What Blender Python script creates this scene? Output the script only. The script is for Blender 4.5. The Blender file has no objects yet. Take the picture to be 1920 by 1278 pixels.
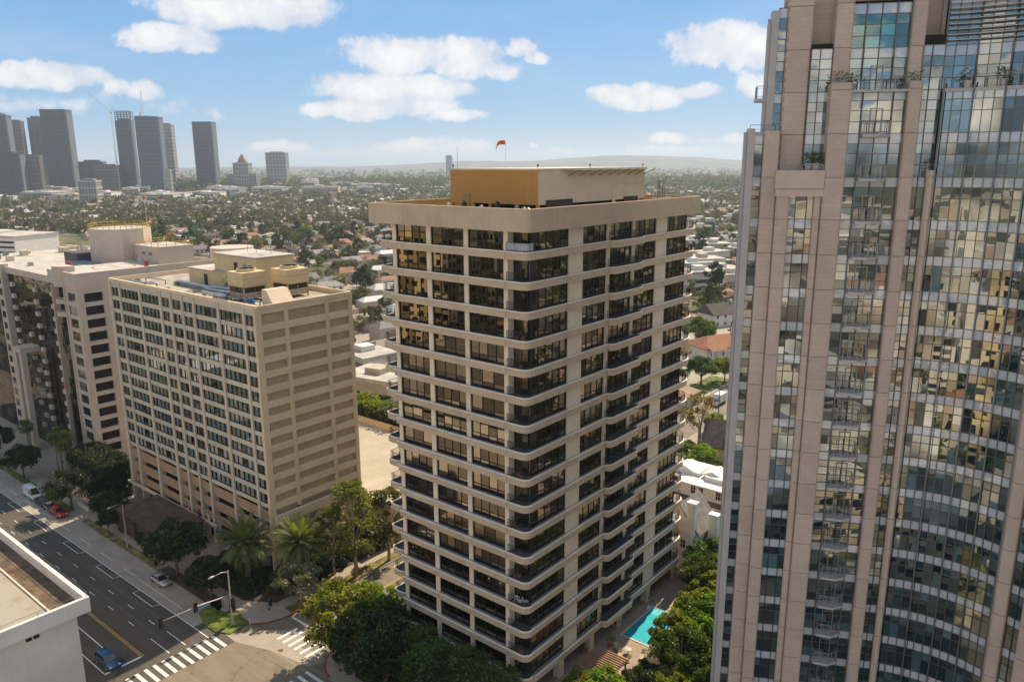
import bpy, bmesh, math, random
import numpy as np
from mathutils import Matrix, Vector
R = math.radians
rng = random.Random(7)
nr = np.random.RandomState(11)
SC = bpy.context.scene
COL = SC.collection

# ------------------------------------------------------------------ camera
FPX, PITCH, ROLL, YAW, HC = 1450.0, R(13.0), R(-0.23), R(39.15), 70.0
_F = Vector((-math.sin(YAW)*math.cos(PITCH), math.cos(YAW)*math.cos(PITCH), -math.sin(PITCH)))
_R = Vector((math.cos(YAW), math.sin(YAW), 0)); _U = _R.cross(_F)
CR = _R*math.cos(ROLL) + _U*math.sin(ROLL); CU = -_R*math.sin(ROLL) + _U*math.cos(ROLL); CF = _F
cam_d = bpy.data.cameras.new('camera'); cam = bpy.data.objects.new('camera', cam_d); COL.objects.link(cam)
cam_d.sensor_width = 36; cam_d.lens = 36*FPX/1920; cam_d.clip_start = .5; cam_d.clip_end = 60000
m = Matrix((CR, CU, -CF)).transposed().to_4x4(); m.translation = (0, 0, HC); cam.matrix_world = m
SC.camera = cam

# ------------------------------------------------------------------ light, sky, exposure
SUN_AZ, SUN_EL = R(-7), R(46)          # azimuth measured from +Y towards +X
sd = Vector((math.sin(SUN_AZ)*math.cos(SUN_EL), math.cos(SUN_AZ)*math.cos(SUN_EL), math.sin(SUN_EL)))
sun_d = bpy.data.lights.new('sun', 'SUN'); sun_d.energy = 5.0; sun_d.angle = R(.53); sun_d.color = (1, .84, .60)
sun = bpy.data.objects.new('sun', sun_d); COL.objects.link(sun); sun.rotation_euler = sd.to_track_quat('Z', 'Y').to_euler(); sun.location = (0, 200, 300)
SC.view_settings.view_transform = 'Standard'; SC.view_settings.look = 'None'
SC.view_settings.exposure = 0.52; SC.view_settings.gamma = 1; SC.view_settings.use_curve_mapping = False
cy = SC.cycles
SC.render.engine = 'CYCLES'
cy.max_bounces = 7; cy.diffuse_bounces = 3; cy.glossy_bounces = 3; cy.transmission_bounces = 4; cy.transparent_max_bounces = 12; cy.volume_bounces = 0
cy.caustics_reflective = False; cy.caustics_refractive = False; cy.use_denoising = True; cy.sample_clamp_indirect = 6
cy.volume_step_rate = 4; cy.volume_max_steps = 64

def pray(u, v): return CF + CR*((u-960)/FPX) + CU*((639-v)/FPX)
def G(u, v, z=0.):
    d = pray(u, v); t = (z-HC)/d.z; return Vector((d.x*t, d.y*t, z))
def onY(u, v, y):
    d = pray(u, v); t = y/d.y; return Vector((d.x*t, y, HC+d.z*t))
def onX(u, v, x):
    d = pray(u, v); t = x/d.x; return Vector((x, d.y*t, HC+d.z*t))
def PJ(x, y, z):
    p = Vector((x, y, z-HC)); k = p.dot(CF)
    if k < 1: return (-9999, -9999)
    return 960+FPX*p.dot(CR)/k, 639-FPX*p.dot(CU)/k

class NT:
    """small helper to write node graphs"""
    def __init__(s, nt): s.nt = nt
    def n(s, t, **k):
        nd = s.nt.nodes.new(t)
        for a, b in k.items():
            if a == 'i':
                for q, val in b.items(): s.set(nd, q, val)
            else: setattr(nd, a, b)
        return nd
    def set(s, nd, q, val):
        if isinstance(val, bpy.types.NodeSocket): s.nt.links.new(val, nd.inputs[q])
        else: nd.inputs[q].default_value = val
    def m(s, op, a, b=None, c=None, clamp=False):
        nd = s.nt.nodes.new('ShaderNodeMath'); nd.operation = op; nd.use_clamp = clamp
        for q, val in enumerate((a, b, c)):
            if val is not None: s.set(nd, q, val)
        return nd.outputs[0]
    def vm(s, op, a, b=None):
        nd = s.nt.nodes.new('ShaderNodeVectorMath'); nd.operation = op
        s.set(nd, 0, a)
        if b is not None: s.set(nd, 1, b)
        return nd.outputs['Value'] if op in ('LENGTH', 'DOT_PRODUCT') else nd.outputs[0]
    def mix(s, f, a, b, mode='MIX'):
        nd = s.nt.nodes.new('ShaderNodeMix'); nd.data_type = 'RGBA'; nd.blend_type = mode
        s.set(nd, 0, f); s.set(nd, 6, a); s.set(nd, 7, b); return nd.outputs[2]
    def ss(s, v, lo, hi, a=0., b=1.):
        nd = s.n('ShaderNodeMapRange', interpolation_type='SMOOTHSTEP'); s.set(nd, 0, v)
        for q, val in zip((1, 2, 3, 4), (lo, hi, a, b)): nd.inputs[q].default_value = val
        return nd.outputs[0]
    def noise(s, vec, scale, detail=3, rough=.55, dim='3D'):
        nd = s.n('ShaderNodeTexNoise', noise_dimensions=dim); s.set(nd, 'Vector', vec)
        nd.inputs['Scale'].default_value = scale; nd.inputs['Detail'].default_value = detail; nd.inputs['Roughness'].default_value = rough
        return nd.outputs['Fac'], nd.outputs['Color']

def c4(c): return (c[0], c[1], c[2], 1)
world = bpy.data.worlds.new('World'); SC.world = world; world.use_nodes = True
wt = world.node_tree; wt.nodes.clear(); W = NT(wt)
sky = W.n('ShaderNodeTexSky', sky_type='NISHITA', sun_disc=False, sun_elevation=SUN_EL, sun_rotation=SUN_AZ, altitude=80, air_density=1.0, dust_density=.7, ozone_density=1.6)
dirv = W.n('ShaderNodeTexCoord').outputs['Generated']
hR = (math.cos(YAW), math.sin(YAW), 0); hF = (-math.sin(YAW), math.cos(YAW), 0)
az = W.m('ARCTAN2', W.vm('DOT_PRODUCT', dirv, hR), W.vm('DOT_PRODUCT', dirv, hF))
el = W.m('ARCSINE', W.vm('DOT_PRODUCT', dirv, (0, 0, 1)))
comb = W.n('ShaderNodeCombineXYZ'); W.set(comb, 0, az); W.set(comb, 1, el)
n1, n1c = W.noise(comb.outputs[0], 9, 7, .62)
n2, n2c = W.noise(comb.outputs[0], 30, 5, .6)
wob = W.vm('MULTIPLY', W.vm('SUBTRACT', n2c, (.5, .5, .5)), (.05, .022, 0))
pos = W.vm('ADD', comb.outputs[0], wob)
# cumulus banks: (pixel centre, half width, half height, weight)
BANKS = [(430, 8, 200, 46, 1), (300, 70, 100, 28, 1), (360, 88, 50, 16, .8), (80, 140, 100, 24, 1), (30, 195, 150, 22, .26), (150, 190, 90, 16, .2), (262, 170, 44, 22, .75), (330, 206, 90, 20, .26), (400, 215, 60, 16, .26),
 (760, 100, 130, 42, 1), (870, 108, 90, 46, 1), (930, 132, 70, 22, .6), (690, 165, 140, 34, 1), (820, 165, 100, 26, .9), (670, 205, 130, 22, .95), (800, 195, 90, 20, .7), (975, 92, 38, 22, .9), (1003, 110, 34, 14, .8), (868, 215, 75, 15, .7),
 (1390, 85, 165, 46, 1), (1330, 105, 90, 24, .9), (1210, 180, 120, 28, 1), (1300, 172, 80, 18, .8), (1430, 160, 90, 26, .8), (1265, 257, 42, 14, .85),
 (810, 276, 140, 20, .85), (700, 290, 220, 14, .6), (520, 276, 70, 12, .7), (1050, 284, 60, 12, .75), (1000, 271, 18, 8, .8), (1140, 290, 140, 10, .7), (1260, 284, 120, 11, .8), (1375, 262, 70, 14, .8), (1540, 60, 120, 40, .8), (1700, 150, 140, 40, .8), (1850, 60, 130, 40, .9), (110, 290, 200, 12, .5)]
fld = None
for u, v, hw, hh, wgt in BANKS:
    d = pray(u, v).normalized(); a0 = math.atan2(d.dot(Vector(hR)), d.dot(Vector(hF))); e0 = math.asin(d.z)
    q = W.vm('MULTIPLY', W.vm('SUBTRACT', pos, (a0, e0, 0)), (FPX/hw*.95, FPX/hh*.95, 0))
    g = W.m('MULTIPLY', W.m('SUBTRACT', 1.0, W.vm('LENGTH', q)), wgt)
    fld = g if fld is None else W.m('SMOOTH_MAX', fld, g, .12)
# unseen banks added outside the camera's sector, thickened to fill the shade
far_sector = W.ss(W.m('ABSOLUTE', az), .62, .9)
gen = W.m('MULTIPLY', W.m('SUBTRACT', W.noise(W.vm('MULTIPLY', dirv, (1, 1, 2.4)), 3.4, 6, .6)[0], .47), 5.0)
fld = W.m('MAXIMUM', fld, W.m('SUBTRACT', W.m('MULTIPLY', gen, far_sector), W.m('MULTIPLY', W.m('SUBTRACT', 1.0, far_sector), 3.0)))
dens = W.m('ADD', fld, W.m('MULTIPLY', W.m('SUBTRACT', n1, .5), 1.5))
dens = W.m('ADD', dens, W.m('MULTIPLY', W.m('SUBTRACT', n2, .5), .55))
mask = W.ss(dens, .11, .40)
mask = W.m('MULTIPLY', mask, W.ss(el, .0, .02))
body = W.ss(W.m('ADD', dens, W.m('MULTIPLY', W.m('SUBTRACT', n2, .5), .9)), .15, .95)
front = W.ss(W.vm('DOT_PRODUCT', dirv, tuple(sd)), .3, -.5)          # unseen clouds opposite the sun, brightened and warmed to fill shaded walls
up, _u = W.noise(W.vm('ADD', comb.outputs[0], (.006, .016, 0)), 9, 7, .62)      # density towards the light, for lit tops and grey bases
lit = W.ss(W.m('SUBTRACT', n1, up), -.10, .10)
body = W.m('ADD', W.m('MULTIPLY', body, .55), W.m('MULTIPLY', lit, .45))
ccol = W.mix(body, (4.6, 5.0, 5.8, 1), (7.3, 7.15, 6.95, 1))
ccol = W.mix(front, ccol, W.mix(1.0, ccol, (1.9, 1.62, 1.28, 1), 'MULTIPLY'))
wisp = W.m('MULTIPLY', W.ss(W.noise(W.vm('MULTIPLY', comb.outputs[0], (4, 14, 1)), 1.0, 5, .6)[0], .42, .8), .22)
wisp = W.m('MULTIPLY', wisp, W.ss(el, .02, .08))
grad = W.mix(W.ss(el, .0, .07), (3.6, 4.7, 5.8, 1), (2.1, 4.0, 6.1, 1)); grad = W.mix(W.ss(el, .04, .24), grad, (1.2, 3.0, 6.0, 1)); grad = W.mix(W.ss(el, .15, .9), grad, (1.0, 2.3, 4.4, 1))
base = W.mix(.85, W.mix(1.0, sky.outputs[0], (.6, .6, .6, 1), 'MULTIPLY'), grad)
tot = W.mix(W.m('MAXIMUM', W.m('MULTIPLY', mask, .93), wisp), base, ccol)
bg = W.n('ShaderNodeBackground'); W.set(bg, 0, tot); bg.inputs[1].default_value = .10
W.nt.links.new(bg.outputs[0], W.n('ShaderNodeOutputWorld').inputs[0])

# ------------------------------------------------------------------ object helpers
def tag(o, label=None, cat=None, group=None, kind=None):
    if label: o['label'] = label
    if cat: o['category'] = cat
    if group: o['group'] = group
    if kind: o['kind'] = kind
    return o
def thing(name, label, cat, loc=(0, 0, 0), rz=0, group=None):
    o = bpy.data.objects.new(name, None); COL.objects.link(o); o.empty_display_size = .5
    o.location = loc; o.rotation_euler = (0, 0, rz)
    return tag(o, label, cat, group)
def link(name, me, parent=None, loc=(0, 0, 0), rot=(0, 0, 0), scale=(1, 1, 1)):
    o = bpy.data.objects.new(name, me); COL.objects.link(o); o.location = loc; o.rotation_euler = rot; o.scale = scale
    if parent is not None: o.parent = parent
    return o
def copy_tree(o, parent=None):
    c = o.copy(); COL.objects.link(c)
    if parent is not None: c.parent = parent
    for ch in o.children: copy_tree(ch, c)
    return c

class MB:
    """collects faces; mats = list of materials, built as one mesh relative to origin o"""
    def __init__(s, o=(0, 0, 0)): s.v = []; s.f = []; s.k = []; s.o = Vector(o); s.sm = []
    def quad(s, pts, k=0, smooth=False):
        n = len(s.v); s.v += [tuple(p) for p in pts]; s.f.append(tuple(range(n, n+len(pts)))); s.k.append(k); s.sm.append(smooth); return s
    def faces(s, pts, fs, k=0, smooth=False):
        n = len(s.v); s.v += [tuple(p) for p in pts]
        for f in fs: s.f.append(tuple(n+i for i in f)); s.k.append(k); s.sm.append(smooth)
        return s
    def box(s, x0, x1, y0, y1, z0, z1, k=0):
        p = [(x0, y0, z0), (x1, y0, z0), (x1, y1, z0), (x0, y1, z0), (x0, y0, z1), (x1, y0, z1), (x1, y1, z1), (x0, y1, z1)]
        return s.faces(p, [(3, 2, 1, 0), (4, 5, 6, 7), (0, 1, 5, 4), (1, 2, 6, 5), (2, 3, 7, 6), (3, 0, 4, 7)], k)
    def prism(s, poly, z0, z1, k=0, ktop=None, bottom=True):
        n = len(poly); p = [(a, b, z0) for a, b in poly] + [(a, b, z1) for a, b in poly]
        ar = sum(poly[i][0]*poly[(i+1) % n][1]-poly[(i+1) % n][0]*poly[i][1] for i in range(n))
        rev = (lambda f: f) if ar > 0 else (lambda f: tuple(reversed(f)))
        s.faces(p, [rev((i, (i+1) % n, n+(i+1) % n, n+i)) for i in range(n)], k)
        s.quad([p[n+i] for i in range(n)] if ar > 0 else [p[n+i] for i in reversed(range(n))], k if ktop is None else ktop)
        if bottom: s.quad([p[i] for i in reversed(range(n))] if ar > 0 else [p[i] for i in range(n)], k)
        return s
    def cyl(s, x, y, z0, z1, r0, r1=None, n=12, k=0, cap=True):
        r1 = r0 if r1 is None else r1
        p = [(x+r0*math.cos(2*math.pi*i/n), y+r0*math.sin(2*math.pi*i/n), z0) for i in range(n)] + [(x+r1*math.cos(2*math.pi*i/n), y+r1*math.sin(2*math.pi*i/n), z1) for i in range(n)]
        s.faces(p, [(i, (i+1) % n, n+(i+1) % n, n+i) for i in range(n)], k, True)
        if cap: s.quad(p[n:], k); s.quad(list(reversed(p[:n])), k)
        return s
    def tube(s, pts, r, n=6, k=0, r1=None):
        pts = [Vector(p) for p in pts]; rings = []
        for i, p in enumerate(pts):
            d = (pts[min(i+1, len(pts)-1)]-pts[max(i-1, 0)]).normalized()
            a = d.orthogonal().normalized() if abs(d.z) > .95 else d.cross(Vector((0, 0, 1))).normalized(); b = a.cross(d)
            rr = r if r1 is None else r+(r1-r)*i/max(1, len(pts)-1)
            rings.append([p+(a*math.cos(2*math.pi*j/n)+b*math.sin(2*math.pi*j/n))*rr for j in range(n)])
        q = [x for ring in rings for x in ring]; fs = []
        for i in range(len(pts)-1):
            for j in range(n): fs.append((i*n+j, (i+1)*n+j, (i+1)*n+(j+1) % n, i*n+(j+1) % n))
        fs += [tuple(range(n)), tuple(range((len(pts)-1)*n+n-1, (len(pts)-1)*n-1, -1))]
        return s.faces(q, fs, k, n > 5)
    def mesh(s, name, mats):
        me = bpy.data.meshes.new(name); o = s.o
        me.from_pydata([(a-o.x, b-o.y, c-o.z) for a, b, c in s.v], [], s.f)
        for mt in (mats if isinstance(mats, (list, tuple)) else [mats]): me.materials.append(mt)
        me.polygons.foreach_set('material_index', s.k); me.polygons.foreach_set('use_smooth', s.sm); me.update(); return me
    def build(s, name, mats, parent=None, **k): return link(name, s.mesh(name, mats), parent, **k)

def npmesh(name, V, F, mats, kidx=None):
    """fast mesh from numpy arrays; F is (n,4) or (n,3)"""
    me = bpy.data.meshes.new(name); n, c = F.shape
    me.vertices.add(len(V)); me.vertices.foreach_set('co', np.asarray(V, np.float32).ravel())
    me.loops.add(n*c); me.loops.foreach_set('vertex_index', F.astype(np.int32).ravel())
    me.polygons.add(n); me.polygons.foreach_set('loop_start', np.arange(n, dtype=np.int32)*c)
    for mt in mats: me.materials.append(mt)
    if kidx is not None: me.polygons.foreach_set('material_index', np.asarray(kidx, np.int32))
    me.update(calc_edges=True); me.validate(); return me

# ------------------------------------------------------------------ materials
MATS = {}
def mat(name, col, rough=.7, metal=0., var=.12, scale=.6, bump=0., bscale=None, spec=.3, stretch=(1, 1, 1), col2=None, rand=0., streak=0.):
    if name in MATS: return MATS[name]
    mt = bpy.data.materials.new(name); mt.use_nodes = True; nt = mt.node_tree; nt.nodes.clear(); N = NT(nt)
    b = N.n('ShaderNodeBsdfPrincipled'); out = N.n('ShaderNodeOutputMaterial'); nt.links.new(b.outputs[0], out.inputs[0])
    b.inputs['Roughness'].default_value = rough; b.inputs['Metallic'].default_value = metal; b.inputs['Specular IOR Level'].default_value = spec
    tc = N.n('ShaderNodeTexCoord').outputs['Object']; vec = N.vm('MULTIPLY', tc, stretch)
    f, _ = N.noise(vec, scale, 5, .6)
    lo = tuple(x*(1-var*1.3) for x in col); hi = tuple(min(1, x*(1+var)) for x in (col2 or col))
    c = N.mix(N.ss(f, .3, .7), c4(lo), c4(hi))
    if streak:
        g, _ = N.noise(N.vm('MULTIPLY', tc, (2.2, 2.2, .12)), 1.3, 4, .6)
        c = N.mix(N.m('MULTIPLY', N.ss(g, .5, .8), streak), c, c4(tuple(x*.55 for x in col)))
    if rand:
        oi = N.n('ShaderNodeObjectInfo').outputs['Random']
        hs = N.n('ShaderNodeHueSaturation'); N.set(hs, 'Color', c); N.set(hs, 'Value', N.m('ADD', N.m('MULTIPLY', oi, rand*2), 1-rand)); c = hs.outputs[0]
    N.set(b, 'Base Color', c)
    if bump:
        h, _ = N.noise(vec, bscale or scale*8, 4, .6); bp = N.n('ShaderNodeBump'); N.set(bp, 'Height', h); bp.inputs['Strength'].default_value = bump; bp.inputs['Distance'].default_value = .05
        nt.links.new(bp.outputs[0], b.inputs['Normal'])
    MATS[name] = mt; return mt
def newmat(name):
    mt = bpy.data.materials.new(name); mt.use_nodes = True; mt.node_tree.nodes.clear(); MATS[name] = mt; return mt, NT(mt.node_tree)

def glass_mat(name, tint, refl, base=.10, wob=.02, wscale=.8, rcol=(1, 1, 1)):
    """thin architectural glass: clear tinted film plus mirror reflection"""
    mt, N = newmat(name); out = N.n('ShaderNodeOutputMaterial')
    tc = N.n('ShaderNodeTexCoord').outputs['Object']; geo = N.n('ShaderNodeNewGeometry').outputs['Position']
    h, _ = N.noise(geo, wscale, 2, .5); bp = N.n('ShaderNodeBump'); N.set(bp, 'Height', h); bp.inputs['Strength'].default_value = 1; bp.inputs['Distance'].default_value = wob
    fr = N.n('ShaderNodeFresnel'); fr.inputs[0].default_value = 1.5; N.nt.links.new(bp.outputs[0], fr.inputs[1])
    rnd = N.m('FRACT', N.m('ADD', N.n('ShaderNodeNewGeometry').outputs['Random Per Island'], N.n('ShaderNodeObjectInfo').outputs['Random']))
    fac = N.m('ADD', N.m('ADD', base*.35, N.m('MULTIPLY', N.m('POWER', rnd, 2.5), base*2.6)), N.m('MULTIPLY', fr.outputs[0], refl), clamp=True)
    tr = N.n('ShaderNodeBsdfTransparent'); tr.inputs[0].default_value = c4(tint)
    gl = N.n('ShaderNodeBsdfGlossy'); gl.inputs['Roughness'].default_value = .01; gl.inputs[0].default_value = c4(rcol); N.nt.links.new(bp.outputs[0], gl.inputs['Normal'])
    mx = N.n('ShaderNodeMixShader'); N.set(mx, 0, fac); N.nt.links.new(tr.outputs[0], mx.inputs[1]); N.nt.links.new(gl.outputs[0], mx.inputs[2])
    N.nt.links.new(mx.outputs[0], out.inputs[0]); return mt
def mirror_mat(name, col, dark, wob, wscale, fac=.55, spread=.35, flat=False):
    """coated curtain-wall glass: mirror film over a dark room, panes differ a little"""
    mt, N = newmat(name); out = N.n('ShaderNodeOutputMaterial')
    geo = N.n('ShaderNodeNewGeometry'); h, _ = N.noise(geo.outputs['Position'], wscale, 2, .45); bp = N.n('ShaderNodeBump'); N.set(bp, 'Height', h); bp.inputs['Strength'].default_value = 1; bp.inputs['Distance'].default_value = wob
    rnd = N.m('FRACT', N.m('ADD', geo.outputs['Random Per Island'], N.n('ShaderNodeObjectInfo').outputs['Random']))
    df = N.n('ShaderNodeBsdfDiffuse'); N.set(df, 0, N.mix(N.ss(rnd, .55, 1.), c4(dark), c4(tuple(x*.9 if flat else x*4+.02 for x in dark))))
    gl = N.n('ShaderNodeBsdfGlossy'); gl.inputs['Roughness'].default_value = .008; gl.inputs[0].default_value = c4(col); N.nt.links.new(bp.outputs[0], gl.inputs['Normal'])
    fr = N.n('ShaderNodeFresnel'); fr.inputs[0].default_value = 1.5
    zone = N.ss(N.noise(geo.outputs['Position'], .16, 2, .5)[0], .36, .62); amt = N.m('ADD', N.m('MULTIPLY', zone, .65), N.m('MULTIPLY', rnd, .35))
    mx = N.n('ShaderNodeMixShader'); N.set(mx, 0, N.m('ADD', N.m('ADD', fac-spread/2, N.m('MULTIPLY', amt, spread)), N.m('MULTIPLY', fr.outputs[0], .4), clamp=True))
    N.nt.links.new(df.outputs[0], mx.inputs[1]); N.nt.links.new(gl.outputs[0], mx.inputs[2]); N.nt.links.new(mx.outputs[0], out.inputs[0]); return mt
def leaf_mat(name, c1, c2, trans=.45, tcol=None, scale=.25):
    mt, N = newmat(name); out = N.n('ShaderNodeOutputMaterial')
    geo = N.n('ShaderNodeNewGeometry'); oi = N.n('ShaderNodeObjectInfo').outputs['Random']
    f, _ = N.noise(geo.outputs['Position'], scale, 3, .6)
    t = N.m('ADD', N.m('MULTIPLY', N.ss(f, .3, .7), .6), N.m('MULTIPLY', geo.outputs['Random Per Island'], .4))
    c = N.mix(t, c4(c1), c4(c2))
    hs = N.n('ShaderNodeHueSaturation'); N.set(hs, 'Color', c); N.set(hs, 'Value', N.m('ADD', N.m('MULTIPLY', oi, .5), .75)); N.set(hs, 'Hue', N.m('ADD', N.m('MULTIPLY', oi, .05), .475))
    df = N.n('ShaderNodeBsdfDiffuse'); N.set(df, 0, hs.outputs[0])
    tl = N.n('ShaderNodeBsdfTranslucent'); N.set(tl, 0, N.mix(1.0, hs.outputs[0], c4(tcol or (1.5, 1.6, .6)), 'MULTIPLY'))
    gl = N.n('ShaderNodeBsdfGlossy'); gl.inputs['Roughness'].default_value = .5; gl.inputs[0].default_value = (.6, .6, .6, 1)
    mx = N.n('ShaderNodeMixShader'); mx.inputs[0].default_value = trans; N.nt.links.new(df.outputs[0], mx.inputs[1]); N.nt.links.new(tl.outputs[0], mx.inputs[2])
    m2 = N.n('ShaderNodeMixShader'); m2.inputs[0].default_value = .04; N.nt.links.new(mx.outputs[0], m2.inputs[1]); N.nt.links.new(gl.outputs[0], m2.inputs[2])
    N.nt.links.new(m2.outputs[0], out.inputs[0]); return mt
def attr_mat(name, rough=.8, var=.15, scale=.05):
    """colour from a vertex colour layer named col (one colour for each piece), plus fine variation"""
    mt, N = newmat(name); out = N.n('ShaderNodeOutputMaterial'); b = N.n('ShaderNodeBsdfPrincipled'); b.inputs['Roughness'].default_value = rough; b.inputs['Specular IOR Level'].default_value = .2
    a = N.n('ShaderNodeAttribute', attribute_name='col'); f, _ = N.noise(N.n('ShaderNodeNewGeometry').outputs['Position'], scale, 4, .6)
    N.set(b, 'Base Color', N.mix(1.0, a.outputs[0], N.mix(f, (1-var*2, 1-var*2, 1-var*2, 1), (1+var, 1+var, 1+var, 1)), 'MULTIPLY'))
    N.nt.links.new(b.outputs[0], out.inputs[0]); return mt

CONC = mat('tan_render', (.585, .44, .285), .85, var=.07, scale=.35, bump=.12, bscale=9, streak=.42, rand=.05)
CONC2 = mat('cream_column', (.80, .655, .46), .8, var=.06, scale=.5, bump=.1, bscale=9, streak=.3, rand=.05)
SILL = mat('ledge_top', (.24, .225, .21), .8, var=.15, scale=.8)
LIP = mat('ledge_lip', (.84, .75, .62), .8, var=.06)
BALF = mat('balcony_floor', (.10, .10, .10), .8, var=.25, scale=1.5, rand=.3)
BRONZE = mat('bronze_metal', (.035, .03, .026), .45, .3, var=.1)
RAILM = mat('dark_rail', (.03, .03, .03), .5, .4, var=.1)
ALU = mat('aluminium', (.32, .31, .285), .4, .6, var=.05)
GREYM = mat('grey_metal', (.25, .24, .22), .45, .5, var=.06)
ORANGE = mat('ochre_siding', (.42, .22, .065), .7, var=.06, scale=.5)
CREAMS = mat('cream_siding', (.64, .52, .36), .7, var=.05, scale=.5)
ROOFW = mat('pale_roof_deck', (.46, .42, .36), .9, var=.16, scale=.18, bump=.1)
ROOFG = mat('grey_roof_deck', (.36, .31, .25), .9, var=.25, scale=.3, bump=.1)
WHITE = mat('white_paint', (.72, .71, .68), .6, var=.05)
MARK = mat('road_paint', (.70, .69, .66), .7, var=.22, scale=3)
YELM = mat('yellow_paint', (.58, .33, .06), .7, var=.25, scale=3)
BLACK = mat('black_plastic', (.012, .012, .012), .4, var=0)
DARKIN = mat('dark_interior', (.02, .018, .016), .9, var=.3)
STEEL = mat('galvanised_steel', (.45, .45, .44), .4, .7, var=.06)
RUST = mat('rusty_steel', (.22, .09, .045), .8, var=.3, scale=2)
BLUE = mat('blue_enamel', (.02, .10, .32), .4, var=.1)
RED = mat('red_paint', (.5, .03, .03), .5, var=.1)
YEL = mat('yellow_rail_paint', (.62, .40, .05), .5, var=.1)
BARK = mat('bark', (.16, .115, .08), .9, var=.3, scale=2.5, bump=.5)
BARKP = mat('pale_bark', (.34, .28, .21), .9, var=.25, scale=2, bump=.4)
TERRA = mat('terracotta_tiles', (.36, .15, .08), .85, var=.25, scale=1.2, bump=.3, bscale=4, rand=.2)
SLATE = mat('dark_shingles', (.085, .07, .06), .9, var=.25, scale=1.2, bump=.3, bscale=4, rand=.2)
GREYR = mat('grey_shingles', (.24, .22, .20), .9, var=.2, scale=1.0, bump=.2, rand=.25)
STUCW = mat('white_stucco', (.66, .63, .56), .85, var=.07, scale=.6, bump=.1, rand=.1)
STUCB = mat('beige_stucco', (.50, .43, .33), .85, var=.08, scale=.6, bump=.1, rand=.15)
CARGL = mat('car_glass', (.015, .018, .02), .05, var=0, spec=.8)

# ================================================================== THE GROUND, ROADS AND PAVEMENTS
def ground_mat():
    mt, N = newmat('city_ground'); out = N.n('ShaderNodeOutputMaterial'); b = N.n('ShaderNodeBsdfPrincipled'); b.inputs['Roughness'].default_value = .95; b.inputs['Specular IOR Level'].default_value = .1
    p = N.n('ShaderNodeNewGeometry').outputs['Position']
    a, _ = N.noise(p, .012, 5, .65); q, _ = N.noise(p, .09, 5, .6); r, _ = N.noise(p, .7, 3, .6)
    c = N.mix(N.ss(q, .42, .62), (.075, .085, .035, 1), (.24, .20, .125, 1))
    c = N.mix(N.m('MULTIPLY', N.ss(a, .52, .66), .7), c, (.26, .24, .21, 1))
    c = N.mix(N.m('MULTIPLY', r, .5), c, N.mix(.5, c, (.02, .03, .01, 1)))
    N.set(b, 'Base Color', c); N.nt.links.new(b.outputs[0], out.inputs[0]); return mt
def asphalt_mat(name, c1, c2):
    mt, N = newmat(name); out = N.n('ShaderNodeOutputMaterial'); b = N.n('ShaderNodeBsdfPrincipled'); b.inputs['Roughness'].default_value = .82; b.inputs['Specular IOR Level'].default_value = .3
    p = N.n('ShaderNodeNewGeometry').outputs['Position']
    a, _ = N.noise(N.vm('MULTIPLY', p, (.05, .5, 1)), 1.0, 5, .6); q, _ = N.noise(p, .25, 5, .65); g, _ = N.noise(p, 14, 3, .7)
    c = N.mix(N.ss(a, .3, .7), c4(c1), c4(c2)); c = N.mix(N.m('MULTIPLY', N.ss(q, .5, .7), .6), c, c4(tuple(x*.55 for x in c1))); s2, _ = N.noise(N.vm('MULTIPLY', p, (.02, 1.1, 1)), 1.0, 4, .6); c = N.mix(N.m('MULTIPLY', N.ss(s2, .52, .72), .4), c, c4(tuple(x*1.7 for x in c2))); c = N.mix(N.m('MULTIPLY', g, .25), c, (.2, .19, .17, 1))
    vo = N.n('ShaderNodeTexVoronoi', feature='DISTANCE_TO_EDGE'); N.set(vo, 'Vector', N.vm('ADD', p, N.vm('MULTIPLY', N.noise(p, .5, 3)[1], (2, 2, 0)))); vo.inputs['Scale'].default_value = .11
    c = N.mix(N.ss(vo.outputs[0], .0, .006, .55, 0.), c, (.015, .014, .013, 1))
    N.set(b, 'Base Color', c); bp = N.n('ShaderNodeBump'); N.set(bp, 'Height', g); bp.inputs['Strength'].default_value = .3; bp.inputs['Distance'].default_value = .02; N.nt.links.new(bp.outputs[0], b.inputs['Normal'])
    N.nt.links.new(b.outputs[0], out.inputs[0]); return mt
def slab_mat(name, col, cell=1.5, dark=.6):
    mt, N = newmat(name); out = N.n('ShaderNodeOutputMaterial'); b = N.n('ShaderNodeBsdfPrincipled'); b.inputs['Roughness'].default_value = .88; b.inputs['Specular IOR Level'].default_value = .2
    p = N.n('ShaderNodeNewGeometry').outputs['Position']
    br = N.n('ShaderNodeTexBrick', offset=0, squash=1); N.set(br, 'Vector', p); br.inputs['Scale'].default_value = 1; br.inputs['Mortar Size'].default_value = .012; br.inputs['Brick Width'].default_value = cell; br.inputs['Row Height'].default_value = cell
    br.inputs['Color1'].default_value = c4(col); br.inputs['Color2'].default_value = c4(tuple(x*.86 for x in col)); br.inputs['Mortar'].default_value = c4(tuple(x*.45 for x in col))
    q, _ = N.noise(p, .35, 6, .65); c = N.mix(N.m('MULTIPLY', N.ss(q, .5, .75), dark), br.outputs[0], c4(tuple(x*.55 for x in col)))
    N.set(b, 'Base Color', c); N.nt.links.new(b.outputs[0], out.inputs[0]); return mt
GROUNDM = ground_mat()
ASPH = asphalt_mat('shaded_asphalt', (.060, .049, .038), (.085, .070, .053))  # same road surface, the boulevard's shade put into the darker colour
ASPH2 = asphalt_mat('sunlit_worn_asphalt', (.17, .135, .095), (.22, .175, .12))  # worn tone, with the junction's sunlight put into the paler colour
CONCR = slab_mat('concrete_lane', (.37, .32, .26), 3.2, .55)
PAVE = slab_mat('pavement_concrete', (.38, .32, .25), 1.6, .5)
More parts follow.
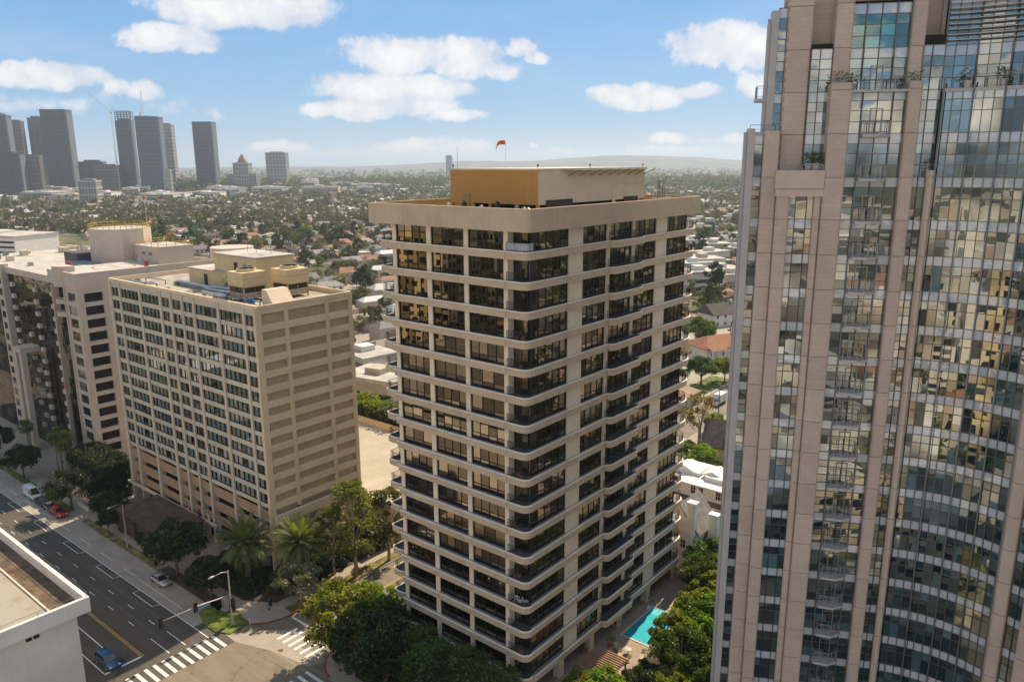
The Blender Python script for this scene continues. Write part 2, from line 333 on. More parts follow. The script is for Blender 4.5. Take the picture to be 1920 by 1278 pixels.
PAVET = slab_mat('warm_paving', (.36, .29, .22), .9, .4)
KERB = mat('kerb_concrete', (.34, .31, .27), .9, var=.2, scale=1.2)
KERBR = mat('kerb_red', (.26, .055, .04), .8, var=.35, scale=1.5)
GRASS = mat('lawn', (.085, .125, .018), .95, var=.35, scale=.7, bump=.6, bscale=18, col2=(.13, .15, .03))
DRYG = mat('dry_lawn', (.15, .125, .045), .95, var=.4, scale=.6, bump=.6, bscale=18, col2=(.20, .17, .06))
SOIL = mat('planting_soil', (.075, .055, .035), .95, var=.3, scale=1.2, bump=.4)

def sheet(name, poly, z, mt, kind='structure', parent=None):
    b = MB(); ar = sum(poly[i][0]*poly[(i+1) % len(poly)][1]-poly[(i+1) % len(poly)][0]*poly[i][1] for i in range(len(poly)))
    b.quad([(x, y, z) for x, y in (poly if ar > 0 else poly[::-1])]); o = b.build(name, mt, parent)
    if kind and parent is None: o['kind'] = kind
    return o
def rect(x0, x1, y0, y1): return [(x0, y0), (x1, y0), (x1, y1), (x0, y1)]
def arc(cx, cy_, r, a0, a1, n=10): return [(cx+r*math.cos(R(a0+(a1-a0)*i/n)), cy_+r*math.sin(R(a0+(a1-a0)*i/n))) for i in range(n+1)]
def offset_line(pts, w):
    out = []
    for i, p in enumerate(pts):
        a = Vector(pts[max(0, i-1)]); c = Vector(pts[min(len(pts)-1, i+1)]); d = (c-a).normalized(); out.append((p[0]-d.y*w, p[1]+d.x*w))
    return out

GS = 14000
gr = sheet('ground', rect(-GS, GS, -GS, GS), 0, GROUNDM)
XL, XR = -96.9, -84.7                # kerbs of the side street
sheet('road', rect(-1600, 500, 35.3, 56.1), .004, ASPH)
sheet('side_road', [(XL-8, 56.1), (XR+8, 56.1), (XR, 63), (XR, 330), (XL, 330), (XL, 64)], .005, ASPH2)
sheet('junction_road', rect(-97.6, -76, 35.3, 56.1), .008, ASPH2)
# paler concrete parking lane and gutter along the boulevard
sheet('parking_lane', rect(-1600, -106, 51.75, 56.1), .008, CONCR)
sheet('gutter', [G(u, v).xy[:] for u, v in ((395, 1166), (440, 1202), (512, 1220), (575, 1248), (612, 1240), (600, 1222), (560, 1213), (575, 1196), (548, 1180), (500, 1180), (440, 1187))], .012, CONCR)
hot_poly = [(-700, 56.1), (-104, 56.1)] + arc(-104, 63.1, 7.1, -90, 0) + [(XL, 330), (-700, 330)]
main_poly = [(XR, 330), (XR, 63.2)] + arc(-78.6, 63.2, 6.1, 180, 270) + [(500, 57.1), (500, 330)]
north_poly = [(-700, 35.3), (-700, 30.2), (500, 30.2), (500, 35.3)]
def pavement(name, poly, z=.13):
    o = MB().prism(poly, -.05, z, 0, 0, False).build(name, PAVE); o['kind'] = 'structure'; return o
pavement('hotel_pavement', hot_poly); pavement('tower_pavement', main_poly); pavement('north_pavement', north_poly)
def kerb(pts, red=None, w=.2):
    n = len(pts); inner = offset_line(pts, w)
    for nm, mt, i0, i1 in ((('kerb', KERB, 0, red[0]), ('kerb', KERBR, red[0], red[1]), ('kerb', KERB, red[1], n-1)) if red else (('kerb', KERB, 0, n-1),)):
        if i1 <= i0: continue
        b = MB()
        for i in range(i0, i1):
            a, c, d, e = pts[i], pts[i+1], inner[i+1], inner[i]
            out = offset_line(pts[i:i+2], -.01)
            b.faces([(*out[0], -.02), (*out[1], -.02), (*d, -.02), (*e, -.02), (*out[0], .155), (*out[1], .155), (*d, .155), (*e, .155)], [(0, 1, 5, 4), (4, 5, 6, 7), (3, 7, 6, 2)])
        o = b.build(nm, mt); o['kind'] = 'structure'
kerb([(-700, 56.1), (-160, 56.1), (-128, 56.1), (-117, 56.1), (-110, 56.1), (-104, 56.1)] + arc(-104, 63.1, 7.1, -90, 0) + [(XL, 66), (XL, 75), (XL, 90), (XL, 330)], red=(4, 18))
kerb([(XR, 330), (XR, 63.2)] + arc(-78.6, 63.2, 6.1, 180, 270) + [(500, 57.1)], red=(1, 11))
kerb([(500, 35.3), (-700, 35.3)])
# lawns and beds
def lawn(name, poly, mt=GRASS, z=.165): sheet(name, poly, z, mt)
lawn('corner_lawn', [G(u, v).xy[:] for u, v in ((372, 1150), (384, 1172), (402, 1184), (432, 1189), (468, 1168), (450, 1150), (425, 1132), (398, 1126))])
lawn('verge_lawn', rect(-99.3, -97.15, 63.5, 140), DRYG)
lawn('verge_lawn', rect(-158, -127, 56.4, 58.0), DRYG); lawn('verge_lawn', rect(-127, -107, 56.4, 58.6), SOIL)
lawn('verge_lawn', rect(-176, -164, 56.4, 58.0), GRASS); lawn('verge_lawn', rect(-230, -184, 56.4, 58.0), GRASS)
lawn('hotel_bed', [(-122, 60.2), (-106.5, 60.6), (-101.6, 63.5), (-101.6, 92), (-108.4, 92), (-108.4, 68.3), (-122, 68.2)], SOIL)
lawn('tower_bed', [(-83, 64), (-77, 59.5), (-54, 59.5), (-54, 68.3), (-83, 68.3)], SOIL)
lawn('garden_bed', [(-47.6, 72), (-47.6, 118), (-30, 118), (-30, 72)], SOIL)
lawn('house_lawn', rect(-84, -68, 150, 166), GRASS); lawn('house_lawn', rect(-84.4, -80, 215, 260), GRASS); lawn('house_lawn', rect(-106, -98, 214, 236), GRASS)
sheet('entrance_forecourt', rect(-160, -122, 58.6, 68.3), .15, PAVET)
sheet('pool_terrace', rect(-57.5, -47.6, 70, 118), .15, PAVET)
# painted markings, one sheet for each line
def mark(poly, z=.016, mt=MARK, nm='lane_marking'): sheet(nm, poly, z, mt)
for y, mt in ((42.95, YELM), (43.25, YELM)): mark(rect(-420, -104.8, y, y+.13), mt=mt, nm='centre_line')
mark(rect(-420, -108, 51.55, 51.7), nm='edge_line'); mark(rect(-108, -101.5, 51.55, 51.7), nm='edge_line')
for y in (45.95, 48.65):
    mark(rect(-108.2, -102.6, y-.2*(y > 47), y-.2*(y > 47)+.13))
    for i in range(26): mark(rect((-112. if y > 47 else -114.1)-i*6.97-1.3, (-112. if y > 47 else -114.1)-i*6.97+.6, y-.5*(y > 47), y-.5*(y > 47)+.12), z=.016)
for i in range(14): mark(rect(-128-i*9-4.5, -128-i*9, 53.2, 53.3), z=.018)
mark(rect(-127, -112, 53.1, 53.2), z=.018)
for i in range(9):          # parking pockets
    x = -116.2-i*14.0
    for rc in (rect(x-6.9, x-.4, 50.35, 50.47), rect(x-7.0, x-6.88, 50.35, 51.5), [(x-.4, 50.35), (x-.3, 50.4), (x, 51.5), (x-.14, 51.5)]): mark(rc, nm='bay_marking')
mark(rect(-300, -108.6, 40.35, 40.5)); mark(rect(-300, -105.3, 37.75, 37.9)); mark(rect(-105.2, -104.8, 37.8, 43), nm='stop_line')
for i in range(12): mark(rect(-101.6, -97.65, 52.3-i*1.28-.42, 52.3-i*1.28+.1), nm='crossing_stripe')
for i in range(10): mark(rect(-83.4, -79.2, 56.2-i*1.32-.5, 56.2-i*1.32), nm='crossing_stripe')
for i, x in enumerate((-93.4, -92.0, -90.6, -89.2, -87.8, -86.4)): mark(rect(x, x+.5, 58.0, 61.6), nm='crossing_stripe')
for x in (-91.85, -91.55): mark(rect(x, x+.12, 62.6, 300), mt=YELM, nm='centre_line')
mark(rect(-96.2, -92.1, 62.7, 63.1), nm='stop_line')
mh = thing('manhole_cover', 'rusty round manhole cover in the pale concrete gutter', 'manhole', (-90.4, 56.6, .013))
MB().cyl(0, 0, 0, .02, .42, n=20).build('cover', RUST, mh); MB().cyl(0, 0, 0, .012, .56, n=20).build('rim', KERB, mh)

# far hills on the horizon
def hills():
    n, k = 90, 9; V = []; Fq = []
    for j in range(k):
        for i in range(n):
            a = R(-52+150*i/(n-1)) if False else YAW-R(46)+R(92)*i/(n-1)
            t = j/(k-1); d = 8600+t*3200
            prof = .5+.5*math.sin(i*.13+.6)+.25*math.sin(i*.31+1)+.12*math.sin(i*.83)
            u = (i/(n-1)); right = min(1, max(0, (.62-u)/.2))
            h = (22*prof+(150+40*prof)*right*(.8+.2*math.sin(i*.4)))*math.sin(math.pi*min(1, t*1.0))**.8+10*nr.rand()*math.sin(math.pi*t)
            V.append((-math.sin(a)*d, math.cos(a)*d, max(-2, h-2)))
    for j in range(k-1):
        for i in range(n-1): Fq.append((j*n+i, j*n+i+1, (j+1)*n+i+1, (j+1)*n+i))
    me = npmesh('hills', np.array(V), np.array(Fq)[:, ::-1], [mat('hill_scrub', (.10, .10, .06), .95, var=.3, scale=.003)])
    for p in me.polygons: p.use_smooth = True
    o = link('hills', me); o['kind'] = 'structure'
hills()

# ================================================================== shared window pieces
_cache = {}
def pane_mesh(w, h, mt, t=.02):
    k = ('p', round(w, 3), round(h, 3), mt.name)
    if k not in _cache: _cache[k] = MB().box(-w/2, w/2, -t/2, t/2, -h/2, h/2).mesh('pane', mt)
    return _cache[k]
def frame_mesh(w, h, cols, rows, mt, t=.07, d=.1, colx=None):
    """window frame, origin bottom centre, glass in the plane y=0; rows = list of transom heights"""
    k = ('f', round(w, 3), round(h, 3), cols, tuple(rows), mt.name, t)
    if k not in _cache:
        b = MB(); b.box(-w/2, -w/2+t, -d, d, 0, h); b.box(w/2-t, w/2, -d, d, 0, h); b.box(-w/2+t, w/2-t, -d, d, 0, t); b.box(-w/2+t, w/2-t, -d, d, h-t, h)
        for i in range(1, cols): x = -w/2+w*i/cols; b.box(x-t/2, x+t/2, -d*.8, d*.8, t, h-t)
        for z in rows:
            for i in range(cols): b.box(-w/2+w*i/cols+t/2+.001, -w/2+w*(i+1)/cols-t/2-.001, -d*.7, d*.7, z-t/2, z+t/2)
        _cache[k] = b.mesh('window_frame', mt)
    return _cache[k]
class Panes:
    def __init__(s, T, mt, limit=300, wob=.004): s.T = T; s.mt = mt; s.n = 0; s.limit = limit; s.rest = MB(); s.wob = wob
    def add(s, parent, base, rz, cx, cz, w, h, mt=None, obj=True):
        """parent: window object at base (its own frame rotated rz); cx, cz local to it"""
        mt = mt or s.mt; tx, tz = rng.uniform(-1, 1)*s.wob, rng.uniform(-1, 1)*s.wob
        if obj and s.n < s.limit:
            s.n += 1; return link('pane', pane_mesh(w, h, mt), parent, (cx, 0, cz), (tx, 0, tz))
        c, q = math.cos(rz), math.sin(rz); pts = []
        for a, e in ((-1, -1), (1, -1), (1, 1), (-1, 1)):
            lx = cx+a*w/2; ly = (a*tz*w/2 - e*tx*h/2); pts.append((base[0]+lx*c-ly*q, base[1]+lx*q+ly*c, base[2]+cz+e*h/2))
        s.rest.quad(pts)
    def finish(s):
        if s.rest.f:
            s.rest.o = s.T.location; o = s.rest.build('pane_field', s.mt, s.T); o['kind'] = 'stuff'
def curtain_mesh(w, h, seed, mt, spans=None):
    """pleated drapes hanging in the given x spans"""
    r = random.Random(seed); b = MB()
    if spans is None:
        a = r.uniform(.15, .5)*w; spans = r.choice([[(-w/2, -w/2+a)], [(w/2-a, w/2)], [(-w/2, -w/2+a*.7), (w/2-a*.7, w/2)], [(-w/2, -w/2+a*.5)]])
    for x0, x1 in spans:
        n = max(2, int((x1-x0)/.09)); pts = [(x0+(x1-x0)*i/n, (.05 if i % 2 else -.05)+r.uniform(-.015, .015)) for i in range(n+1)]
        for i in range(n): b.quad([(*pts[i], 0), (*pts[i+1], 0), (*pts[i+1], h), (*pts[i], h)])
    return b.mesh('curtain', mt)

# ================================================================== THE APARTMENT TOWER (middle)
GLB = glass_mat('bronze_glass', (.30, .265, .21), 1.0, .085, wob=.0026, wscale=.45, rcol=(.95, .84, .66))
CURT = [mat('curtain_cream', (.62, .54, .42), .9, var=.1, stretch=(6, 6, .3)), mat('curtain_sheer', (.50, .46, .40), .9, var=.1), mat('curtain_tan', (.36, .26, .16), .9, var=.1)]
INTW = mat('room_wall', (.26, .20, .14), .9, var=.2, scale=.4)
INTF = mat('room_floor', (.13, .09, .06), .7, var=.2)
TZ = [60.0-3.46*k for k in range(17)]
XF, YF = -53.9, 68.9                     # outer planes of the ledges
def main_tower():
    T = thing('apartment_tower', 'tall tan apartment tower with cream columns, banded balconies and an ochre rooftop box', 'building', (-65, 90, 0)); o = T.location
    def P(nm, b, mt, par=T): b.o = Vector(o); return b.build(nm, mt, par)
    # floors and core seen through the glass
    b = MB()
    for z in TZ: b.box(-76, -55.1, 70.5, 110.5, z-.75, z-.25, 1)
    b.box(-71.5, -59.5, 75.0, 106, 0, 62, 0); b.box(-76, -55.1, 70.5, 110.5, 62.0, 62.6, 0)
    for x in (-69.95, -63.6): b.box(x-.08, x+.08, 70.6, 75, 0, 62, 0)
    for y in (79.3, 86.8, 93.2, 101.4): b.box(-59.5, -55.2, y-.08, y+.08, 0, 62, 0)
    b.box(-76.3, -76.1, 70, 111, 0, 62.3, 0); b.box(-76, -55.3, 110.6, 110.9, 0, 62.3, 0)
    P('interior', b, [INTW, INTF])
    # columns of the boulevard face
    for x0, x1 in ((-76.66, -75.97), (-70.34, -69.57), (-63.96, -63.25), (-57.65, -57.03)):
        P('column', MB().box(x0, x1, YF+.40, YF+1.5, 0, 62.3), CONC2)
    cols_r = [(77.76, 80.81), (86.38, 87.17), (92.8, 93.58), (99.48, 102.66)]
    for y0, y1 in cols_r:
        P('column', MB().box(XF-1.5, XF-.36, y0, y1, 4.2, 62.3), CONC2)
    # spandrel bands of the boulevard face
    def band_left():
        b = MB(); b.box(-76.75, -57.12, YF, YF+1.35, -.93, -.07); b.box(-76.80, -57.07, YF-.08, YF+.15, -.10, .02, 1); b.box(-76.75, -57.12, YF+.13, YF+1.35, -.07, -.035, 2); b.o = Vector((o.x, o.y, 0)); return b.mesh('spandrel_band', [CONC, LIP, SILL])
    def plan_right(off):
        x = XF+off; q = XF+.75+off; r = .8
        pts = [(x, 70.4)] + [(x, 86.6)] + [(q-r+r*math.sin(R(a)), 86.75+r-r*math.cos(R(a))) for a in range(0, 91, 15)] + [(q, 94.2), (q-.12, 94.45), (x, 94.5), (x, 110.2)] + [(x-1.9+1.9*math.cos(R(a)), 110.4+1.9*math.sin(R(a))) for a in range(0, 91, 15)]
        return pts
    def strip_mesh(plan, name, back, deck):
        b = MB(); pl = plan(0); lip = plan(.08); inn = plan(-.15)
        b.prism(pl + back, -.93, -.07, 0, deck)
        n = len(pl)
        for i in range(n-1):
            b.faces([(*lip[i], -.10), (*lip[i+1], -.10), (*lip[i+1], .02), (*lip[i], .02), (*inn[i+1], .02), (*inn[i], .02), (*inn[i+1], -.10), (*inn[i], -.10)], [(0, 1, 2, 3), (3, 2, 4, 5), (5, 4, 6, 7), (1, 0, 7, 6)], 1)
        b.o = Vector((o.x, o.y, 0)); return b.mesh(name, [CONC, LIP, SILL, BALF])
    bl = band_left(); br = strip_mesh(plan_right, 'spandrel_band', [(-57.4, 112.3), (-57.4, 110.9), (-55.3, 110.9), (-55.3, 70.4)], 2)
    def plan_corner(off):
        r = 1.05+off; return [(-57.05, YF-off)] + [(XF-1.05+r*math.sin(R(a)), YF+1.05-r*math.cos(R(a))) for a in range(0, 91, 11)] + [(XF+off, 70.39)]
    bc = strip_mesh(plan_corner, 'balcony_slab', [(-57.05, 70.39)], 3)
    def plan_west(off):
        r = 1.6+off; return [(-79.7-off, 74.4), (-79.7-off, 70.1), (-79.5, 69.75-off), (-78.4, 69.6-off)] + [(-78.3+r*math.sin(R(a)), 71.2-r*math.cos(R(a))) for a in range(10, 91, 16)]
    bw = strip_mesh(plan_west, 'balcony_slab', [(-76.7, 72.0), (-76.7, 74.4)], 3)
    def rail_mesh(path, h=1.02, closed=False, step=.16, solid=None):
        b = MB(); b.tube([(x, y, h) for x, y in path], .032, 6); b.tube([(x, y, .14) for x, y in path], .018, 4)
        for i in range(len(path)-1):
            a, c = Vector(path[i]), Vector(path[i+1]); L = (c-a).length; n = max(1, int(L/step))
            for j in range(n):
                p = a+(c-a)*(j/n); t = .012 if (i+j) % 8 else .028; b.box(p.x-t, p.x+t, p.y-t, p.y+t, 0, h)
        b.o = Vector((o.x, o.y, 0)); return b.mesh('railing', RAILM)
    rc = rail_mesh(plan_corner(-.2)); rw = rail_mesh(plan_west(-.2)); pr = plan_right(-.2)
    rm = rail_mesh(pr[2:11]); rf = rail_mesh([(XF-.2, 109.4)]+pr[-7:])
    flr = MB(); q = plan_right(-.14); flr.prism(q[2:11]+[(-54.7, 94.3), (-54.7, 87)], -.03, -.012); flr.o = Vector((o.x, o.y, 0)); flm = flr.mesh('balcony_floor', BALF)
    glr = MB(); cpath = plan_corner(-.2)
    for i in range(len(cpath)-1): glr.quad([(*cpath[i], .1), (*cpath[i+1], .1), (*cpath[i+1], .98), (*cpath[i], .98)])
    glr.o = Vector((o.x, o.y, 0)); glm = glr.mesh('glass_panel', mat('white_slats', (.5, .5, .5), .5))
    GREENB = mat('planting_green', (.03, .07, .02), .9, var=.4, scale=4)
    for k, z in enumerate(TZ):
        link('spandrel_band', bl, T, (0, 0, z)); link('spandrel_band', br, T, (0, 0, z if k < 16 else z-.25))
        if k < 16 or True:
            s = link('balcony_slab', bc, T, (0, 0, z)); link('railing', rc, s)
            if k == 0: link('slat_screen', glm, s)
            s = link('balcony_slab', bw, T, (0, 0, z)); link('railing', rw, s)
        s = link('balcony_floor', flm, T, (0, 0, z)); link('railing', rm, s); link('railing', rf, T, (0, 0, z))
    # glazing
    pn = Panes(T, GLB, 300, .005)
    bays_l = [(-75.97, -70.34), (-69.57, -63.96), (-63.25, -57.65)]
    bays_r = [(70.45, 77.76, 5), (80.81, 86.38, 4), (87.17, 92.8, 4), (93.58, 99.48, 4), (102.66, 109.1, 5)]
    cm = {}
    for k, z in enumerate(TZ):
        h = 2.3 if k == 0 else 2.53
        if k == 16: h = 2.2
        for j, (x0, x1) in enumerate(bays_l):
            w = x1-x0; cols = rng.choice((4, 4, 4, 3)); tr = .78 if rng.random() < .85 else .6
            wn = link('window', frame_mesh(w, h, cols, (tr,), BRONZE, .065), T, (0, 0, 0)); base = ((x0+x1)/2, YF+.66, z); wn.location = Vector(base)-o
            for i in range(cols):
                pw = w/cols-.05; cx = -w/2+w*(i+.5)/cols
                pn.add(wn, base, 0, cx, (tr+h)/2, pw, h-tr-.06); pn.add(wn, base, 0, cx, tr/2+.03, pw, tr-.06, obj=k < 3)
            if rng.random() < .55:
                key = (j, rng.randrange(5))
                if key not in cm: cm[key] = curtain_mesh(w-.2, 2.3, 40+j*7+key[1], CURT[key[1] % 3])
                link('curtain', cm[key], wn, (0, .45, 0))
        # recessed glass behind the corner balcony and the side face
        w = 2.15; wn = link('window', frame_mesh(w, h, 2, (), BRONZE, .06), T); base = (-55.95, 70.5, z); wn.location = Vector(base)-o
        for i in range(2): pn.add(wn, base, 0, -w/2+w*(i+.5)/2, h/2, w/2-.05, h-.1, obj=False)
        for j, (y0, y1, cols) in enumerate(bays_r):
            w = y1-y0; tr = .8; wn = link('window', frame_mesh(w, h, cols, (tr,) if j not in (2,) else (), BRONZE, .07), T, rot=(0, 0, R(90))); base = (XF-.62, (y0+y1)/2, z); wn.location = Vector(base)-o
            for i in range(cols):
                pw = w/cols-.05; cx = -w/2+w*(i+.5)/cols
                if j == 2: pn.add(wn, base, R(90), cx, h/2, pw, h-.12, obj=False)
                else: pn.add(wn, base, R(90), cx, (tr+h)/2, pw, h-tr-.06, obj=k < 3); pn.add(wn, base, R(90), cx, tr/2+.03, pw, tr-.06, obj=False)
            if rng.random() < .45:
                key = (10+j, rng.randrange(4))
                if key not in cm: cm[key] = curtain_mesh(w-.3, 2.3, 90+j*7+key[1], CURT[key[1] % 3])
                link('curtain', cm[key], wn, (0, .4, 0))
        # dark glazed doors behind the west balconies
        P('balcony_door', MB().box(-76.75, -76.45, 70.6, 73.8, z, z+h), [BRONZE])
    pn.finish()
    # parapet with the roof deck
    b = MB(); x0, x1, y0, y1, t = -80.1, -53.2, 68.4, 111.2, .45; zb, zt = 62.3, 64.9; rr = .7
    outer = [(x0, y0)] + [(x1-rr+rr*math.sin(R(a)), y0+rr-rr*math.cos(R(a))) for a in range(0, 91, 15)] + [(x1, y1), (x0, y1)]
    inner = [(x0+t, y0+t)] + [(x1-rr+(rr-t)*math.sin(R(a)), y0+rr-(rr-t)*math.cos(R(a))) for a in range(0, 91, 15)] + [(x1-t, y1-t), (x0+t, y1-t)]
    n = len(outer)
    for i in range(n):
        j = (i+1) % n
        b.quad([(*outer[i], zb), (*outer[j], zb), (*outer[j], zt), (*outer[i], zt)], 0); b.quad([(*outer[i], zt), (*outer[j], zt), (*inner[j], zt), (*inner[i], zt)], 0)
        b.quad([(*inner[j], zb+.9), (*inner[i], zb+.9), (*inner[i], zt), (*inner[j], zt)], 1)
    b.quad([(*p, zb) for p in reversed(outer)], 0); b.quad([(*p, zb+.9) for p in inner], 2)
    P('parapet', b, [CONC, mat('ochre_render', (.40, .24, .10), .85, var=.08, bump=.1), ROOFG])
    # rooftop box with helipad on top
    px0, px1, py0, py1 = -74.2, -59.2, 78.0, 104.2
    ribbed, N = newmat('ribbed_ochre'); bs = N.n('ShaderNodeBsdfPrincipled'); bs.inputs['Roughness'].default_value = .55
    tc = N.n('ShaderNodeTexCoord').outputs['Object']; wv = N.n('ShaderNodeTexWave', wave_type='BANDS', bands_direction='X'); N.set(wv, 'Vector', tc); wv.inputs['Scale'].default_value = 1.1
    f, _ = N.noise(N.vm('MULTIPLY', tc, (.8, .8, .15)), 1, 4)
    N.set(bs, 'Base Color', N.mix(f, (.42, .20, .035, 1), (.52, .26, .055, 1))); bp = N.n('ShaderNodeBump'); N.set(bp, 'Height', wv.outputs['Fac']); bp.inputs['Strength'].default_value = .6; bp.inputs['Distance'].default_value = .08
    N.nt.links.new(bp.outputs[0], bs.inputs['Normal']); N.nt.links.new(bs.outputs[0], N.n('ShaderNodeOutputMaterial').inputs[0])
    b = MB()
    b.quad([(px0, py0, 64.75), (px1, py0, 64.75), (px1, py0, 69.0), (px0, py0, 69.0)], 0)
    b.quad([(px1, py0, 64.75), (px1, py1, 64.75), (px1, py1, 69.0), (px1, py0, 69.0)], 1)
    b.quad([(px1, py1, 64.75), (px0, py1, 64.75), (px0, py1, 69.0), (px1, py1, 69.0)], 1); b.quad([(px0, py1, 64.75), (px0, py0, 64.75), (px0, py0, 69.0), (px0, py1, 69.0)], 0)
    b.quad([(px0, py1, 64.75), (px1, py1, 64.75), (px1, py0, 64.75), (px0, py0, 64.75)], 1); b.quad([(px0, py0, 69.0), (px1, py0, 69.0), (px1, py1, 69.0), (px0, py1, 69.0)], 1)
    P('rooftop_box', b, [ribbed, CREAMS])
    P('rooftop_core', MB().box(px0+2.5, px1-2.0, py0+2.0, py1-2, 63.2, 64.74), DARKIN)
    for (x, y) in ((px0+.2, py0+.2), (px1-.2, py0+.2), (px1-.2, py1-.2), (px0+7, py0+.2)): P('post', MB().box(x-.18, x+.18, y-.18, y+.18, 63.2, 64.75), ORANGE)
    P('helipad_deck', MB().box(px0-.05, px1+.08, py0-.05, py1+.6, 69.01, 69.22), CREAMS)
    b = MB()
    for i in range(9):
        y = py0+6.5+i*2.45; b.tube([(px1, y, 68.2), (px1+1.5, y+.7, 69.05)], .06, 4)
    b.quad([(px1+.05, py0+5.0, 69.0), (px1+1.5, py0+7.2, 69.0), (px1+1.5, py1+1.2, 69.04), (px1+.05, py1+1.2, 69.04)])
    P('safety_net', b, ALU)
    for (y0, y1, z0, z1) in ((79.6, 85.5, 64.0, 65.3), (98.4, 102.4, 64.0, 65.1)): P('louvre', MB().box(px1-.02, px1+.06, y0, y1, z0, z1), BRONZE)
    P('roof_door', MB().box(px1-.02, px1+.05, 95.3, 96.1, 64.2, 66.0), CREAMS); P('roof_door', MB().box(-71.9, -70.6, py0-.05, py0+.02, 63.3, 66.0), mat('ochre_door', (.36, .2, .07), .6))
    b = MB()
    for zc in (66.9,): b.box(px1-.01, px1+.09, 96.6, 104, zc, zc+.06)
    P('conduit', b, CREAMS)
    for (x, y) in ((px0+.3, py0+.3), (px1-.3, py0+.3), (px1-.3, py0+12), (px1-.3, py1)):
        P('pad_light', MB().cyl(x, y, 69.22, 69.5, .05, n=6).cyl(x, y, 69.5, 69.75, .14, .1, n=8), [RUST])
    P('antenna', MB().tube([(px0+.8, py0+.6, 69.2), (px0+.8, py0+.6, 72.2)], .025, 5), GREYM)
    # pillars under the side face and the dark recessed lobby
    for y in (77.6, 85.2, 93.0, 101.8): P('pillar', MB().box(-55.6, -54.5, y-.55, y+.55, 0, 4.2), CONC2)
    for x in (-70.0, -63.6, -57.4): P('pillar', MB().box(x-.4, x+.4, 69.3, 70.1, 0, 3.6), CONC2)
    P('lobby_wall', MB().box(-75, -58.5, 71.8, 110, 0, 3.7), [mat('lobby_dark_glass', (.015, .015, .014), .12, var=.2, spec=.6)])
    P('soffit', MB().box(-76.4, -54.6, 69.2, 110.4, 3.72, 4.0), CONC)
    return T
main_tower()

# rooftop machinery on the apartment tower
def windsock(loc, label, h=3.6, rz=R(160)):
    t = thing('windsock', label, 'windsock', loc, rz)
    MB().tube([(0, 0, 0), (0, 0, h)], .035, 6).build('pole', WHITE, t)
    b = MB(); n = 8; prof = [(.0, .30, 0), (.5, .28, .02), (.9, .24, -.1), (1.1, .2, -.45), (1.2, .14, -.95)]
    rings = []
    for x, r, dz in prof:
        rings.append([(x+.06, r*math.cos(2*math.pi*i/n), h-.3+dz+r*math.sin(2*math.pi*i/n)) for i in range(n)])
    for a in range(len(prof)-1):
        for i in range(n): b.quad([rings[a][i], rings[a+1][i], rings[a+1][(i+1) % n], rings[a][(i+1) % n]], 0 if a < 3 else 1, True)
    b.build('sock', [mat('orange_fabric', (.62, .10, .02), .7, var=.1), mat('faded_fabric', (.35, .16, .10), .8)], t)
    return t
windsock((-66.5, 80.5, 69.22), 'orange windsock on a thin pole above the ochre rooftop box', rz=R(219))
def roof_vent(loc, r, h, mt, label, grp):
    t = thing('roof_vent', label, 'vent', loc, 0, grp)
    MB().cyl(0, 0, 0, h*.65, r*.6, n=10).build('duct', mt, t); MB().cyl(0, 0, h*.6, h*.85, r, r*.9, n=12).cyl(0, 0, h*.85, h, r*.9, r*.3, n=12).build('cowl', mt, t)
for i in range(9):
    x = -72.5+i*1.9+rng.uniform(-.5, .5)
    roof_vent((x, 73.6+rng.uniform(-1.2, 2.2), 63.2), rng.uniform(.22, .42), rng.uniform(1.5, 2.05), rng.choice((GREYM, BRONZE, CREAMS)), 'small metal roof vent in front of the ochre rooftop box', 'roof vents of the apartment tower')
def wash_davit():
    t = thing('roof_ladder', 'steel roof ladder with tall curved handrails behind the tan parapet', 'ladder', (-56.5, 103.5, 63.2))
    for s in (0, 2.2): MB().tube([(0, s, 0), (0, s, 4.2), (.1, s+.25 if s else s-.1, 4.75), (.2, s+.55 if s else s-.4, 4.6)], .06, 6).build('handrail', GREYM, t)
    b = MB()
    for z in (2.0, 2.5, 3.0, 3.5): b.box(-.05, .05, .5, 1.6, z, z+.06)
    b.box(-.05, .05, .5, .58, 1.5, 4.2).box(-.05, .05, 1.55, 1.63, 1.5, 4.2); b.build('rungs', GREYM, t)
    b = MB(); b.box(-.3, .5, -1.6, 4.0, 1.5, 1.6)
    for i in range(8): b.box(.45, .5, -1.6+i*.8, -1.55+i*.8, 1.6, 2.4)
    b.box(.45, .5, -1.6, 4.0, 2.36, 2.42); b.build('platform', ALU, t)
wash_davit()
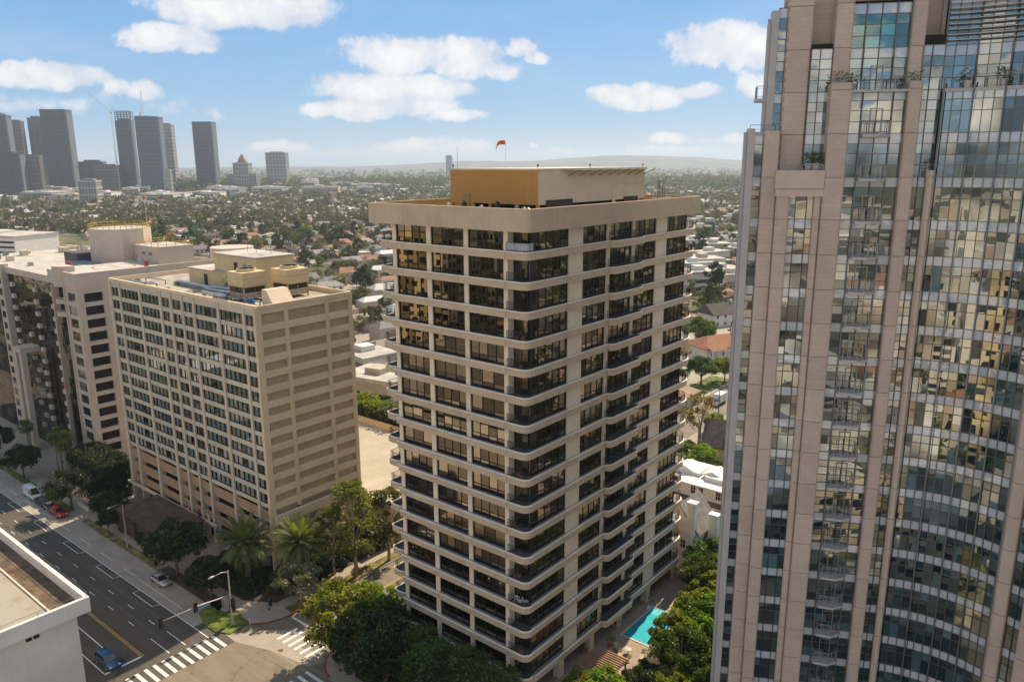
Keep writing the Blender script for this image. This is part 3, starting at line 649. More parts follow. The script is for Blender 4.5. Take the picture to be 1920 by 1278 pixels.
# balcony furniture
def chair(loc, rz, mt, label, grp):
    t = thing('patio_chair', label, 'chair', loc, rz, grp)
    MB().box(-.28, .28, -.28, .28, .38, .44).build('seat', mt, t); MB().faces([(-.28, .26, .44), (.28, .26, .44), (.26, .42, 1.0), (-.26, .42, 1.0), (-.28, .31, .44), (.28, .31, .44), (.26, .47, 1.0), (-.26, .47, 1.0)], [(0, 1, 2, 3), (5, 4, 7, 6), (0, 3, 7, 4), (1, 5, 6, 2), (3, 2, 6, 7)]).build('backrest', mt, t)
    for a in (-.25, .25):
        for c in (-.25, .25): MB().box(a-.025, a+.025, c-.025, c+.025, 0, .38).build('leg', mt, t)
def pot_plant(loc, s, label, grp, pm=None):
    t = thing('potted_plant', label, 'plant', loc, 0, grp)
    MB().cyl(0, 0, 0, .45*s, .2*s, .28*s, n=10).build('pot', pm or TERRA, t)
    b = MB()
    for i in range(70):
        a = rng.uniform(0, 6.28); r = rng.uniform(0, .42)*s; z = .45*s+rng.uniform(0, .7)*s; q = rng.uniform(.08, .16)*s; d = Vector((math.cos(a), math.sin(a), rng.uniform(-.2, .9))).normalized(); e = d.orthogonal().normalized()
        p = Vector((r*math.cos(a), r*math.sin(a), z)); b.quad([p-e*q*.5, p+d*q*.9-e*q*.2, p+d*q*1.6, p+d*q*.9+e*q*.5])
    b.build('leaves', leafA, t)

# ================================================================== THE HOTEL (left of the middle tower)
HOTC = mat('hotel_pale_concrete', (.58, .49, .36), .85, var=.07, scale=.4, bump=.1, streak=.2, rand=.05)
HOTT = mat('hotel_tan_concrete', (.67, .52, .335), .85, var=.06, scale=.4, bump=.1, streak=.2, rand=.05)
HOTB = mat('hotel_brown_panel', (.45, .33, .20), .85, var=.08, scale=.5, bump=.15, streak=.25, rand=.07)
SCRN = mat('ochre_screen', (.44, .27, .15), .7, var=.10, scale=1.2, stretch=(5, 5, .4))
YCREAM = mat('yellow_cream_render', (.62, .48, .26), .85, var=.06, scale=.5, streak=.1)
GLH = glass_mat('hotel_glass', (.80, .86, .86), .55, .06, wob=.006, wscale=.9)
CURW = mat('white_drape', (.78, .78, .76), .9, var=.08, stretch=(8, 8, .3)); CURG = mat('grey_drape', (.48, .52, .52), .9, var=.15, stretch=(8, 8, .3))
def hotel():
    x0, x1, y0, y1, zt = -160.9, -108.7, 68.8, 88.0, 47.1
    T = thing('hotel_building', 'slab hotel with a grid of small windows and blank ribbed tan end wall', 'building', (-135, 78, 0)); o = T.location
    def P(nm, b, mt, par=T): b.o = Vector(o); return b.build(nm, mt, par)
    bays = [(-159.83, -157.36, 2), (-155.91, -149.1, 5), (-147.61, -141.13, 5), (-139.63, -137.2, 2), (-135.78, -133.08, 2), (-131.79, -129.2, 2), (-127.83, -121.24, 5), (-119.81, -113.47, 5), (-112.13, -109.45, 2)]
    bays = [(a, c+(.72 if c < -110 else 0), n) for a, c, n in bays]
    P('core', MB().box(x0+.6, x1-.6, y0+1.2, y1-.6, 0, zt-1.0), DARKIN)
    # pilasters
    edges = [x0] + [e for bb in bays for e in bb[:2]] + [x1-.55]
    for i in range(0, len(edges), 2): P('pilaster', MB().box(edges[i], edges[i+1], y0-.30, y0+1.0, 0, zt-.02), HOTC)
    P('corner_pier', MB().box(x1-.549, x1, y0-.5, y0+.6, 0, zt), HOTT)
    rows = [45.95-2.585*k for k in range(13)]; wh = 1.76
    pn = Panes(T, GLH, 300, .004); cm = {}
    for k, z in enumerate(rows):
        for j, (a, c, n) in enumerate(bays):
            w = c-a
            P('spandrel', MB().box(a, c, y0-.08, y0+1.0, z-2.585, z-wh) if k < 12 else MB().box(a, c, y0-.08, y0+1.0, z-wh-.75, z-wh), HOTC)
            wn = link('window', frame_mesh(w, wh, n, (), BRONZE, .06), T); base = ((a+c)/2, y0+.10, z-wh); wn.location = Vector(base)-o
            for i in range(n): pn.add(wn, base, 0, -w/2+w*(i+.5)/n, wh/2, w/n-.06, wh-.1)
            key = (n, rng.randrange(8))
            if key not in cm:
                r = random.Random(key[0]*50+key[1]); spans = []
                for i in range(n):
                    if r.random() < .88: spans.append((-w/2+w*i/n+.05, -w/2+w*(i+r.uniform(.5, .95))/n))
                b = MB()
                for s0, s1 in spans:
                    m_ = max(2, int((s1-s0)/.1)); kk = 0 if r.random() < .6 else 1
                    for q in range(m_): b.quad([(s0+(s1-s0)*q/m_, .05*(q % 2), 0), (s0+(s1-s0)*(q+1)/m_, .05*((q+1) % 2), 0), (s0+(s1-s0)*(q+1)/m_, .05*((q+1) % 2), wh), (s0+(s1-s0)*q/m_, .05*(q % 2), wh)], kk)
                b.box(-w/2, w/2, .7, .72, 0, wh, 2); cm[key] = b.mesh('curtain', [CURW, CURG, DARKIN])
            link('curtain', cm[key], wn, (0, .18, 0))
    pn.finish()
    for a, c, n in bays: P('spandrel', MB().box(a, c, y0-.08, y0+1.0, rows[0], zt-.03), HOTC)
    # garage levels with ochre screens, then the colonnade
    for (z0, z1) in ((10.15, 11.75), (7.25, 8.85), (4.5, 5.95)):
        for a, c, n in bays:
            m_ = max(1, round((c-a)/1.35))
            for i in range(m_): P('screen_panel', MB().box(a+(c-a)*i/m_+.02, a+(c-a)*(i+1)/m_-.02, y0+.1, y0+.25, z0, z1), SCRN)
    b = MB()
    for z in (4.3, 7.0, 9.9): b.box(x0+.7, x1-.7, y0+.5, y0+8, z-.35, z)
    P('parking_floor', b, HOTC)
    P('shopfront', MB().box(x0+1, x1-1, y0+2.2, y0+2.4, 0, 4.0), mat('shopfront_glass', (.03, .05, .05), .12, var=.2, spec=.6))
    P('ledge', MB().box(x0-.3, -126.5, y0-1.0, y0-.46, 3.95, 4.3), HOTT)
    # blank end wall: ribs, recessed panels and projecting bands
    cols = [(y0+.601, 69.45), (73.99, 74.55), (82.25, 82.85), (87.37, 88.05)]
    for a, c in cols: P('rib', MB().box(x1-.5, x1+.04, a, c, 0 if a > 80 or a < 70 else 11.5, zt+.01), HOTT)
    for a, c in ((69.45, 73.99), (74.55, 82.25), (82.85, 87.37)):
        P('end_panel', MB().box(x1-.9, x1-.42, a, c, 0, zt-.05), HOTB)
        for k in range(14):
            z = zt-.05-2.585*k; h = 1.3 if k else .9
            b = MB(); b.faces([(x1-.42, a, z-h), (x1-.42, c, z-h), (x1-.42, c, z), (x1-.42, a, z), (x1-.02, a, z-h+.12), (x1-.02, c, z-h+.12), (x1-.08, c, z), (x1-.08, a, z)], [(4, 5, 6, 7), (0, 1, 5, 4), (7, 6, 2, 3), (0, 4, 7, 3), (5, 1, 2, 6)])
            P('wall_band', b, HOTT)
    P('back_wall', MB().box(x0, x1-.51, y1-.3, y1, 0, zt), HOTT); P('side_wall', MB().box(x0, x0+.5, y0+1.0, y1-.301, 0, zt), HOTT)
    # car-park decks on the end
    for (z0, z1) in ((10.0, 11.3), (6.9, 8.2), (3.7, 5.0)):
        P('car_park_parapet', MB().box(x1+.12, x1+.85, y0+.1, 83.2, z0, z1), HOTT)
        P('car_park_floor', MB().box(x1-6, x1+.84, y0+.11, 83.1, z0-.3, z0-.01), HOTC)
    # roof
    t = .35; b = MB()
    b.box(x0, x1, y0-.1, y0+t, zt-.02, zt+.55); b.box(x0, x1, y1-t, y1+.02, zt-.02, zt+.55); b.box(x0, x0+t, y0+t, y1-t, zt-.02, zt+.55); b.box(x1-t, x1+.02, y0+t, y1-t, zt-.02, zt+.55)
    P('parapet', b, HOTT); P('roof', MB().box(x0+t, x1-t, y0+t, y1-t, zt-.9, zt-.3), ROOFG)
    zr = zt-.3
    P('plant_room', MB().box(-147, -129, 78.4, 86.5, zr, zr+3.0).box(-147.2, -128.8, 78.2, 86.7, zr+3.0, zr+3.2, 1), [YCREAM, ROOFW])
    P('lift_room', MB().box(-138.5, -124.2, 79.2, 87.2, zr+.1, zr+6.3).box(-138.7, -124.0, 79.0, 87.4, zr+6.3, zr+6.55, 1), [YCREAM, ROOFW])
    for (x, z) in ((-131.0, zr+3.0), (-140.6, zr+.1)): P('door', MB().box(x-.55, x+.55, 79.1 if z > zr+1 else 78.3, 79.25 if z > zr+1 else 78.45, z, z+2.2), BRONZE)
    for x in (-128.0, -126.2): P('louvre', MB().box(x-.6, x+.6, 79.1, 79.24, zr+3.6, zr+5.0), GREYM)
    b = MB()
    for i in range(10): b.box(-134.6+i*.42, -134.1+i*.42, 77.9, 79.1, zr+.15+i*.29, zr+.22+i*.29)
    b.tube([(-134.6, 77.9, zr+1.1), (-130.4, 77.9, zr+4.0)], .03, 4); b.box(-130.4, -129.4, 77.9, 79.19, zr+2.95, zr+3.05); P('stair', b, BRONZE)
    return zr
ZR = hotel()
def cooling_tower(loc, label):
    t = thing('cooling_tower', label, 'cooling tower', loc, 0, 'cooling towers on the hotel roof'); s = 2.1
    b = MB()
    for a in (-1, 1):
        for c in (-1, 1): b.box(a*s-.1, a*s+.1, c*s-.1, c*s+.1, 0, 2.4)
    b.box(-s, s, -s, s, .4, 1.5); b.build('base', mat('stained_panel', (.42, .32, .2), .8, var=.3, scale=1.5, streak=.4), t)
    for sx, sy in ((0, -1), (1, 0), (-1, 0), (0, 1)):
        for a in ((-.5, .5)):
            cx, cy_ = (sx*(s-.02) if sx else a*s, sy*(s-.02) if sy else a*s)
            MB().box(cx-(.03 if sx else s*.42), cx+(.03 if sx else s*.42), cy_-(.03 if sy else s*.42), cy_+(.03 if sy else s*.42), 1.55, 2.35).build('louvre', BRONZE, t)
    MB().faces([(-s, -s, 2.4), (s, -s, 2.4), (s, s, 2.4), (-s, s, 2.4), (-s*1.12, -s*1.12, 2.7), (s*1.12, -s*1.12, 2.7), (s*1.12, s*1.12, 2.7), (-s*1.12, s*1.12, 2.7), (-s*1.12, -s*1.12, 5.0), (s*1.12, -s*1.12, 5.0), (s*1.12, s*1.12, 5.0), (-s*1.12, s*1.12, 5.0)],
        [(0, 1, 5, 4), (1, 2, 6, 5), (2, 3, 7, 6), (3, 0, 4, 7), (4, 5, 9, 8), (5, 6, 10, 9), (6, 7, 11, 10), (7, 4, 8, 11), (8, 9, 10, 11)]).build('casing', YCREAM, t)
    MB().box(-s*1.13, s*1.13, -s*1.13, s*1.13, 3.85, 3.93).build('seam', HOTB, t)
    b = MB(); n = 20; q = [(1.6*math.cos(6.2832*i/n), 1.6*math.sin(6.2832*i/n)) for i in range(n)]; g = [(1.45*a/1.6, 1.45*c/1.6) for a, c in q]
    for i in range(n):
        j = (i+1) % n; b.quad([(*q[i], 5.0), (*q[j], 5.0), (*q[j], 5.5), (*q[i], 5.5)], 0, True); b.quad([(*g[j], 5.0), (*g[i], 5.0), (*g[i], 5.5), (*g[j], 5.5)], 1, True); b.quad([(*q[i], 5.5), (*q[j], 5.5), (*g[j], 5.5), (*g[i], 5.5)], 0)
    b.build('fan_ring', [YCREAM, DARKIN], t)
    b = MB()
    for i in range(6):
        a = i*1.047; d = Vector((math.cos(a), math.sin(a), 0)); e = Vector((-d.y, d.x, 0)); b.quad([d*.2-e*.1+Vector((0, 0, 5.2)), d*1.4-e*.2+Vector((0, 0, 5.15)), d*1.4+e*.2+Vector((0, 0, 5.3)), d*.2+e*.1+Vector((0, 0, 5.28))])
    b.build('fan', GREYM, t)
cooling_tower((-120.2, 74.6, ZR), 'yellow cooling tower with a big fan, beside the rusty tank'); cooling_tower((-117.6, 81.6, ZR), 'yellow cooling tower with a big fan, at the far side of the hotel roof')
def simple(name, label, cat, b, mts, part, loc=(0, 0, 0), group=None):
    t = thing(name, label, cat, loc, 0, group); b.o = Vector(loc); b.build(part, mts, t); return t
b = MB(); b.tube([(-124.6, 75.2, ZR+1.3), (-121.5, 77.0, ZR+1.3)], .95, 16); t = simple('storage_tank', 'rusty cylindrical tank lying on the hotel roof', 'tank', b, RUST, 'drum', (-123.5, 75.6, ZR))
MB(t.location).box(-124.6, -123.8, 74.8, 76.4, ZR-.05, ZR+.5).box(-122.6, -121.9, 75.6, 77.4, ZR-.05, ZR+.5).build('cradle', GREYM, t)
b = MB().faces([(-113.6, 73.0, ZR), (-110.2, 73.0, ZR), (-110.2, 77.2, ZR), (-113.6, 77.2, ZR), (-113.6, 73.0, ZR+2.6), (-113.6, 77.2, ZR+2.6), (-112.3, 73.0, ZR+2.6), (-112.3, 77.2, ZR+2.6)], [(0, 1, 6, 4), (1, 2, 7, 6), (2, 3, 5, 7), (3, 0, 4, 5), (4, 6, 7, 5)])
simple('roof_hood', 'wedge-shaped cream hood near the corner of the hotel roof', 'hood', b, CREAMS, 'casing', (-112, 75, ZR))
for (x, y, lab) in ((-114.9, 71.6, 'bright blue pump on the hotel roof next to the parapet'), (-114.6, 76.9, 'bright blue pump on the hotel roof behind the cream hood')):
    t = thing('pump', lab, 'pump', (x, y, ZR)); MB().cyl(0, 0, .4, 1.1, .5, n=12).build('motor', BLUE, t); MB().box(-.7, .7, -.4, .4, 0, .4).build('plinth', KERB, t); MB().tube([(.4, 0, .7), (1.1, 0, .7)], .22, 8).build('flange', BLUE, t)
pipe_runs = [([(-146, 75.5, .7), (-134, 75.2, .7), (-128, 75.9, .9), (-124.5, 77.5, 1.0)], .34), ([(-134, 74.4, .6), (-127, 73.7, .8), (-123, 73.0, 1.2), (-122, 74.5, 1.4)], .28), ([(-131, 72.2, .5), (-126, 71.5, .6), (-121.5, 71.2, .9)], .4), ([(-157, 70.8, .5), (-150, 71.0, .6), (-146, 71.2, .8)], .18), ([(-155, 73.5, .9), (-148.5, 74.2, .9)], .15), ([(-117.5, 70.3, .4), (-112, 70.5, .4)], .12), ([(-117.5, 72.3, .6), (-113.5, 72.5, .6)], .15), ([(-128, 72.8, .4), (-119, 72.0, .5)], .16)]
for i, (pts, r) in enumerate(pipe_runs):
    b = MB(); b.tube([(x, y, ZR+z) for x, y, z in pts], r, 8)
    t = simple('roof_pipe', 'silver insulated pipe run lying across the hotel roof', 'pipe', b, STEEL, 'pipe', (pts[0][0], pts[0][1], ZR), 'pipes on the hotel roof')
    b = MB(t.location)
    for x, y, z in pts: b.box(x-.08, x+.08, y-.08, y+.08, ZR-.02, ZR+z)
    b.build('support', GREYM, t)
for i in range(26):
    x, y = rng.uniform(-157, -111), rng.choice((rng.uniform(70, 74), rng.uniform(69.8, 77)))
    if -125 < x < -112 and 72 < y: continue
    s = rng.uniform(.25, .6); t = thing('roof_unit', 'small grey air unit on the hotel roof among the pipes', 'air unit', (x, y, ZR), rng.uniform(0, 1.5), 'air units on the hotel roof')
    MB().box(-s, s, -s*.7, s*.7, 0, s*1.2).build('casing', rng.choice((STEEL, GREYM, CREAMS)), t); MB().cyl(0, 0, s*1.2, s*1.35, s*.5, n=10).build('fan_ring', GREYM, t)
t = thing('satellite_dish', 'white satellite dish on the yellow rooms of the hotel roof', 'dish', (-127.5, 84.6, ZR+6.55)); MB().tube([(0, 0, 0), (0, 0, 2.0)], .05, 6).build('mast', GREYM, t)
b = MB(); n = 14; c = [Vector((.55*math.cos(6.2832*i/n), -.12, 2.3+.55*math.sin(6.2832*i/n))) for i in range(n)]
for i in range(n): b.quad([c[i], c[(i+1) % n], (0, .08, 2.3)])
b.build('reflector', WHITE, t)
for x in (-133.5, -130.6): simple('roof_mast', 'thin antenna mast on the yellow rooms of the hotel roof', 'antenna', MB().tube([(x, 83.5, ZR+6.5), (x, 83.5, ZR+9)], .04, 5), GREYM, 'mast', (x, 83.5, ZR+6.5), 'masts on the hotel roof')
# entrance canopy
t = thing('entrance_canopy', 'dark brown flat canopy over the hotel drive', 'canopy', (-138, 62.5, 0))
MB(t.location).box(-147.5, -129.5, 59.0, 67.4, 4.6, 5.0).build('roof', mat('brown_canopy', (.10, .065, .045), .8, var=.25, scale=.6), t)
for x in (-147, -141.2, -135.4, -130): MB(t.location).box(x-.25, x+.25, 59.3, 59.8, .1, 4.6).build('post', mat('canopy_post', (.12, .09, .07), .7), t)
for i in range(14): MB(t.location).box(-147.2+i*.5, -147.0+i*.5, 59.05, 59.15, .8, 4.6).build('slat', mat('canopy_post', (.12, .09, .07)), t)
# flags over the entrance
def flag(loc, kind, label):
    t = thing('flag', label, 'flag', loc); MB().tube([(0, 0, 0), (0, -1.6, 1.5)], .035, 5).build('pole', WHITE, t)
    me = []; nx, nz = 8, 7; cols = {'us': None, 'purple': (.10, .03, .16), 'cal': (.62, .60, .56), 'sky': (.22, .36, .50)}[kind]
    def pt(i, j): return (.08*math.sin(i*1.1+j*.5), -1.5+1.9*i/nx*.25-.25, 1.35-.25*i/nx-2.0*j/nz*.9) if False else (-.1+1.1*i/nx, -1.55+.12*math.sin(i*1.3+j*.4), 1.4-.35*i/nx-1.9*j/nz)
    mts = [mat('flag_red', (.45, .03, .04), .8, var=.05), mat('flag_white', (.66, .64, .62), .8, var=.05), mat('flag_blue', (.03, .05, .2), .8, var=.05)] + ([mat('flag_'+kind, cols, .8, var=.08)] if cols else [])
    b = MB()
    for i in range(nx):
        for j in range(nz):
            k = 3 if cols else (2 if (i < 4 and j < 4) else (j % 2))
            if kind == 'cal' and j == nz-1: k = 0
            b.quad([pt(i, j), pt(i+1, j), pt(i+1, j+1), pt(i, j+1)], k, True)
    b.build('cloth', mts, t)
flag((-134.4, 68.2, 6.2), 'us', 'striped red, white and blue flag above the brown canopy'); flag((-130.3, 68.2, 6.0), 'purple', 'dark purple flag beside the brown canopy'); flag((-126.9, 68.2, 5.8), 'cal', 'white flag with a red lower edge on the hotel front'); flag((-123.2, 68.2, 5.4), 'sky', 'pale blue flag on the hotel front')

# deck and stair behind the hotel
t = thing('parking_deck', 'pale flat car-park deck behind the hotel with a low parapet', 'car park', (-122, 100, 0))
MB(t.location).box(-150, -101.5, 88.6, 118, 0, 7.6).build('structure', HOTT, t); MB(t.location).box(-149.6, -101.9, 89, 117.6, 7.6, 7.62).build('deck', mat('sunny_deck', (.40, .35, .27), .9, var=.1, scale=.2), t)
MB(t.location).box(-150, -101.5, 117.5, 118, 7.62, 9.0).build('parapet', YCREAM, t); MB(t.location).box(-108, -101.5, 88.6, 89, 7.62, 8.5).build('parapet', HOTT, t)
b = MB(t.location)
for i in range(12): b.box(-101.4, -99.9, 90+i*.5, 90.5+i*.5, .6+i*.6, .7+i*.6)
b.tube([(-99.9, 90, 1.6), (-99.9, 96, 8.6)], .05, 5).build('stair', HOTC, t)

# ================================================================== THE STONE AND GLASS TOWER (right)
def stone_mat():
    mt, N = newmat('pink_stone'); out = N.n('ShaderNodeOutputMaterial'); b = N.n('ShaderNodeBsdfPrincipled'); b.inputs['Roughness'].default_value = .6; b.inputs['Specular IOR Level'].default_value = .3
    tc = N.n('ShaderNodeTexCoord').outputs['Object']; sx = N.n('ShaderNodeSeparateXYZ'); N.set(sx, 0, tc); cb = N.n('ShaderNodeCombineXYZ'); N.set(cb, 0, N.m('ADD', sx.outputs[0], N.m('MULTIPLY', sx.outputs[1], 1.0))); N.set(cb, 1, sx.outputs[2])
    br = N.n('ShaderNodeTexBrick'); N.set(br, 'Vector', cb.outputs[0]); br.inputs['Scale'].default_value = 1; br.inputs['Mortar Size'].default_value = .007; br.inputs['Brick Width'].default_value = .9; br.inputs['Row Height'].default_value = .42
    br.inputs['Color1'].default_value = (.57, .44, .34, 1); br.inputs['Color2'].default_value = (.52, .40, .31, 1); br.inputs['Mortar'].default_value = (.36, .26, .195, 1)
    f, _ = N.noise(tc, .5, 5, .6); hs = N.n('ShaderNodeHueSaturation'); N.set(hs, 'Color', N.mix(N.m('MULTIPLY', N.ss(f, .4, .75), .3), br.outputs[0], (.44, .32, .24, 1))); N.set(hs, 'Value', N.m('ADD', .93, N.m('MULTIPLY', N.n('ShaderNodeObjectInfo').outputs['Random'], .14))); N.set(b, 'Base Color', hs.outputs[0])
    N.nt.links.new(b.outputs[0], out.inputs[0]); return mt
STONE = stone_mat()
STONE2 = mat('smooth_pink_stone', (.57, .44, .34), .6, var=.06, scale=.5)
MIRR = mirror_mat('tower_glass', (.78, .78, .72), (.009, .030, .036), .022, .17, .33, .52)
MIRR2 = mirror_mat('upper_glass', (.80, .86, .86), (.035, .065, .07), .012, .30, .27, .2)
TEAL = mirror_mat('teal_glass', (.55, .75, .72), (.02, .09, .09), .004, .3, .2, .1)
SPAN = mirror_mat('spandrel_glass', (.9, .94, .97), (.52, .54, .55), .012, .5, .13, .05, flat=True)
SPGR = mat('grey_panel', (.46, .42, .39), .5, var=.05)
MULL = mat('mullion_metal', (.17, .145, .115), .35, .6, var=.05)
LV = [83.2, 79.57, 75.95, 72.33, 68.58] + [64.87-3.165*k for k in range(21)]
def glass_tower():
    T = thing('glass_tower', 'pink stone and mirrored glass tower with a concave curtain wall and stacked balconies', 'building', (-19.61, 74.30, 0), R(27.9))
    def P(nm, b, mt, par=T): return b.build(nm, mt, par)
    th0, th1, rad = 5., 50., 11.67
    def cp(th, off=0.): return (5.24+rad*(math.sin(R(th))-math.sin(R(th0)))+ off*math.sin(R(th)), -(rad*(math.cos(R(th0))-math.cos(R(th)))) + off*math.cos(R(th)))
    # glass columns: (x, y, rotation, width, zmin, zmax, rows, glass)
    C = []
    def run(xs, y, z0, z1, rows=3, gm=None, rz=0): 
        for a, c in zip(xs[:-1], xs[1:]): C.append(((a+c)/2, y, rz, c-a, z0, z1, rows, gm or MIRR))
    run([-9.87, -9.08], 1.0, 0, 72.0); run([-8.35, -7.62], 1.9, 72.4, 83, 3, MIRR2)
    run([-6.62, -6.05, -5.1, -4.55], -.15, 0, 68.0, 2); run([-5.5, -4.75, -3.75], 1.0, 69.0, 80.0, 3, MIRR2)
    run([-2.18, -1.16, .08, 1.31, 2.35], 0, 0, 76.0); run([-2.3, -1.16, .08, 1.31, 2.45], 1.3, 76.0, 84, 3, MIRR2)
    run([3.44, 4.04, 4.64], .1, 0, 68.4); run([3.5, 4.2, 5.2], .5, 68.6, 80.4, 3, MIRR2)
    dth = (th1-th0)/12
    for i in range(12):
        a, c = cp(th0+dth*i), cp(th0+dth*(i+1)); C.append(((a[0]+c[0])/2, (a[1]+c[1])/2, -R(th0+dth*(i+.5)), math.hypot(c[0]-a[0], c[1]-a[1])-.01, 0, 76.0, 2, MIRR))
        a, c = cp(th0+dth*i, 1.2), cp(th0+dth*(i+1), 1.2); C.append(((a[0]+c[0])/2, (a[1]+c[1])/2, -R(th0+dth*(i+.5)), math.hypot(c[0]-a[0], c[1]-a[1])-.01, 76.0, 84, 3, MIRR2))
    e = cp(th1); d50 = (math.cos(R(50)), -math.sin(R(50)))
    def along(t, off=0.): return (e[0]+d50[0]*t+off*math.sin(R(50)), e[1]+d50[1]*t+off*math.cos(R(50)))
    for t0, t1 in ((1.3, 1.95), (1.95, 2.6), (4.3, 5.2), (5.2, 6.4), (6.4, 7.6), (7.6, 8.5)):
        p = along((t0+t1)/2, .2); C.append((p[0], p[1], -R(50), t1-t0, 0, 84, 2, MIRR))
    # dark body behind the glass
    body = [(-9.9, 2.3), (5.2, 2.3)] + [cp(th, 2.6) for th in (5, 16, 27, 38, 50)] + [along(9, 2.4), along(11, 26), (-4.1, 26)]
    P('body', MB().prism(body, 0, 71.9), DARKIN)
    b = MB()
    for x, y, rz, w, z0, z1, rows, gm in C:        # backing close behind every glass strip
        c, q = math.cos(rz), math.sin(rz); a = [(x+lx*c-ly*q, y+lx*q+ly*c) for lx, ly in ((-w/2, .12), (w/2, .12), (w/2, 1.1), (-w/2, 1.1))]; b.prism(a, z0, z1)
    P('backing', b, DARKIN)
    # panes and spandrels
    order = sorted(range(len(C)), key=lambda i: abs(C[i][0]-3))
    npane = nsp = 0; rest = {m_.name: (MB(), m_) for m_ in (MIRR, MIRR2, TEAL, SPAN)}
    for li in range(len(LV)-1):
        zt, zb = LV[li], LV[li+1]; fr = MB()
        for ci in order:
            x, y, rz, w, z0, z1, rows, gm = C[ci]
            if zt-.5 < z0 or zt-.9 > z1: continue
            ztop = zt-.87; c, q = math.cos(rz), math.sin(rz)
            parts = [(ztop, zt, SPAN)]; H = ztop-max(zb, 0); fz = {3: [0, .36, .70, 1], 2: [0, .66, 1]}[rows]
            for k in range(len(fz)-1): parts.append((max(zb, 0)+H*fz[k], max(zb, 0)+H*fz[k+1], TEAL if (zt > 83 and -2.5 < x < 2.6) else gm))
            for p0, p1, mt in parts:
                if p1-p0 < .1 or p0 < 6: continue
                hh, ww = p1-p0-.05, w-.05; tx, tz = rng.uniform(-1, 1)*.006, rng.uniform(-1, 1)*.007
                is_sp = mt is SPAN
                use = (nsp < 300) if is_sp else (npane < 300 and 20 < zt < 77)
                if use and (not is_sp) and rows == 3 and p1 == parts[1][1] and False: use = False
                if use:
                    if is_sp: nsp += 1
                    else: npane += 1
                    link('spandrel_panel' if is_sp else 'pane', pane_mesh(ww, hh, mt), T, (x, y, (p0+p1)/2), (tx, 0, rz+tz))
                else:
                    pts = []
                    for a, e_ in ((-1, -1), (1, -1), (1, 1), (-1, 1)):
                        lx = a*ww/2; ly = a*tz*ww/2-e_*tx*hh/2; pts.append((x+lx*c-ly*q, y+lx*q+ly*c, (p0+p1)/2+e_*hh/2))
                    rest[mt.name][0].quad(pts)
                a = [(x+lx*c-ly*q, y+lx*q+ly*c) for lx, ly in ((-w/2+.035, -.06), (w/2-.035, -.06), (w/2-.035, .05), (-w/2+.035, .05))]; fr.prism(a, p1-.03, p1+.03)
            for s in (-1, 1):
                a = [(x+lx*c-ly*q, y+lx*q+ly*c) for lx, ly in ((s*w/2-.035, -.08), (s*w/2+.03, -.08), (s*w/2+.03, .05), (s*w/2-.035, .05))]; fr.prism(a, max(zb, z0, 0), min(zt, z1+.9)-.001)
        if fr.f: P('mullion_frame', fr, MULL)['kind'] = 'stuff'
    for nm, (bb, mt) in rest.items():
        if bb.f: o = P('pane_field', bb, mt); o['kind'] = 'stuff'
    # stone piers, one block for each storey with an open joint between
    def pier(x0, x1, y0, y1, ztop, zbot=0, ch=.12, rot=None, mt=None):
        lev = [z for z in LV if zbot < z < ztop-.6]; cuts = [ztop] + lev + [zbot]
        for a, c in zip(cuts[:-1], cuts[1:]):
            poly = [(x0, y1), (x0, y0+ch), (x0+ch, y0), (x1-ch, y0), (x1, y0+ch), (x1, y1)]
            if rot: poly = [rot(px, py) for px, py in poly]
            P('stone_block', MB().prism(poly, c+.025, a-.025), mt or STONE)
        poly = [(x0+.04, y1), (x0+.04, y0+ch+.04), (x1-.04, y0+ch+.04), (x1-.04, y1)]
        if rot: poly = [rot(px, py) for px, py in poly]
        P('pier_core', MB().prism(poly, zbot, ztop-.05), STONE2)
    pier(-9.08, -7.75, .1, 2.4, 72.7); pier(-7.62, -5.5, 1.2, 3, 84, 69); pier(-7.75, -6.62, -.5, 1.6, 68.2); pier(-4.55, -3.9, -.45, 1.6, 68.2)
    pier(-3.88, -2.18, -.75, 1.9, 76.6); pier(-3.7, -2.3, .55, 2.6, 86, 76.6); pier(2.35, 3.44, -.75, 1.9, 76.6); pier(2.45, 3.6, .55, 2.6, 86, 76.6)
    pier(4.64, 5.26, -.4, 1.2, 69.2, 0, .2, None, STONE2)
    rot50 = lambda px, py: along(px, py)
    pier(.05, 1.25, -.5, .9, 84, 0, .35, rot50, STONE2); pier(2.65, 4.25, -.5, .9, 84, 0, .12, rot50)
    P('bay_parapet', MB().prism([(-7.95, 1.2), (-7.95, -.5), (-7.7, -.75), (-3.86, -.75), (-3.86, 1.2)], 67.6, 69.2), STONE2)
    P('bay_cornice', MB().prism([(-7.9, 1.2), (-7.9, -.42), (-7.7, -.62), (-3.87, -.62), (-3.87, 1.2)], 66.9, 67.58), STONE2)
    P('bay_shaft', MB().box(-7.72, -3.95, -.05, 1.3, 0, 66.9), DARKIN)
    # metal corner pilasters on the left edge and the side wall
    P('corner_pilaster', MB().box(-10.5, -9.87, .75, 2.2, 0, 72.9).box(-10.75, -10.52, 1.1, 2.2, 0, 72.6), SPGR)
    P('corner_pilaster', MB().box(-8.95, -8.35, 1.7, 3.0, 72.5, 83).box(-9.2, -8.97, 1.95, 3, 72.5, 82), SPGR)
    P('side_wall', MB().prism([(-10.74, 2.21), (-9.9, 2.21), (-4, 26), (-6.2, 26)], 0, 72.4), SPGR); P('upper_side_wall', MB().prism([(-9.15, 3.01), (-8.0, 3.01), (-4, 24), (-5.2, 24)], 72, 82.5), STONE)
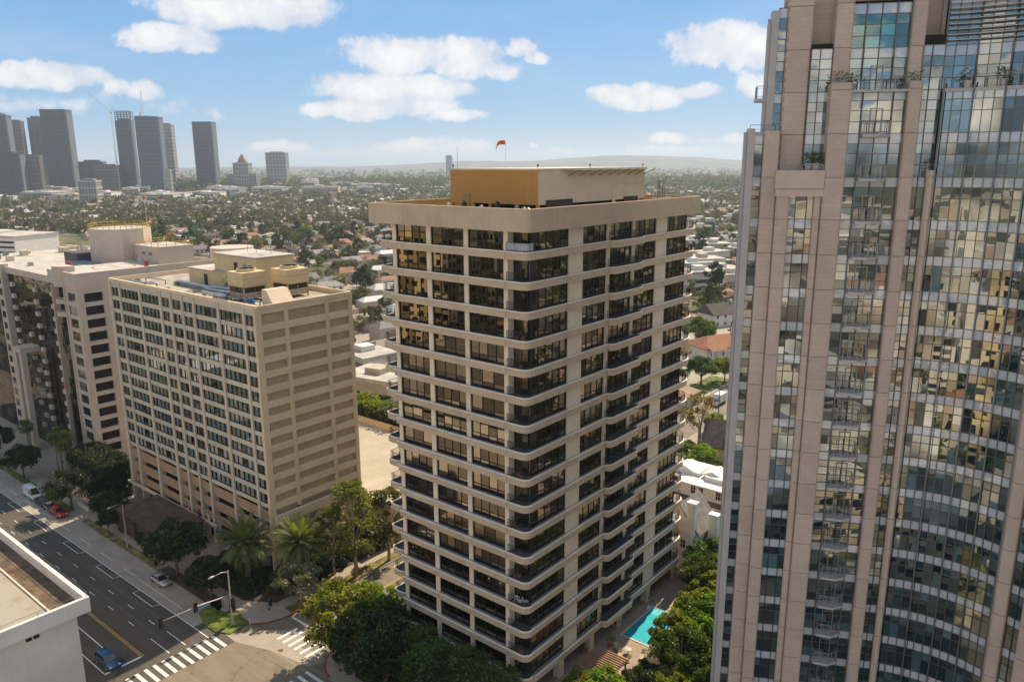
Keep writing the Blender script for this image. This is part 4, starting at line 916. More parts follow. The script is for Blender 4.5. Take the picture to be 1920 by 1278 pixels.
    P('upper_body', MB().prism([(-7.9, 2.7), (5.6, 2.7), (5.6, 22), (-4, 22)], 72, 90), STONE); P('upper_crown', MB().prism([cp(4, 2.2), cp(20, 2.2), cp(35, 2.2), cp(50, 2.2), along(9, 3), along(9, 16), (5.2, 16)], 76, 90), SPGR)
    P('top_fascia', MB().prism([cp(th, 1.0) for th in range(5, 51, 5)]+[cp(th, 1.9) for th in range(50, 4, -5)], 83.3, 88), SPGR)
    P('top_bay', MB().box(-2.3, 2.45, .9, 2.6, 83.4, 88), SPGR)
    # sun louvres at the top of the curve
    for k in range(8):
        z = 80.0+k*.42; b = MB()
        for i in range(12):
            a, c, a2, c2 = cp(th0+dth*i, 1.0), cp(th0+dth*(i+1), 1.0), cp(th0+dth*i, .55), cp(th0+dth*(i+1), .55)
            b.faces([(*a, z), (*c, z), (*c2, z-.1), (*a2, z-.1), (*a, z+.05), (*c, z+.05), (*c2, z-.05), (*a2, z-.05)], [(0, 1, 2, 3), (7, 6, 5, 4), (3, 2, 6, 7)])
        P('louvre_blade', b, mat('louvre_white', (.55, .52, .48), .5))
    # pipe mullions
    for th in (th0, th0+dth*3, th0+dth*6, th0+dth*9, th1):
        p = cp(th, -.14); P('pipe_mullion', MB().tube([(p[0], p[1], 5), (p[0], p[1], 76.8)], .075, 8), GREYM); p = cp(th, -.02); P('pipe_mullion', MB().tube([(p[0]+.2, p[1], 5), (p[0]+.2, p[1], 76.4)], .06, 6), BRONZE)
        p = cp(th, .98); P('pipe_mullion', MB().tube([(p[0], p[1], 76.3), (p[0], p[1], 84)], .075, 8), GREYM)
    for x in (-1.16, 1.31): P('pipe_mullion', MB().tube([(x, -.12, 5), (x, -.12, 77.0)], .06, 8), GREYM); P('pipe_mullion', MB().tube([(x, 1.15, 77), (x, 1.15, 86)], .06, 8), GREYM)
    # balconies and doors up the middle bay
    bp = [(-1.1, .0), (-1.05, -.95), (.25, -1.15), (1.22, -.5), (1.25, 0)]
    bm = MB().prism(bp, -.34, -.1).mesh('balcony_slab', SPGR); bu = MB().prism([(x*.96, y*.96) for x, y in bp], -.36, -.345).mesh('balcony_soffit', STUCB)
    def rail(path, h=1.05, bars=3, post=1.0, nm='railing'):
        b = MB(); zz = [h, h-.18, .12] if bars == 3 else [h, .12]
        for z in zz: b.tube([(x, y, z) for x, y in path], .03 if z == h else .018, 5)
        for i in range(len(path)-1):
            a, c = Vector(path[i]), Vector(path[i+1]); n = max(1, round((c-a).length/post))
            for j in range(n+(i == len(path)-2)): p = a+(c-a)*(j/n); b.box(p.x-.03, p.x+.03, p.y-.03, p.y+.03, -.1, h)
        return b.mesh(nm, ALU)
    rm = rail([(x*.95, y*.95) for x, y in bp], post=.65); dm = MB()
    for x0, x1, z0, z1 in ((-.52, -.44, 0, 2.12), (.44, .52, 0, 2.12), (-.44, .44, 2.04, 2.12), (-.44, .44, 0, .1)): dm.box(x0, x1, -.1, -.055, z0, z1)
    dmm = dm.mesh('door', ALU)
    for z in LV[3:]:
        if z < 8: continue
        s = link('balcony', bm, T, (0, 0, z)); link('railing', rm, s); link('soffit', bu, s); link('door', dmm, T, (.08, 0, z))
    link('door', dmm, T, (.08, 1.3, 75.98))
    P('terrace', MB().box(-3.8, 3.4, -.7, 1.3, 75.75, 75.95), SPGR); link('railing', rail([(-3.7, -.6), (-2.2, -.7), (2.3, -.7), (3.3, -.6)]), T, (0, 0, 75.98))
    pth = [cp(th, -.1) for th in range(5, 51, 5)]
    link('railing', rail(pth), T, (0, 0, 75.98)); link('railing', rail([(3.5, -.2), (4.6, -.2)]+pth), T, (0, 0, 68.62)); P('terrace', MB().prism([cp(th, -.1) for th in range(5, 51, 5)]+[cp(th, 1.2) for th in range(50, 4, -5)], 75.7, 75.97), SPGR)
    link('railing', rail([(-7.6, -.55), (-4.0, -.55)], .45, 2), T, (0, 0, 69.2)); link('railing', rail([(-10.3, 1.0), (-7.9, 1.0)], .5, 2), T, (0, 0, 72.7))
    s = P('balcony', MB().box(-9.9, -8.6, 1.9, 3.6, 75.3, 75.55), SPGR); link('railing', rail([(-8.7, 2.0), (-9.8, 2.0), (-9.8, 3.5)], 1.05, 3, .5), s, (0, 0, 75.6))
    P('terrace', MB().box(-10.0, -7.7, .9, 2.6, 72.3, 72.6), SPGR)
    return T
GT = glass_tower()
def gt_world(x, y, z): 
    c, q = math.cos(R(27.9)), math.sin(R(27.9)); return (-19.61+x*c-y*q, 74.30+x*q+y*c, z)

# ================================================================== BLACK GLASS TOWER (far left)
PINKG = mat('pale_granite', (.56, .455, .355), .6, var=.06, scale=.5, bump=.05)
BLKG = mirror_mat('black_glass', (.62, .57, .50), (.010, .010, .009), .022, .30, .13, .10)
def black_tower():
    T = thing('black_glass_tower', 'black glass apartment block with pale stone piers and a helipad roof', 'building', (-205, 80, 0)); o = T.location
    def P(nm, b, mt, par=T): b.o = Vector(o); return b.build(nm, mt, par)
    x1, y0, y1, zt = -180.0, 70.0, 108.0, 46.6
    P('body', MB().box(-258, x1-.6, y0+1.2, y1, 0, 43.5), DARKIN)
    P('roof', MB().box(-258, x1-.5, y0+.8, y1-.3, 43.5, 44.6), ROOFW)
    fl = [43.0-2.95*k for k in range(15)]
    # corner block with deep windows on both faces
    for k, z in enumerate(fl):
        P('stone_band', MB().box(-186.5, x1, y0, y0+.9, z-.95, z).box(x1-.9, x1, y0+.9, 88, z-.95, z), PINKG)
        for y in (73.2, 79.5, 86): P('window', MB().box(x1-.8, x1-.7, y-2.6, y+2.6, z-2.95, z-.95), CARGL)
        P('window', MB().box(-185.3, -181.3, y0+.12, y0+.3, z-2.95, z-.95), CARGL)
    for (a, c) in ((x1-1.3, x1+.04), (-186.5, -185.3)): P('pier', MB().box(a, c, y0-.05, y0+1.3, 0, zt-2.0), PINKG)
    for y in (76, 82.6, 88): P('pier', MB().box(x1-1.0, x1+.03, y-.65, y+.65, 0, zt-2.0), PINKG)
    P('parapet', MB().box(-186.6, x1+.1, y0-.1, y0+.4, 43.0, zt).box(x1-.4, x1+.1, y0+.4, y1, 43.0, zt).box(-258, -193, y0+.3, y0+.7, 43.2, 44.8).box(-258, x1, y1-.4, y1, 43, 45.6), PINKG)
    # rounded bay with curved balconies
    def cyl_arc(cx, cy_, r, a0, a1, n=10): return [(cx+r*math.cos(R(a0+(a1-a0)*i/n)), cy_+r*math.sin(R(a0+(a1-a0)*i/n))) for i in range(n+1)]
    arcp = cyl_arc(-189.8, y0+2.6, 3.4, 180, 360); P('round_drum', MB().prism(arcp, 43.0, 47.6), PINKG)
    for k, z in enumerate(fl[:2]): P('round_balcony', MB().prism(arcp, z-.95-2.95, z-2.95), PINKG)
    P('round_glass', MB().prism(cyl_arc(-189.8, y0+2.6, 3.1, 180, 360), 0, 34.0), BLKG); P('round_recess', MB().prism(cyl_arc(-189.8, y0+2.6, 1.6, 180, 360), 34, 43), STUCB)
    for x in (-193.4, -186.7): P('mullion_pier', MB().box(x-.22, x+.22, y0-.3, y0+2.2, 0, 43), PINKG)
    # black curtain wall: panes in strips with small stone balconies
    xs = [-194.0-2.05*i for i in range(15)]
    for i in range(14):
        for k in range(15):
            z = fl[k]; P('pane', MB().box(xs[i+1]+.03, xs[i]-.03, y0+.72+rng.uniform(-.012, .012), y0+.78, z-2.9, z-.02), BLKG)
            if i in (0, 5, 12) or (i in (7, 8) and 3 < k and (i+k) % 2 == 0): P('balcony_front', MB().box(xs[i+1]+.2, xs[i]-.2, y0+.05, y0+.7, z-2.9, z-1.9), PINKG)
    P('pier', MB().box(-227.2, -223.2, y0-.6, y0+1.2, 0, 45.4), PINKG)
    for k in range(15): P('window', MB().box(-226.2, -224.2, y0-.66, y0-.58, fl[k]-2.6, fl[k]-.9), BLKG)
    for i in range(12):
        for k in range(15): P('pane', MB().box(-229.6-2.3*i+.03, -227.3-2.3*i-.03, y0+.7+rng.uniform(-.012, .012), y0+.76, fl[k]-2.9, fl[k]-.02), BLKG)
    # tall stone portal pier standing before the wall
    P('portal_pier', MB().box(-213.6, -211.9, y0-3.6, y0-2.4, 0, 25).box(-210.1, -208.4, y0-3.6, y0-2.4, 0, 25).box(-213.6, -208.4, y0-3.7, y0+.7, 25, 26.2), PINKG)
    # red sign letters low on the glass
    # roof structures
    zr = 44.6
    oct_ = [(-203+7.2*math.cos(R(22.5+45*i)), 91+7.2*math.sin(R(22.5+45*i))) for i in range(8)]
    P('lift_tower', MB().prism(oct_, zr, zr+9.6, 0, 1), [PINKG, ROOFW]); P('plant_block', MB().box(-197, -184, 91, 100, zr, zr+5.6, 0).box(-197.1, -183.9, 90.9, 100.1, zr+5.6, zr+5.75, 1), [PINKG, ROOFW])
    P('tank_room', MB().box(-216, -208, 82, 88, zr, zr+3.4), mat('dark_shed', (.10, .09, .08), .7)); P('skylight', MB().box(-207, -196, 79, 83, zr, zr+1.8), GREYM)
    b = MB()
    def rails(poly, z):
        q = poly+[poly[0]]
        for zz in (.5, 1.1): b.tube([(x, y, z+zz) for x, y in q], .05, 4)
        for i in range(len(q)-1):
            a, c = Vector(q[i]), Vector(q[i+1])
            for j in range(4): p = a+(c-a)*j/4; b.box(p.x-.05, p.x+.05, p.y-.05, p.y+.05, z, z+1.1)
    rails(oct_, zr+9.6); rails([(-196.9, 91.1), (-184.1, 91.1), (-184.1, 99.9), (-196.9, 99.9)], zr+5.75); P('safety_rail', b, YEL)
    P('service_door', MB().box(-195, -193, 90.9, 91, zr, zr+2.4), WHITE)
    for x in (-191.4, -191.4+3.2): P('louvre', MB().box(x-.8, x+.8, 90.9, 91, zr+3.6, zr+4.3), GREYM)
    for i in range(30):
        x, y, s = rng.uniform(-255, -199), rng.uniform(72, 104), rng.uniform(.4, 1.2)
        if -217 < x < -195 and y > 78: continue
        P('roof_unit', MB().box(x-s, x+s, y-s*.7, y+s*.7, zr, zr+s*1.3), rng.choice((GREYM, STEEL, CREAMS)))
    # helipad rings
    P('helipad', MB().box(-197, -180.6, 70.6, 90, zr, zr+1.75), mat('helipad_white', (.50, .46, .42), .8, var=.1, scale=.4))
    def ring(cx, cy_, r0, r1, z, n=28):
        b = MB()
        for i in range(n):
            a, c = 6.28319*i/n, 6.28319*(i+1)/n; b.quad([(cx+r0*math.cos(a), cy_+r0*math.sin(a), z), (cx+r1*math.cos(a), cy_+r1*math.sin(a), z), (cx+r1*math.cos(c), cy_+r1*math.sin(c), z), (cx+r0*math.cos(c), cy_+r0*math.sin(c), z)])
        return b
    REDM = mat('helipad_red', (.52, .10, .06), .8, var=.15, scale=1); P('helipad_ring', ring(-188.2, 82.0, 4.3, 4.8, zr+1.76), REDM)
    for a, c in ((-189.6, -188.9), (-187.5, -186.8)): P('helipad_mark', MB().box(a, c, 81.3, 82.7, zr+1.75, zr+1.77), REDM)
    P('far_drum', MB().prism(cyl_arc(-186.5, 112, 5.5, 0, 360, 20)[:-1], 0, 48.6), PINKG); P('far_block', MB().box(-190, -180.5, 108.2, 118, 0, 45.8), PINKG)
black_tower()
for x, y in ((-194.6, 74.6), (-181.6, 86.6)):
    t = thing('helipad_light', 'red lamp box at the edge of the helipad', 'lamp', (x, y, 46.35), 0, 'red lamps of the helipad'); MB().box(-.35, .35, -.35, .35, 0, 1.4).build('housing', RED, t); MB().box(-.38, .38, -.38, .38, 1.4, 1.5).build('cap', GREYM, t)
windsock((-197.5, 95.5, 50.3), 'red windsock on a tall pole over the yellow roof rails', 12.0, R(-30))
simple('ad_panel', 'small red sign low on the black glass wall', 'sign', MB().box(-191.2, -189.4, 68.9, 69.0, 19.2, 20.0), RED, 'panel', (-190.3, 69, 19.2))

# ================================================================== WHITE BUILDING (lower left, across the road)
def white_building():
    T = thing('white_building', 'white windowless block with a flat stained roof and overhanging fascia', 'building', (-105, 15, 0)); o = T.location
    WW = mat('white_wall', (.74, .68, .61), .8, var=.07, scale=.25, bump=.06, streak=.25)
    def P(nm, b, mt, par=T): b.o = Vector(o); return b.build(nm, mt, par)
    x1, y1, zf0, zf1 = -87.4, 31.0, 20.3, 22.1
    P('wall', MB().box(-150, -88.5, -20, 29.8, 0, 20.3), WW)
    t = .45; b = MB(); b.box(-151, x1, y1-t, y1, zf0, zf1); b.box(x1-t, x1, -21, y1-t, zf0, zf1); b.box(-151, -151+t, -21, y1-t, zf0, zf1); b.box(-151+t, x1-t, -21, -21+t, zf0, zf1); P('fascia', b, WW)
    P('soffit', MB().box(-151+t, x1-t, -21+t, y1-t, zf0+.02, zf0+.3), WW)
    ST, N = newmat('stained_roof'); bs = N.n('ShaderNodeBsdfPrincipled'); bs.inputs['Roughness'].default_value = .9; p = N.n('ShaderNodeNewGeometry').outputs['Position']
    q, _ = N.noise(p, .35, 6, .65); w_, _ = N.noise(N.vm('MULTIPLY', p, (.25, 3, 1)), 1, 3); c = N.mix(N.ss(q, .5, .72), (.34, .295, .225, 1), (.23, .155, .08, 1)); c = N.mix(N.m('MULTIPLY', w_, .3), c, (.38, .35, .30, 1))
    N.set(bs, 'Base Color', c); N.nt.links.new(bs.outputs[0], N.n('ShaderNodeOutputMaterial').inputs[0])
    P('roof', MB().box(-151+t, x1-t-.001, -21+t, y1-3.6, zf0+.3, zf0+.95), ST)
    P('gutter_walk', MB().box(-151+t, x1-t-.001, y1-3.6, y1-t, zf0+.3, zf0+.5), mat('brown_gravel', (.13, .09, .055), .95, var=.35, scale=.8, bump=.4))
    P('roof_edge', MB().box(-151+t, x1-t-.002, y1-3.75, y1-3.55, zf0+.5, zf0+1.1), CREAMS)
    for (y, z) in ((24.5, 19.2), (12.2, 19.2), (25, 10.2)):
        b = MB()
        for i in range(2): b.box(-88.52, -88.44, y+i*.75, y+i*.75+.6, z, z+.4)
        P('vent_grille', b, BRONZE)
    b = MB(); b.tube([(x1-.15, -20, zf1+.6), (x1-.15, y1-.15, zf1+.6), (-150, y1-.15, zf1+.6)], .03, 5)
    for i in range(10): b.tube([(x1-.15, y1-.3-i*5, zf1), (x1-.15, y1-.3-i*5, zf1+.6)], .025, 4); b.tube([(x1-.3-i*6, y1-.15, zf1), (x1-.3-i*6, y1-.15, zf1+.6)], .025, 4)
    P('guard_rail', b, GREYM)
    for x, y in ((-101, 22.3), (-98.2, 23.6), (-96.5, 20.8)): P('drain_pipe', MB().tube([(x, y, zf0+.9), (x, y, zf0+1.25), (x-.4, y-.5, zf0+1.25)], .07, 5), RUST)
white_building()

# ================================================================== buildings behind the viewpoint, mirrored in the glass
def plain_block(name, label, x0, x1, y0, y1, h, wall, rows, cols, face_y=True):
    t = thing(name, label, 'building', ((x0+x1)/2, (y0+y1)/2, 0)); b = MB(t.location); b.box(x0, x1, y0, y1, 0, h); b.build('wall', wall, t)
    MB(t.location).box(x0-.3, x1+.3, y0-.3, y1+.3, h, h+.9).build('roof', ROOFW, t); g = MB(t.location)
    for r in range(rows):
        z = 3+(h-4)*r/rows
        for c in range(cols):
            xa = x0+(x1-x0)*(c+.2)/cols; g.box(xa, xa+(x1-x0)/cols*.6, y1, y1+.05, z, z+(h-4)/rows*.55)
            ya = y0+(y1-y0)*(c+.2)/cols; g.box(x1, x1+.05, ya, ya+(y1-y0)/cols*.6, z, z+(h-4)/rows*.55)
    g.build('window_field', BLKG, t)['kind'] = 'stuff'
plain_block('apartment_block', 'cream apartment slab across the boulevard, mirrored in the tan tower windows', -205, -158, -48, -24, 50, YCREAM, 15, 12)
plain_block('apartment_block', 'white apartment slab behind the white block across the boulevard', -150, -112, -75, -50, 46, STUCW, 14, 9)
plain_block('apartment_block', 'tall pale tower behind the viewpoint, mirrored in the curved glass', -70, -40, -60, -30, 48, YCREAM, 15, 8)
plain_block('apartment_block', 'long beige block beside the boulevard, mirrored low in the curved glass', -30, 30, 2, 26, 14, STUCB, 4, 14)
plain_block('apartment_block', 'white low block beside the boulevard, mirrored in the glass tower', -78, -40, 4, 27, 11, STUCW, 3, 10)
plain_block('apartment_block', 'white apartment slab farther along the boulevard, mirrored in the black glass', -500, -440, -60, -25, 44, STUCW, 13, 14)
plain_block('apartment_block', 'cream apartment slab farther along the boulevard, mirrored in the black glass', -590, -520, -70, -30, 30, YCREAM, 9, 16)
plain_block('apartment_block', 'tan block far behind the viewpoint, mirrored in the glass tower', 0, 40, -120, -90, 38, STUCB, 12, 9)
plain_block('apartment_block', 'white block far behind the viewpoint, mirrored in the glass tower', -110, -70, -160, -130, 30, STUCW, 9, 9)

# ================================================================== DISTANT SKYLINE
SKYD = {}
def skymat(nm, wall, glass, hp=3.8, wp=3.5, vert=False):
    mt, N = newmat(nm); bs = N.n('ShaderNodeBsdfPrincipled'); bs.inputs['Roughness'].default_value = .45
    tc = N.n('ShaderNodeTexCoord').outputs['Object']; sx = N.n('ShaderNodeSeparateXYZ'); N.set(sx, 0, tc)
    fz = N.m('FRACT', N.m('DIVIDE', sx.outputs[2], hp)); fx = N.m('FRACT', N.m('DIVIDE', N.m('ADD', sx.outputs[0], sx.outputs[1]), wp))
    mz = N.ss(fz, .35, .42); mx = N.ss(fx, .25, .32); k = mx if vert else mz
    if not vert: k = N.m('MULTIPLY', mz, N.m('ADD', .6, N.m('MULTIPLY', mx, .4)))
    N.set(bs, 'Base Color', N.mix(k, c4(wall), c4(glass))); N.nt.links.new(bs.outputs[0], N.n('ShaderNodeOutputMaterial').inputs[0]); return mt
SK = [skymat('sky_dark', (.06, .064, .072), (.014, .018, .026)), skymat('sky_rib', (.16, .15, .14), (.05, .05, .05), vert=True), skymat('sky_brown', (.17, .14, .12), (.05, .045, .04)), skymat('sky_pale', (.34, .32, .29), (.08, .08, .08)), skymat('sky_bluegrey', (.075, .095, .115), (.02, .032, .046), 3.6, 6)]
SKB = [mat('band_%d' % i, c, .6) for i, c in enumerate(((.10, .105, .115), (.15, .15, .15), (.17, .14, .12), (.42, .39, .35), (.13, .155, .18)))]
def sky_tower(u0, u1, vtop, D, k, label, depth=.8, rz=None, steps=None, vb=None, name='distant_tower', grid=None):
    """tower whose silhouette spans pixels u0..u1 at its top; D = ground distance in metres"""
    uc = (u0+u1)/2; d = pray(uc, vtop); hd = math.hypot(d.x, d.y); x, y = d.x/hd*D, d.y/hd*D; h = HC+d.z/hd*D
    aa = math.atan((uc-960)*.974/FPX); w = (u1-u0)/FPX*D*math.cos(aa)**2*1.0; ang = math.atan2(y, x)-math.pi/2
    rz = ang-R(18) if rz is None else rz
    w2 = w/(math.cos(R(18))+depth*math.sin(R(18))); dp = w2*depth
    t = thing(name, label, 'tower', (x, y, 0), rz)
    lv = steps or [(0, h, 1, 1)]
    for i, (z0, z1, sw, sd_) in enumerate(lv):
        z1 = h if z1 is None else z1; a, c = w2*sw/2, dp*sd_/2
        bld = MB().box(-a, a, -c, c, z0, z1); bld.build('shaft' if i == 0 else 'upper_shaft', SK[k], t)
        b = MB()
        n = max(4, int((z1-z0)/9))          # projecting floor bands and fins with real depth
        if k in (1,): n = 2
        bh = {0: .9, 1: 1.5, 2: 2.6, 3: 2.4, 4: .8}[k]
        for j in range(n): b.box(-a-.5, a+.5, -c-.5, c+.5, z0+(z1-z0)*(j+.9)/n, z0+(z1-z0)*(j+.9)/n+bh)
        b.build('floor_band', SKB[k], t)
        if k in (0, 4) and w2 > 20: MB().box(a+.51, a+.9, -c*.75, c*.75, z0, z1*.97).build('sunlit_side_panel', SKB[4], t)  # paler sheet on the right face, sunlight put into its colour
        f = MB()
        nf = {0: 4, 1: 13, 2: 3, 3: 5, 4: 2}[k]
        for j in range(7 if nf == 5 else nf): f.box(-a+2*a*j/max(1, (7 if nf == 5 else nf)-1)-.5, -a+2*a*j/max(1, (7 if nf == 5 else nf)-1)+.5, -c-.7, -c, z0, z1)
        f.build('fin', SKB[k], t)
    MB().box(-w2*.3, w2*.3, -dp*.3, dp*.3, h, h+4).build('roof_plant', SK[k], t)
    return t, h, w2, dp
D1 = 2250
sky_tower(-30, 20, 216, D1, 0, 'dark triangular office tower, tallest at the left end of the skyline', 1); sky_tower(16, 44, 228, D1+120, 2, 'brown office tower tucked behind the dark triangular one', 1)
sky_tower(-30, 47, 288, D1-250, 0, 'low dark office slab before the brown towers of the skyline', .7); sky_tower(44, 79, 293, D1-230, 2, 'banded brown office block beside the low dark slab', .8)
sky_tower(51, 82, 221, D1+150, 1, 'ribbed grey tower behind the wide dark glass tower', .8); sky_tower(78, 134, 219, D1-60, 0, 'wide dark glass tower with a notched top', .9, steps=[(0, 195, 1.04, 1.04), (195, None, .9, .9)])
sky_tower(147, 199, 303, D1-100, 0, 'low grey office block between the wide tower and the crane', .6); sky_tower(176, 226, 311, D1-180, 2, 'low dark brown office block under the crane', .6)
def frame_top(t, h, w2, dp, n=5):
    b = MB()
    for k in range(n):
        z = h+k*4.2; b.box(-w2/2, w2/2, -dp/2, dp/2, z+3.7, z+4.2)
        for i in range(6):
            for j in (0, 1): b.box(-w2/2+w2*i/5-.4*(i > 0), -w2/2+w2*i/5+.4*(i < 5)+.3, (-dp/2 if j == 0 else dp/2-.8), (-dp/2+.8 if j == 0 else dp/2), z, z+3.7)
            b.box((-w2/2 if i % 2 else w2/2-.8), (-w2/2+.8 if i % 2 else w2/2), -dp/2+dp*i/5-.3, -dp/2+dp*i/5+.3, z, z+3.7)
    b.build('concrete_frame', mat('raw_frame', (.16, .15, .14), .9), t)
frame_top(*sky_tower(216, 250, 226, D1-150, 4, 'slim dark blue tower with an open concrete frame at its top', .8)); frame_top(*sky_tower(255, 288, 234, D1, 4, 'slim tower under construction behind the blue glass office', .8))
sky_tower(256, 305, 238, D1-200, 4, 'blue glass office tower with stepped shoulders', .8, steps=[(0, 176, 1.06, 1), (176, None, .8, .8)]); sky_tower(298, 326, 234, D1+90, 3, 'pale concrete tower right of the blue glass office', .9)
sky_tower(306, 322, 320, D1-330, 3, 'small banded block at the foot of the blue glass office', .9)
sky_tower(362, 404, 238, D1-80, 4, 'lone grey tower with a set-back crown, apart from the cluster', .9, steps=[(0, 172, 1.03, 1.03), (172, None, .78, .8)])
sky_tower(498, 540, 287, 2500, 3, 'pale slab tower alone right of the domed building', .5)
t, h, w2, dp = sky_tower(437, 472, 306, 2150, 3, 'stepped cream building with a pyramid dome and spire', .9, name='domed_building'); b = MB(); a = w2*.22
b.box(-a, a, -a, a, h, h+9); b.faces([(-a, -a, h+9), (a, -a, h+9), (a, a, h+9), (-a, a, h+9), (0, 0, h+24)], [(0, 1, 4), (1, 2, 4), (2, 3, 4), (3, 0, 4)]); b.build('dome', mat('dome_brick', (.33, .22, .16), .8), t)
for s in (-1, 1): MB().box(s*w2*.75-w2*.25, s*w2*.75+w2*.25, -dp*.5, dp*.5, 0, h*.62).build('wing', SK[3], t)
sky_tower(147, 190, 340, 1450, 3, 'eight storey glass and concrete office block amid low white roofs', 1.1, name='office_block')
sky_tower(836, 848, 292, 5200, 4, 'faint glass tower far away behind the rooftop box', .9)
def crane(u, vb, vt, ju, jv, D, label):
    d = pray(u, vt); hd = math.hypot(d.x, d.y); x, y = d.x/hd*D, d.y/hd*D; h = HC+d.z/hd*D; t = thing('tower_crane', label, 'crane', (x, y, 0), YAW)
    def lat(p, q, s):
        b = MB(); p, q = Vector(p), Vector(q); dd = (q-p); n = max(4, int(dd.length/(s*2.2))); e = Vector((0, 1, 0)); f = dd.normalized().cross(e).normalized()
        cs = [e*s/2+f*s/2, e*s/2-f*s/2, -e*s/2-f*s/2, -e*s/2+f*s/2]
        for c in cs: b.tube([p+c, q+c], s*.09, 4)
        for i in range(n):
            for a in range(4): b.tube([p+dd*(i/n)+cs[a], p+dd*((i+1)/n)+cs[(a+1) % 4]], s*.06, 3)
        return b
    lat((0, 0, 0), (0, 0, h), 3.0).build('mast', WHITE, t)
    j = pray(ju, jv); hj = math.hypot(j.x, j.y); jx = (ju-u)/FPX*D; jz = HC+j.z/hj*D
    lat((0, 0, h), (jx, 0, jz), 2.4).build('jib', WHITE, t); lat((0, 0, h), (-jx*.16 if abs(jx) > 12 else 9, 0, h+4), 2.2).build('counter_jib', WHITE, t); lat((0, 0, h), (-jx*.12 if abs(jx) > 12 else 4, 0, h+16), 1.4).build('a_frame', WHITE, t)
    MB().box(-3, 3, -2, 2, h-3, h+1).build('cab', WHITE, t)
crane(208, 310, 211, 172, 169, D1-60, 'white tower crane with its jib raised to the left'); crane(263, 230, 213, 268, 170, D1, 'white crane on the unfinished tower, jib nearly upright')

# ================================================================== VEGETATION
leafA = leaf_mat('leaf_mid', (.045, .085, .014), (.11, .16, .03), .42)
leafD = leaf_mat('leaf_dark', (.020, .034, .010), (.055, .075, .020), .3)
leafL = leaf_mat('leaf_lime', (.095, .15, .014), (.25, .28, .032), .56)
leafO = leaf_mat('leaf_olive', (.09, .10, .025), (.22, .21, .06), .5)
leafG = leaf_mat('leaf_greygreen', (.10, .105, .06), (.24, .23, .14), .35)
leafT = leaf_mat('leaf_tan', (.15, .10, .03), (.28, .20, .07), .4)
leafP = leaf_mat('palm_frond', (.075, .10, .024), (.20, .21, .06), .42)
leafF = leaf_mat('leaf_far', (.06, .068, .027), (.165, .155, .065), .3, scale=.02)
def leaves_at(C, rad, per, leaf, rs, flat=.0):
    """C (n,3) clump centres, rad (n,), per leaves in each; returns V, F arrays of diamond leaves"""
    n = len(C); m_ = n*per; cc = np.repeat(C, per, 0); rr = np.repeat(rad, per)
    d = rs.normal(size=(m_, 3)); d /= np.linalg.norm(d, axis=1)[:, None]; d[:, 2] = np.abs(d[:, 2])*np.where(rs.rand(m_) < .75, 1, -1)
    p = cc+d*(rr*rs.rand(m_)**.45)[:, None]*np.array([1, 1, .8])
    a = rs.normal(size=(m_, 3))+d*.5; a[:, 2] *= 1-flat; a /= np.linalg.norm(a, axis=1)[:, None]
    q = rs.normal(size=(m_, 3)); b_ = np.cross(a, q); b_ /= np.linalg.norm(b_, axis=1)[:, None]+1e-9
    s = leaf*rs.uniform(.6, 1.35, m_)[:, None]
    V = np.stack([p-a*s, p+b_*s*.62, p+a*s, p-b_*s*.62], 1).reshape(-1, 3); F = np.arange(m_*4).reshape(-1, 4); return V, F
def crown_clumps(rs, n, rx, ry, rz, zc, lo=-.45):
    out = []
    while len(out) < n:
        d = rs.normal(size=3); d /= np.linalg.norm(d)
        if d[2] < lo: continue
        r = rs.uniform(.45, 1.0)**.6; out.append((d[0]*rx*r, d[1]*ry*r, zc+d[2]*rz*r))
    return np.array(out)
def tree_proto(seed, h, rx, rz, clumps, per, leaf, mt, bark, tr=.22, fork=.4, lo=-.45, crad=.30):
    rs = np.random.RandomState(seed); zc = h-rz; C = crown_clumps(rs, clumps, rx, rx, rz, zc, lo); rad = rs.uniform(.7, 1.3, clumps)*crad*min(rx, rz*1.2)
    V, F = leaves_at(C, rad, per, leaf, rs); cme = npmesh('crown', V, F, [mt])
    b = MB(); zf = (zc-rz*.5)*fork+ (zc-rz*.5)*(1-fork)*.6; b.tube([(0, 0, -.1), (.05*h*.1, 0, zf*.5), (0, .05, zf)], tr, 8, r1=tr*.75)
    for i in rs.choice(clumps, min(9, clumps), False):
        c = C[i]; b.tube([(0, .05, zf-.1), (c[0]*.35, c[1]*.35, zf+(c[2]-zf)*.55), tuple(c*.95)], tr*.5, 5, r1=tr*.12)
    return b.mesh('trunk', bark), cme
def put_tree(pr, loc, label, s=1., rz=None, cat='tree', name='tree', group=None, sz=None):
    t = thing(name, label, cat, loc, rng.uniform(0, 6.28) if rz is None else rz, group); t.scale = (s, s, sz or s)
    link('trunk', pr[0], t); link('crown', pr[1], t); return t
P_fic = tree_proto(1, 9, 4.6, 3.6, 46, 130, .26, leafA, BARK, .35)             # broad ficus
P_fic2 = tree_proto(2, 9, 4.6, 3.6, 46, 130, .24, leafD, BARK, .35)
P_mag = tree_proto(3, 8, 3.6, 3.3, 40, 120, .27, leafD, BARK, .25)
P_lime = tree_proto(4, 9, 4.4, 3.4, 44, 130, .26, leafL, BARKP, .3)
P_euc = tree_proto(5, 15, 4.0, 6.0, 52, 110, .22, leafO, BARKP, .35, lo=-.9, crad=.26)
P_oak = tree_proto(6, 6, 3.2, 2.2, 34, 90, .20, leafG, BARKP, .18, lo=-.3, crad=.3)
P_pool = tree_proto(8, 8.5, 4.6, 3.0, 52, 120, .24, leafL, BARKP, .28, lo=-.35, crad=.24)
P_pool2 = tree_proto(9, 8.5, 4.4, 3.2, 48, 110, .24, leafA, BARKP, .28, lo=-.35, crad=.26)
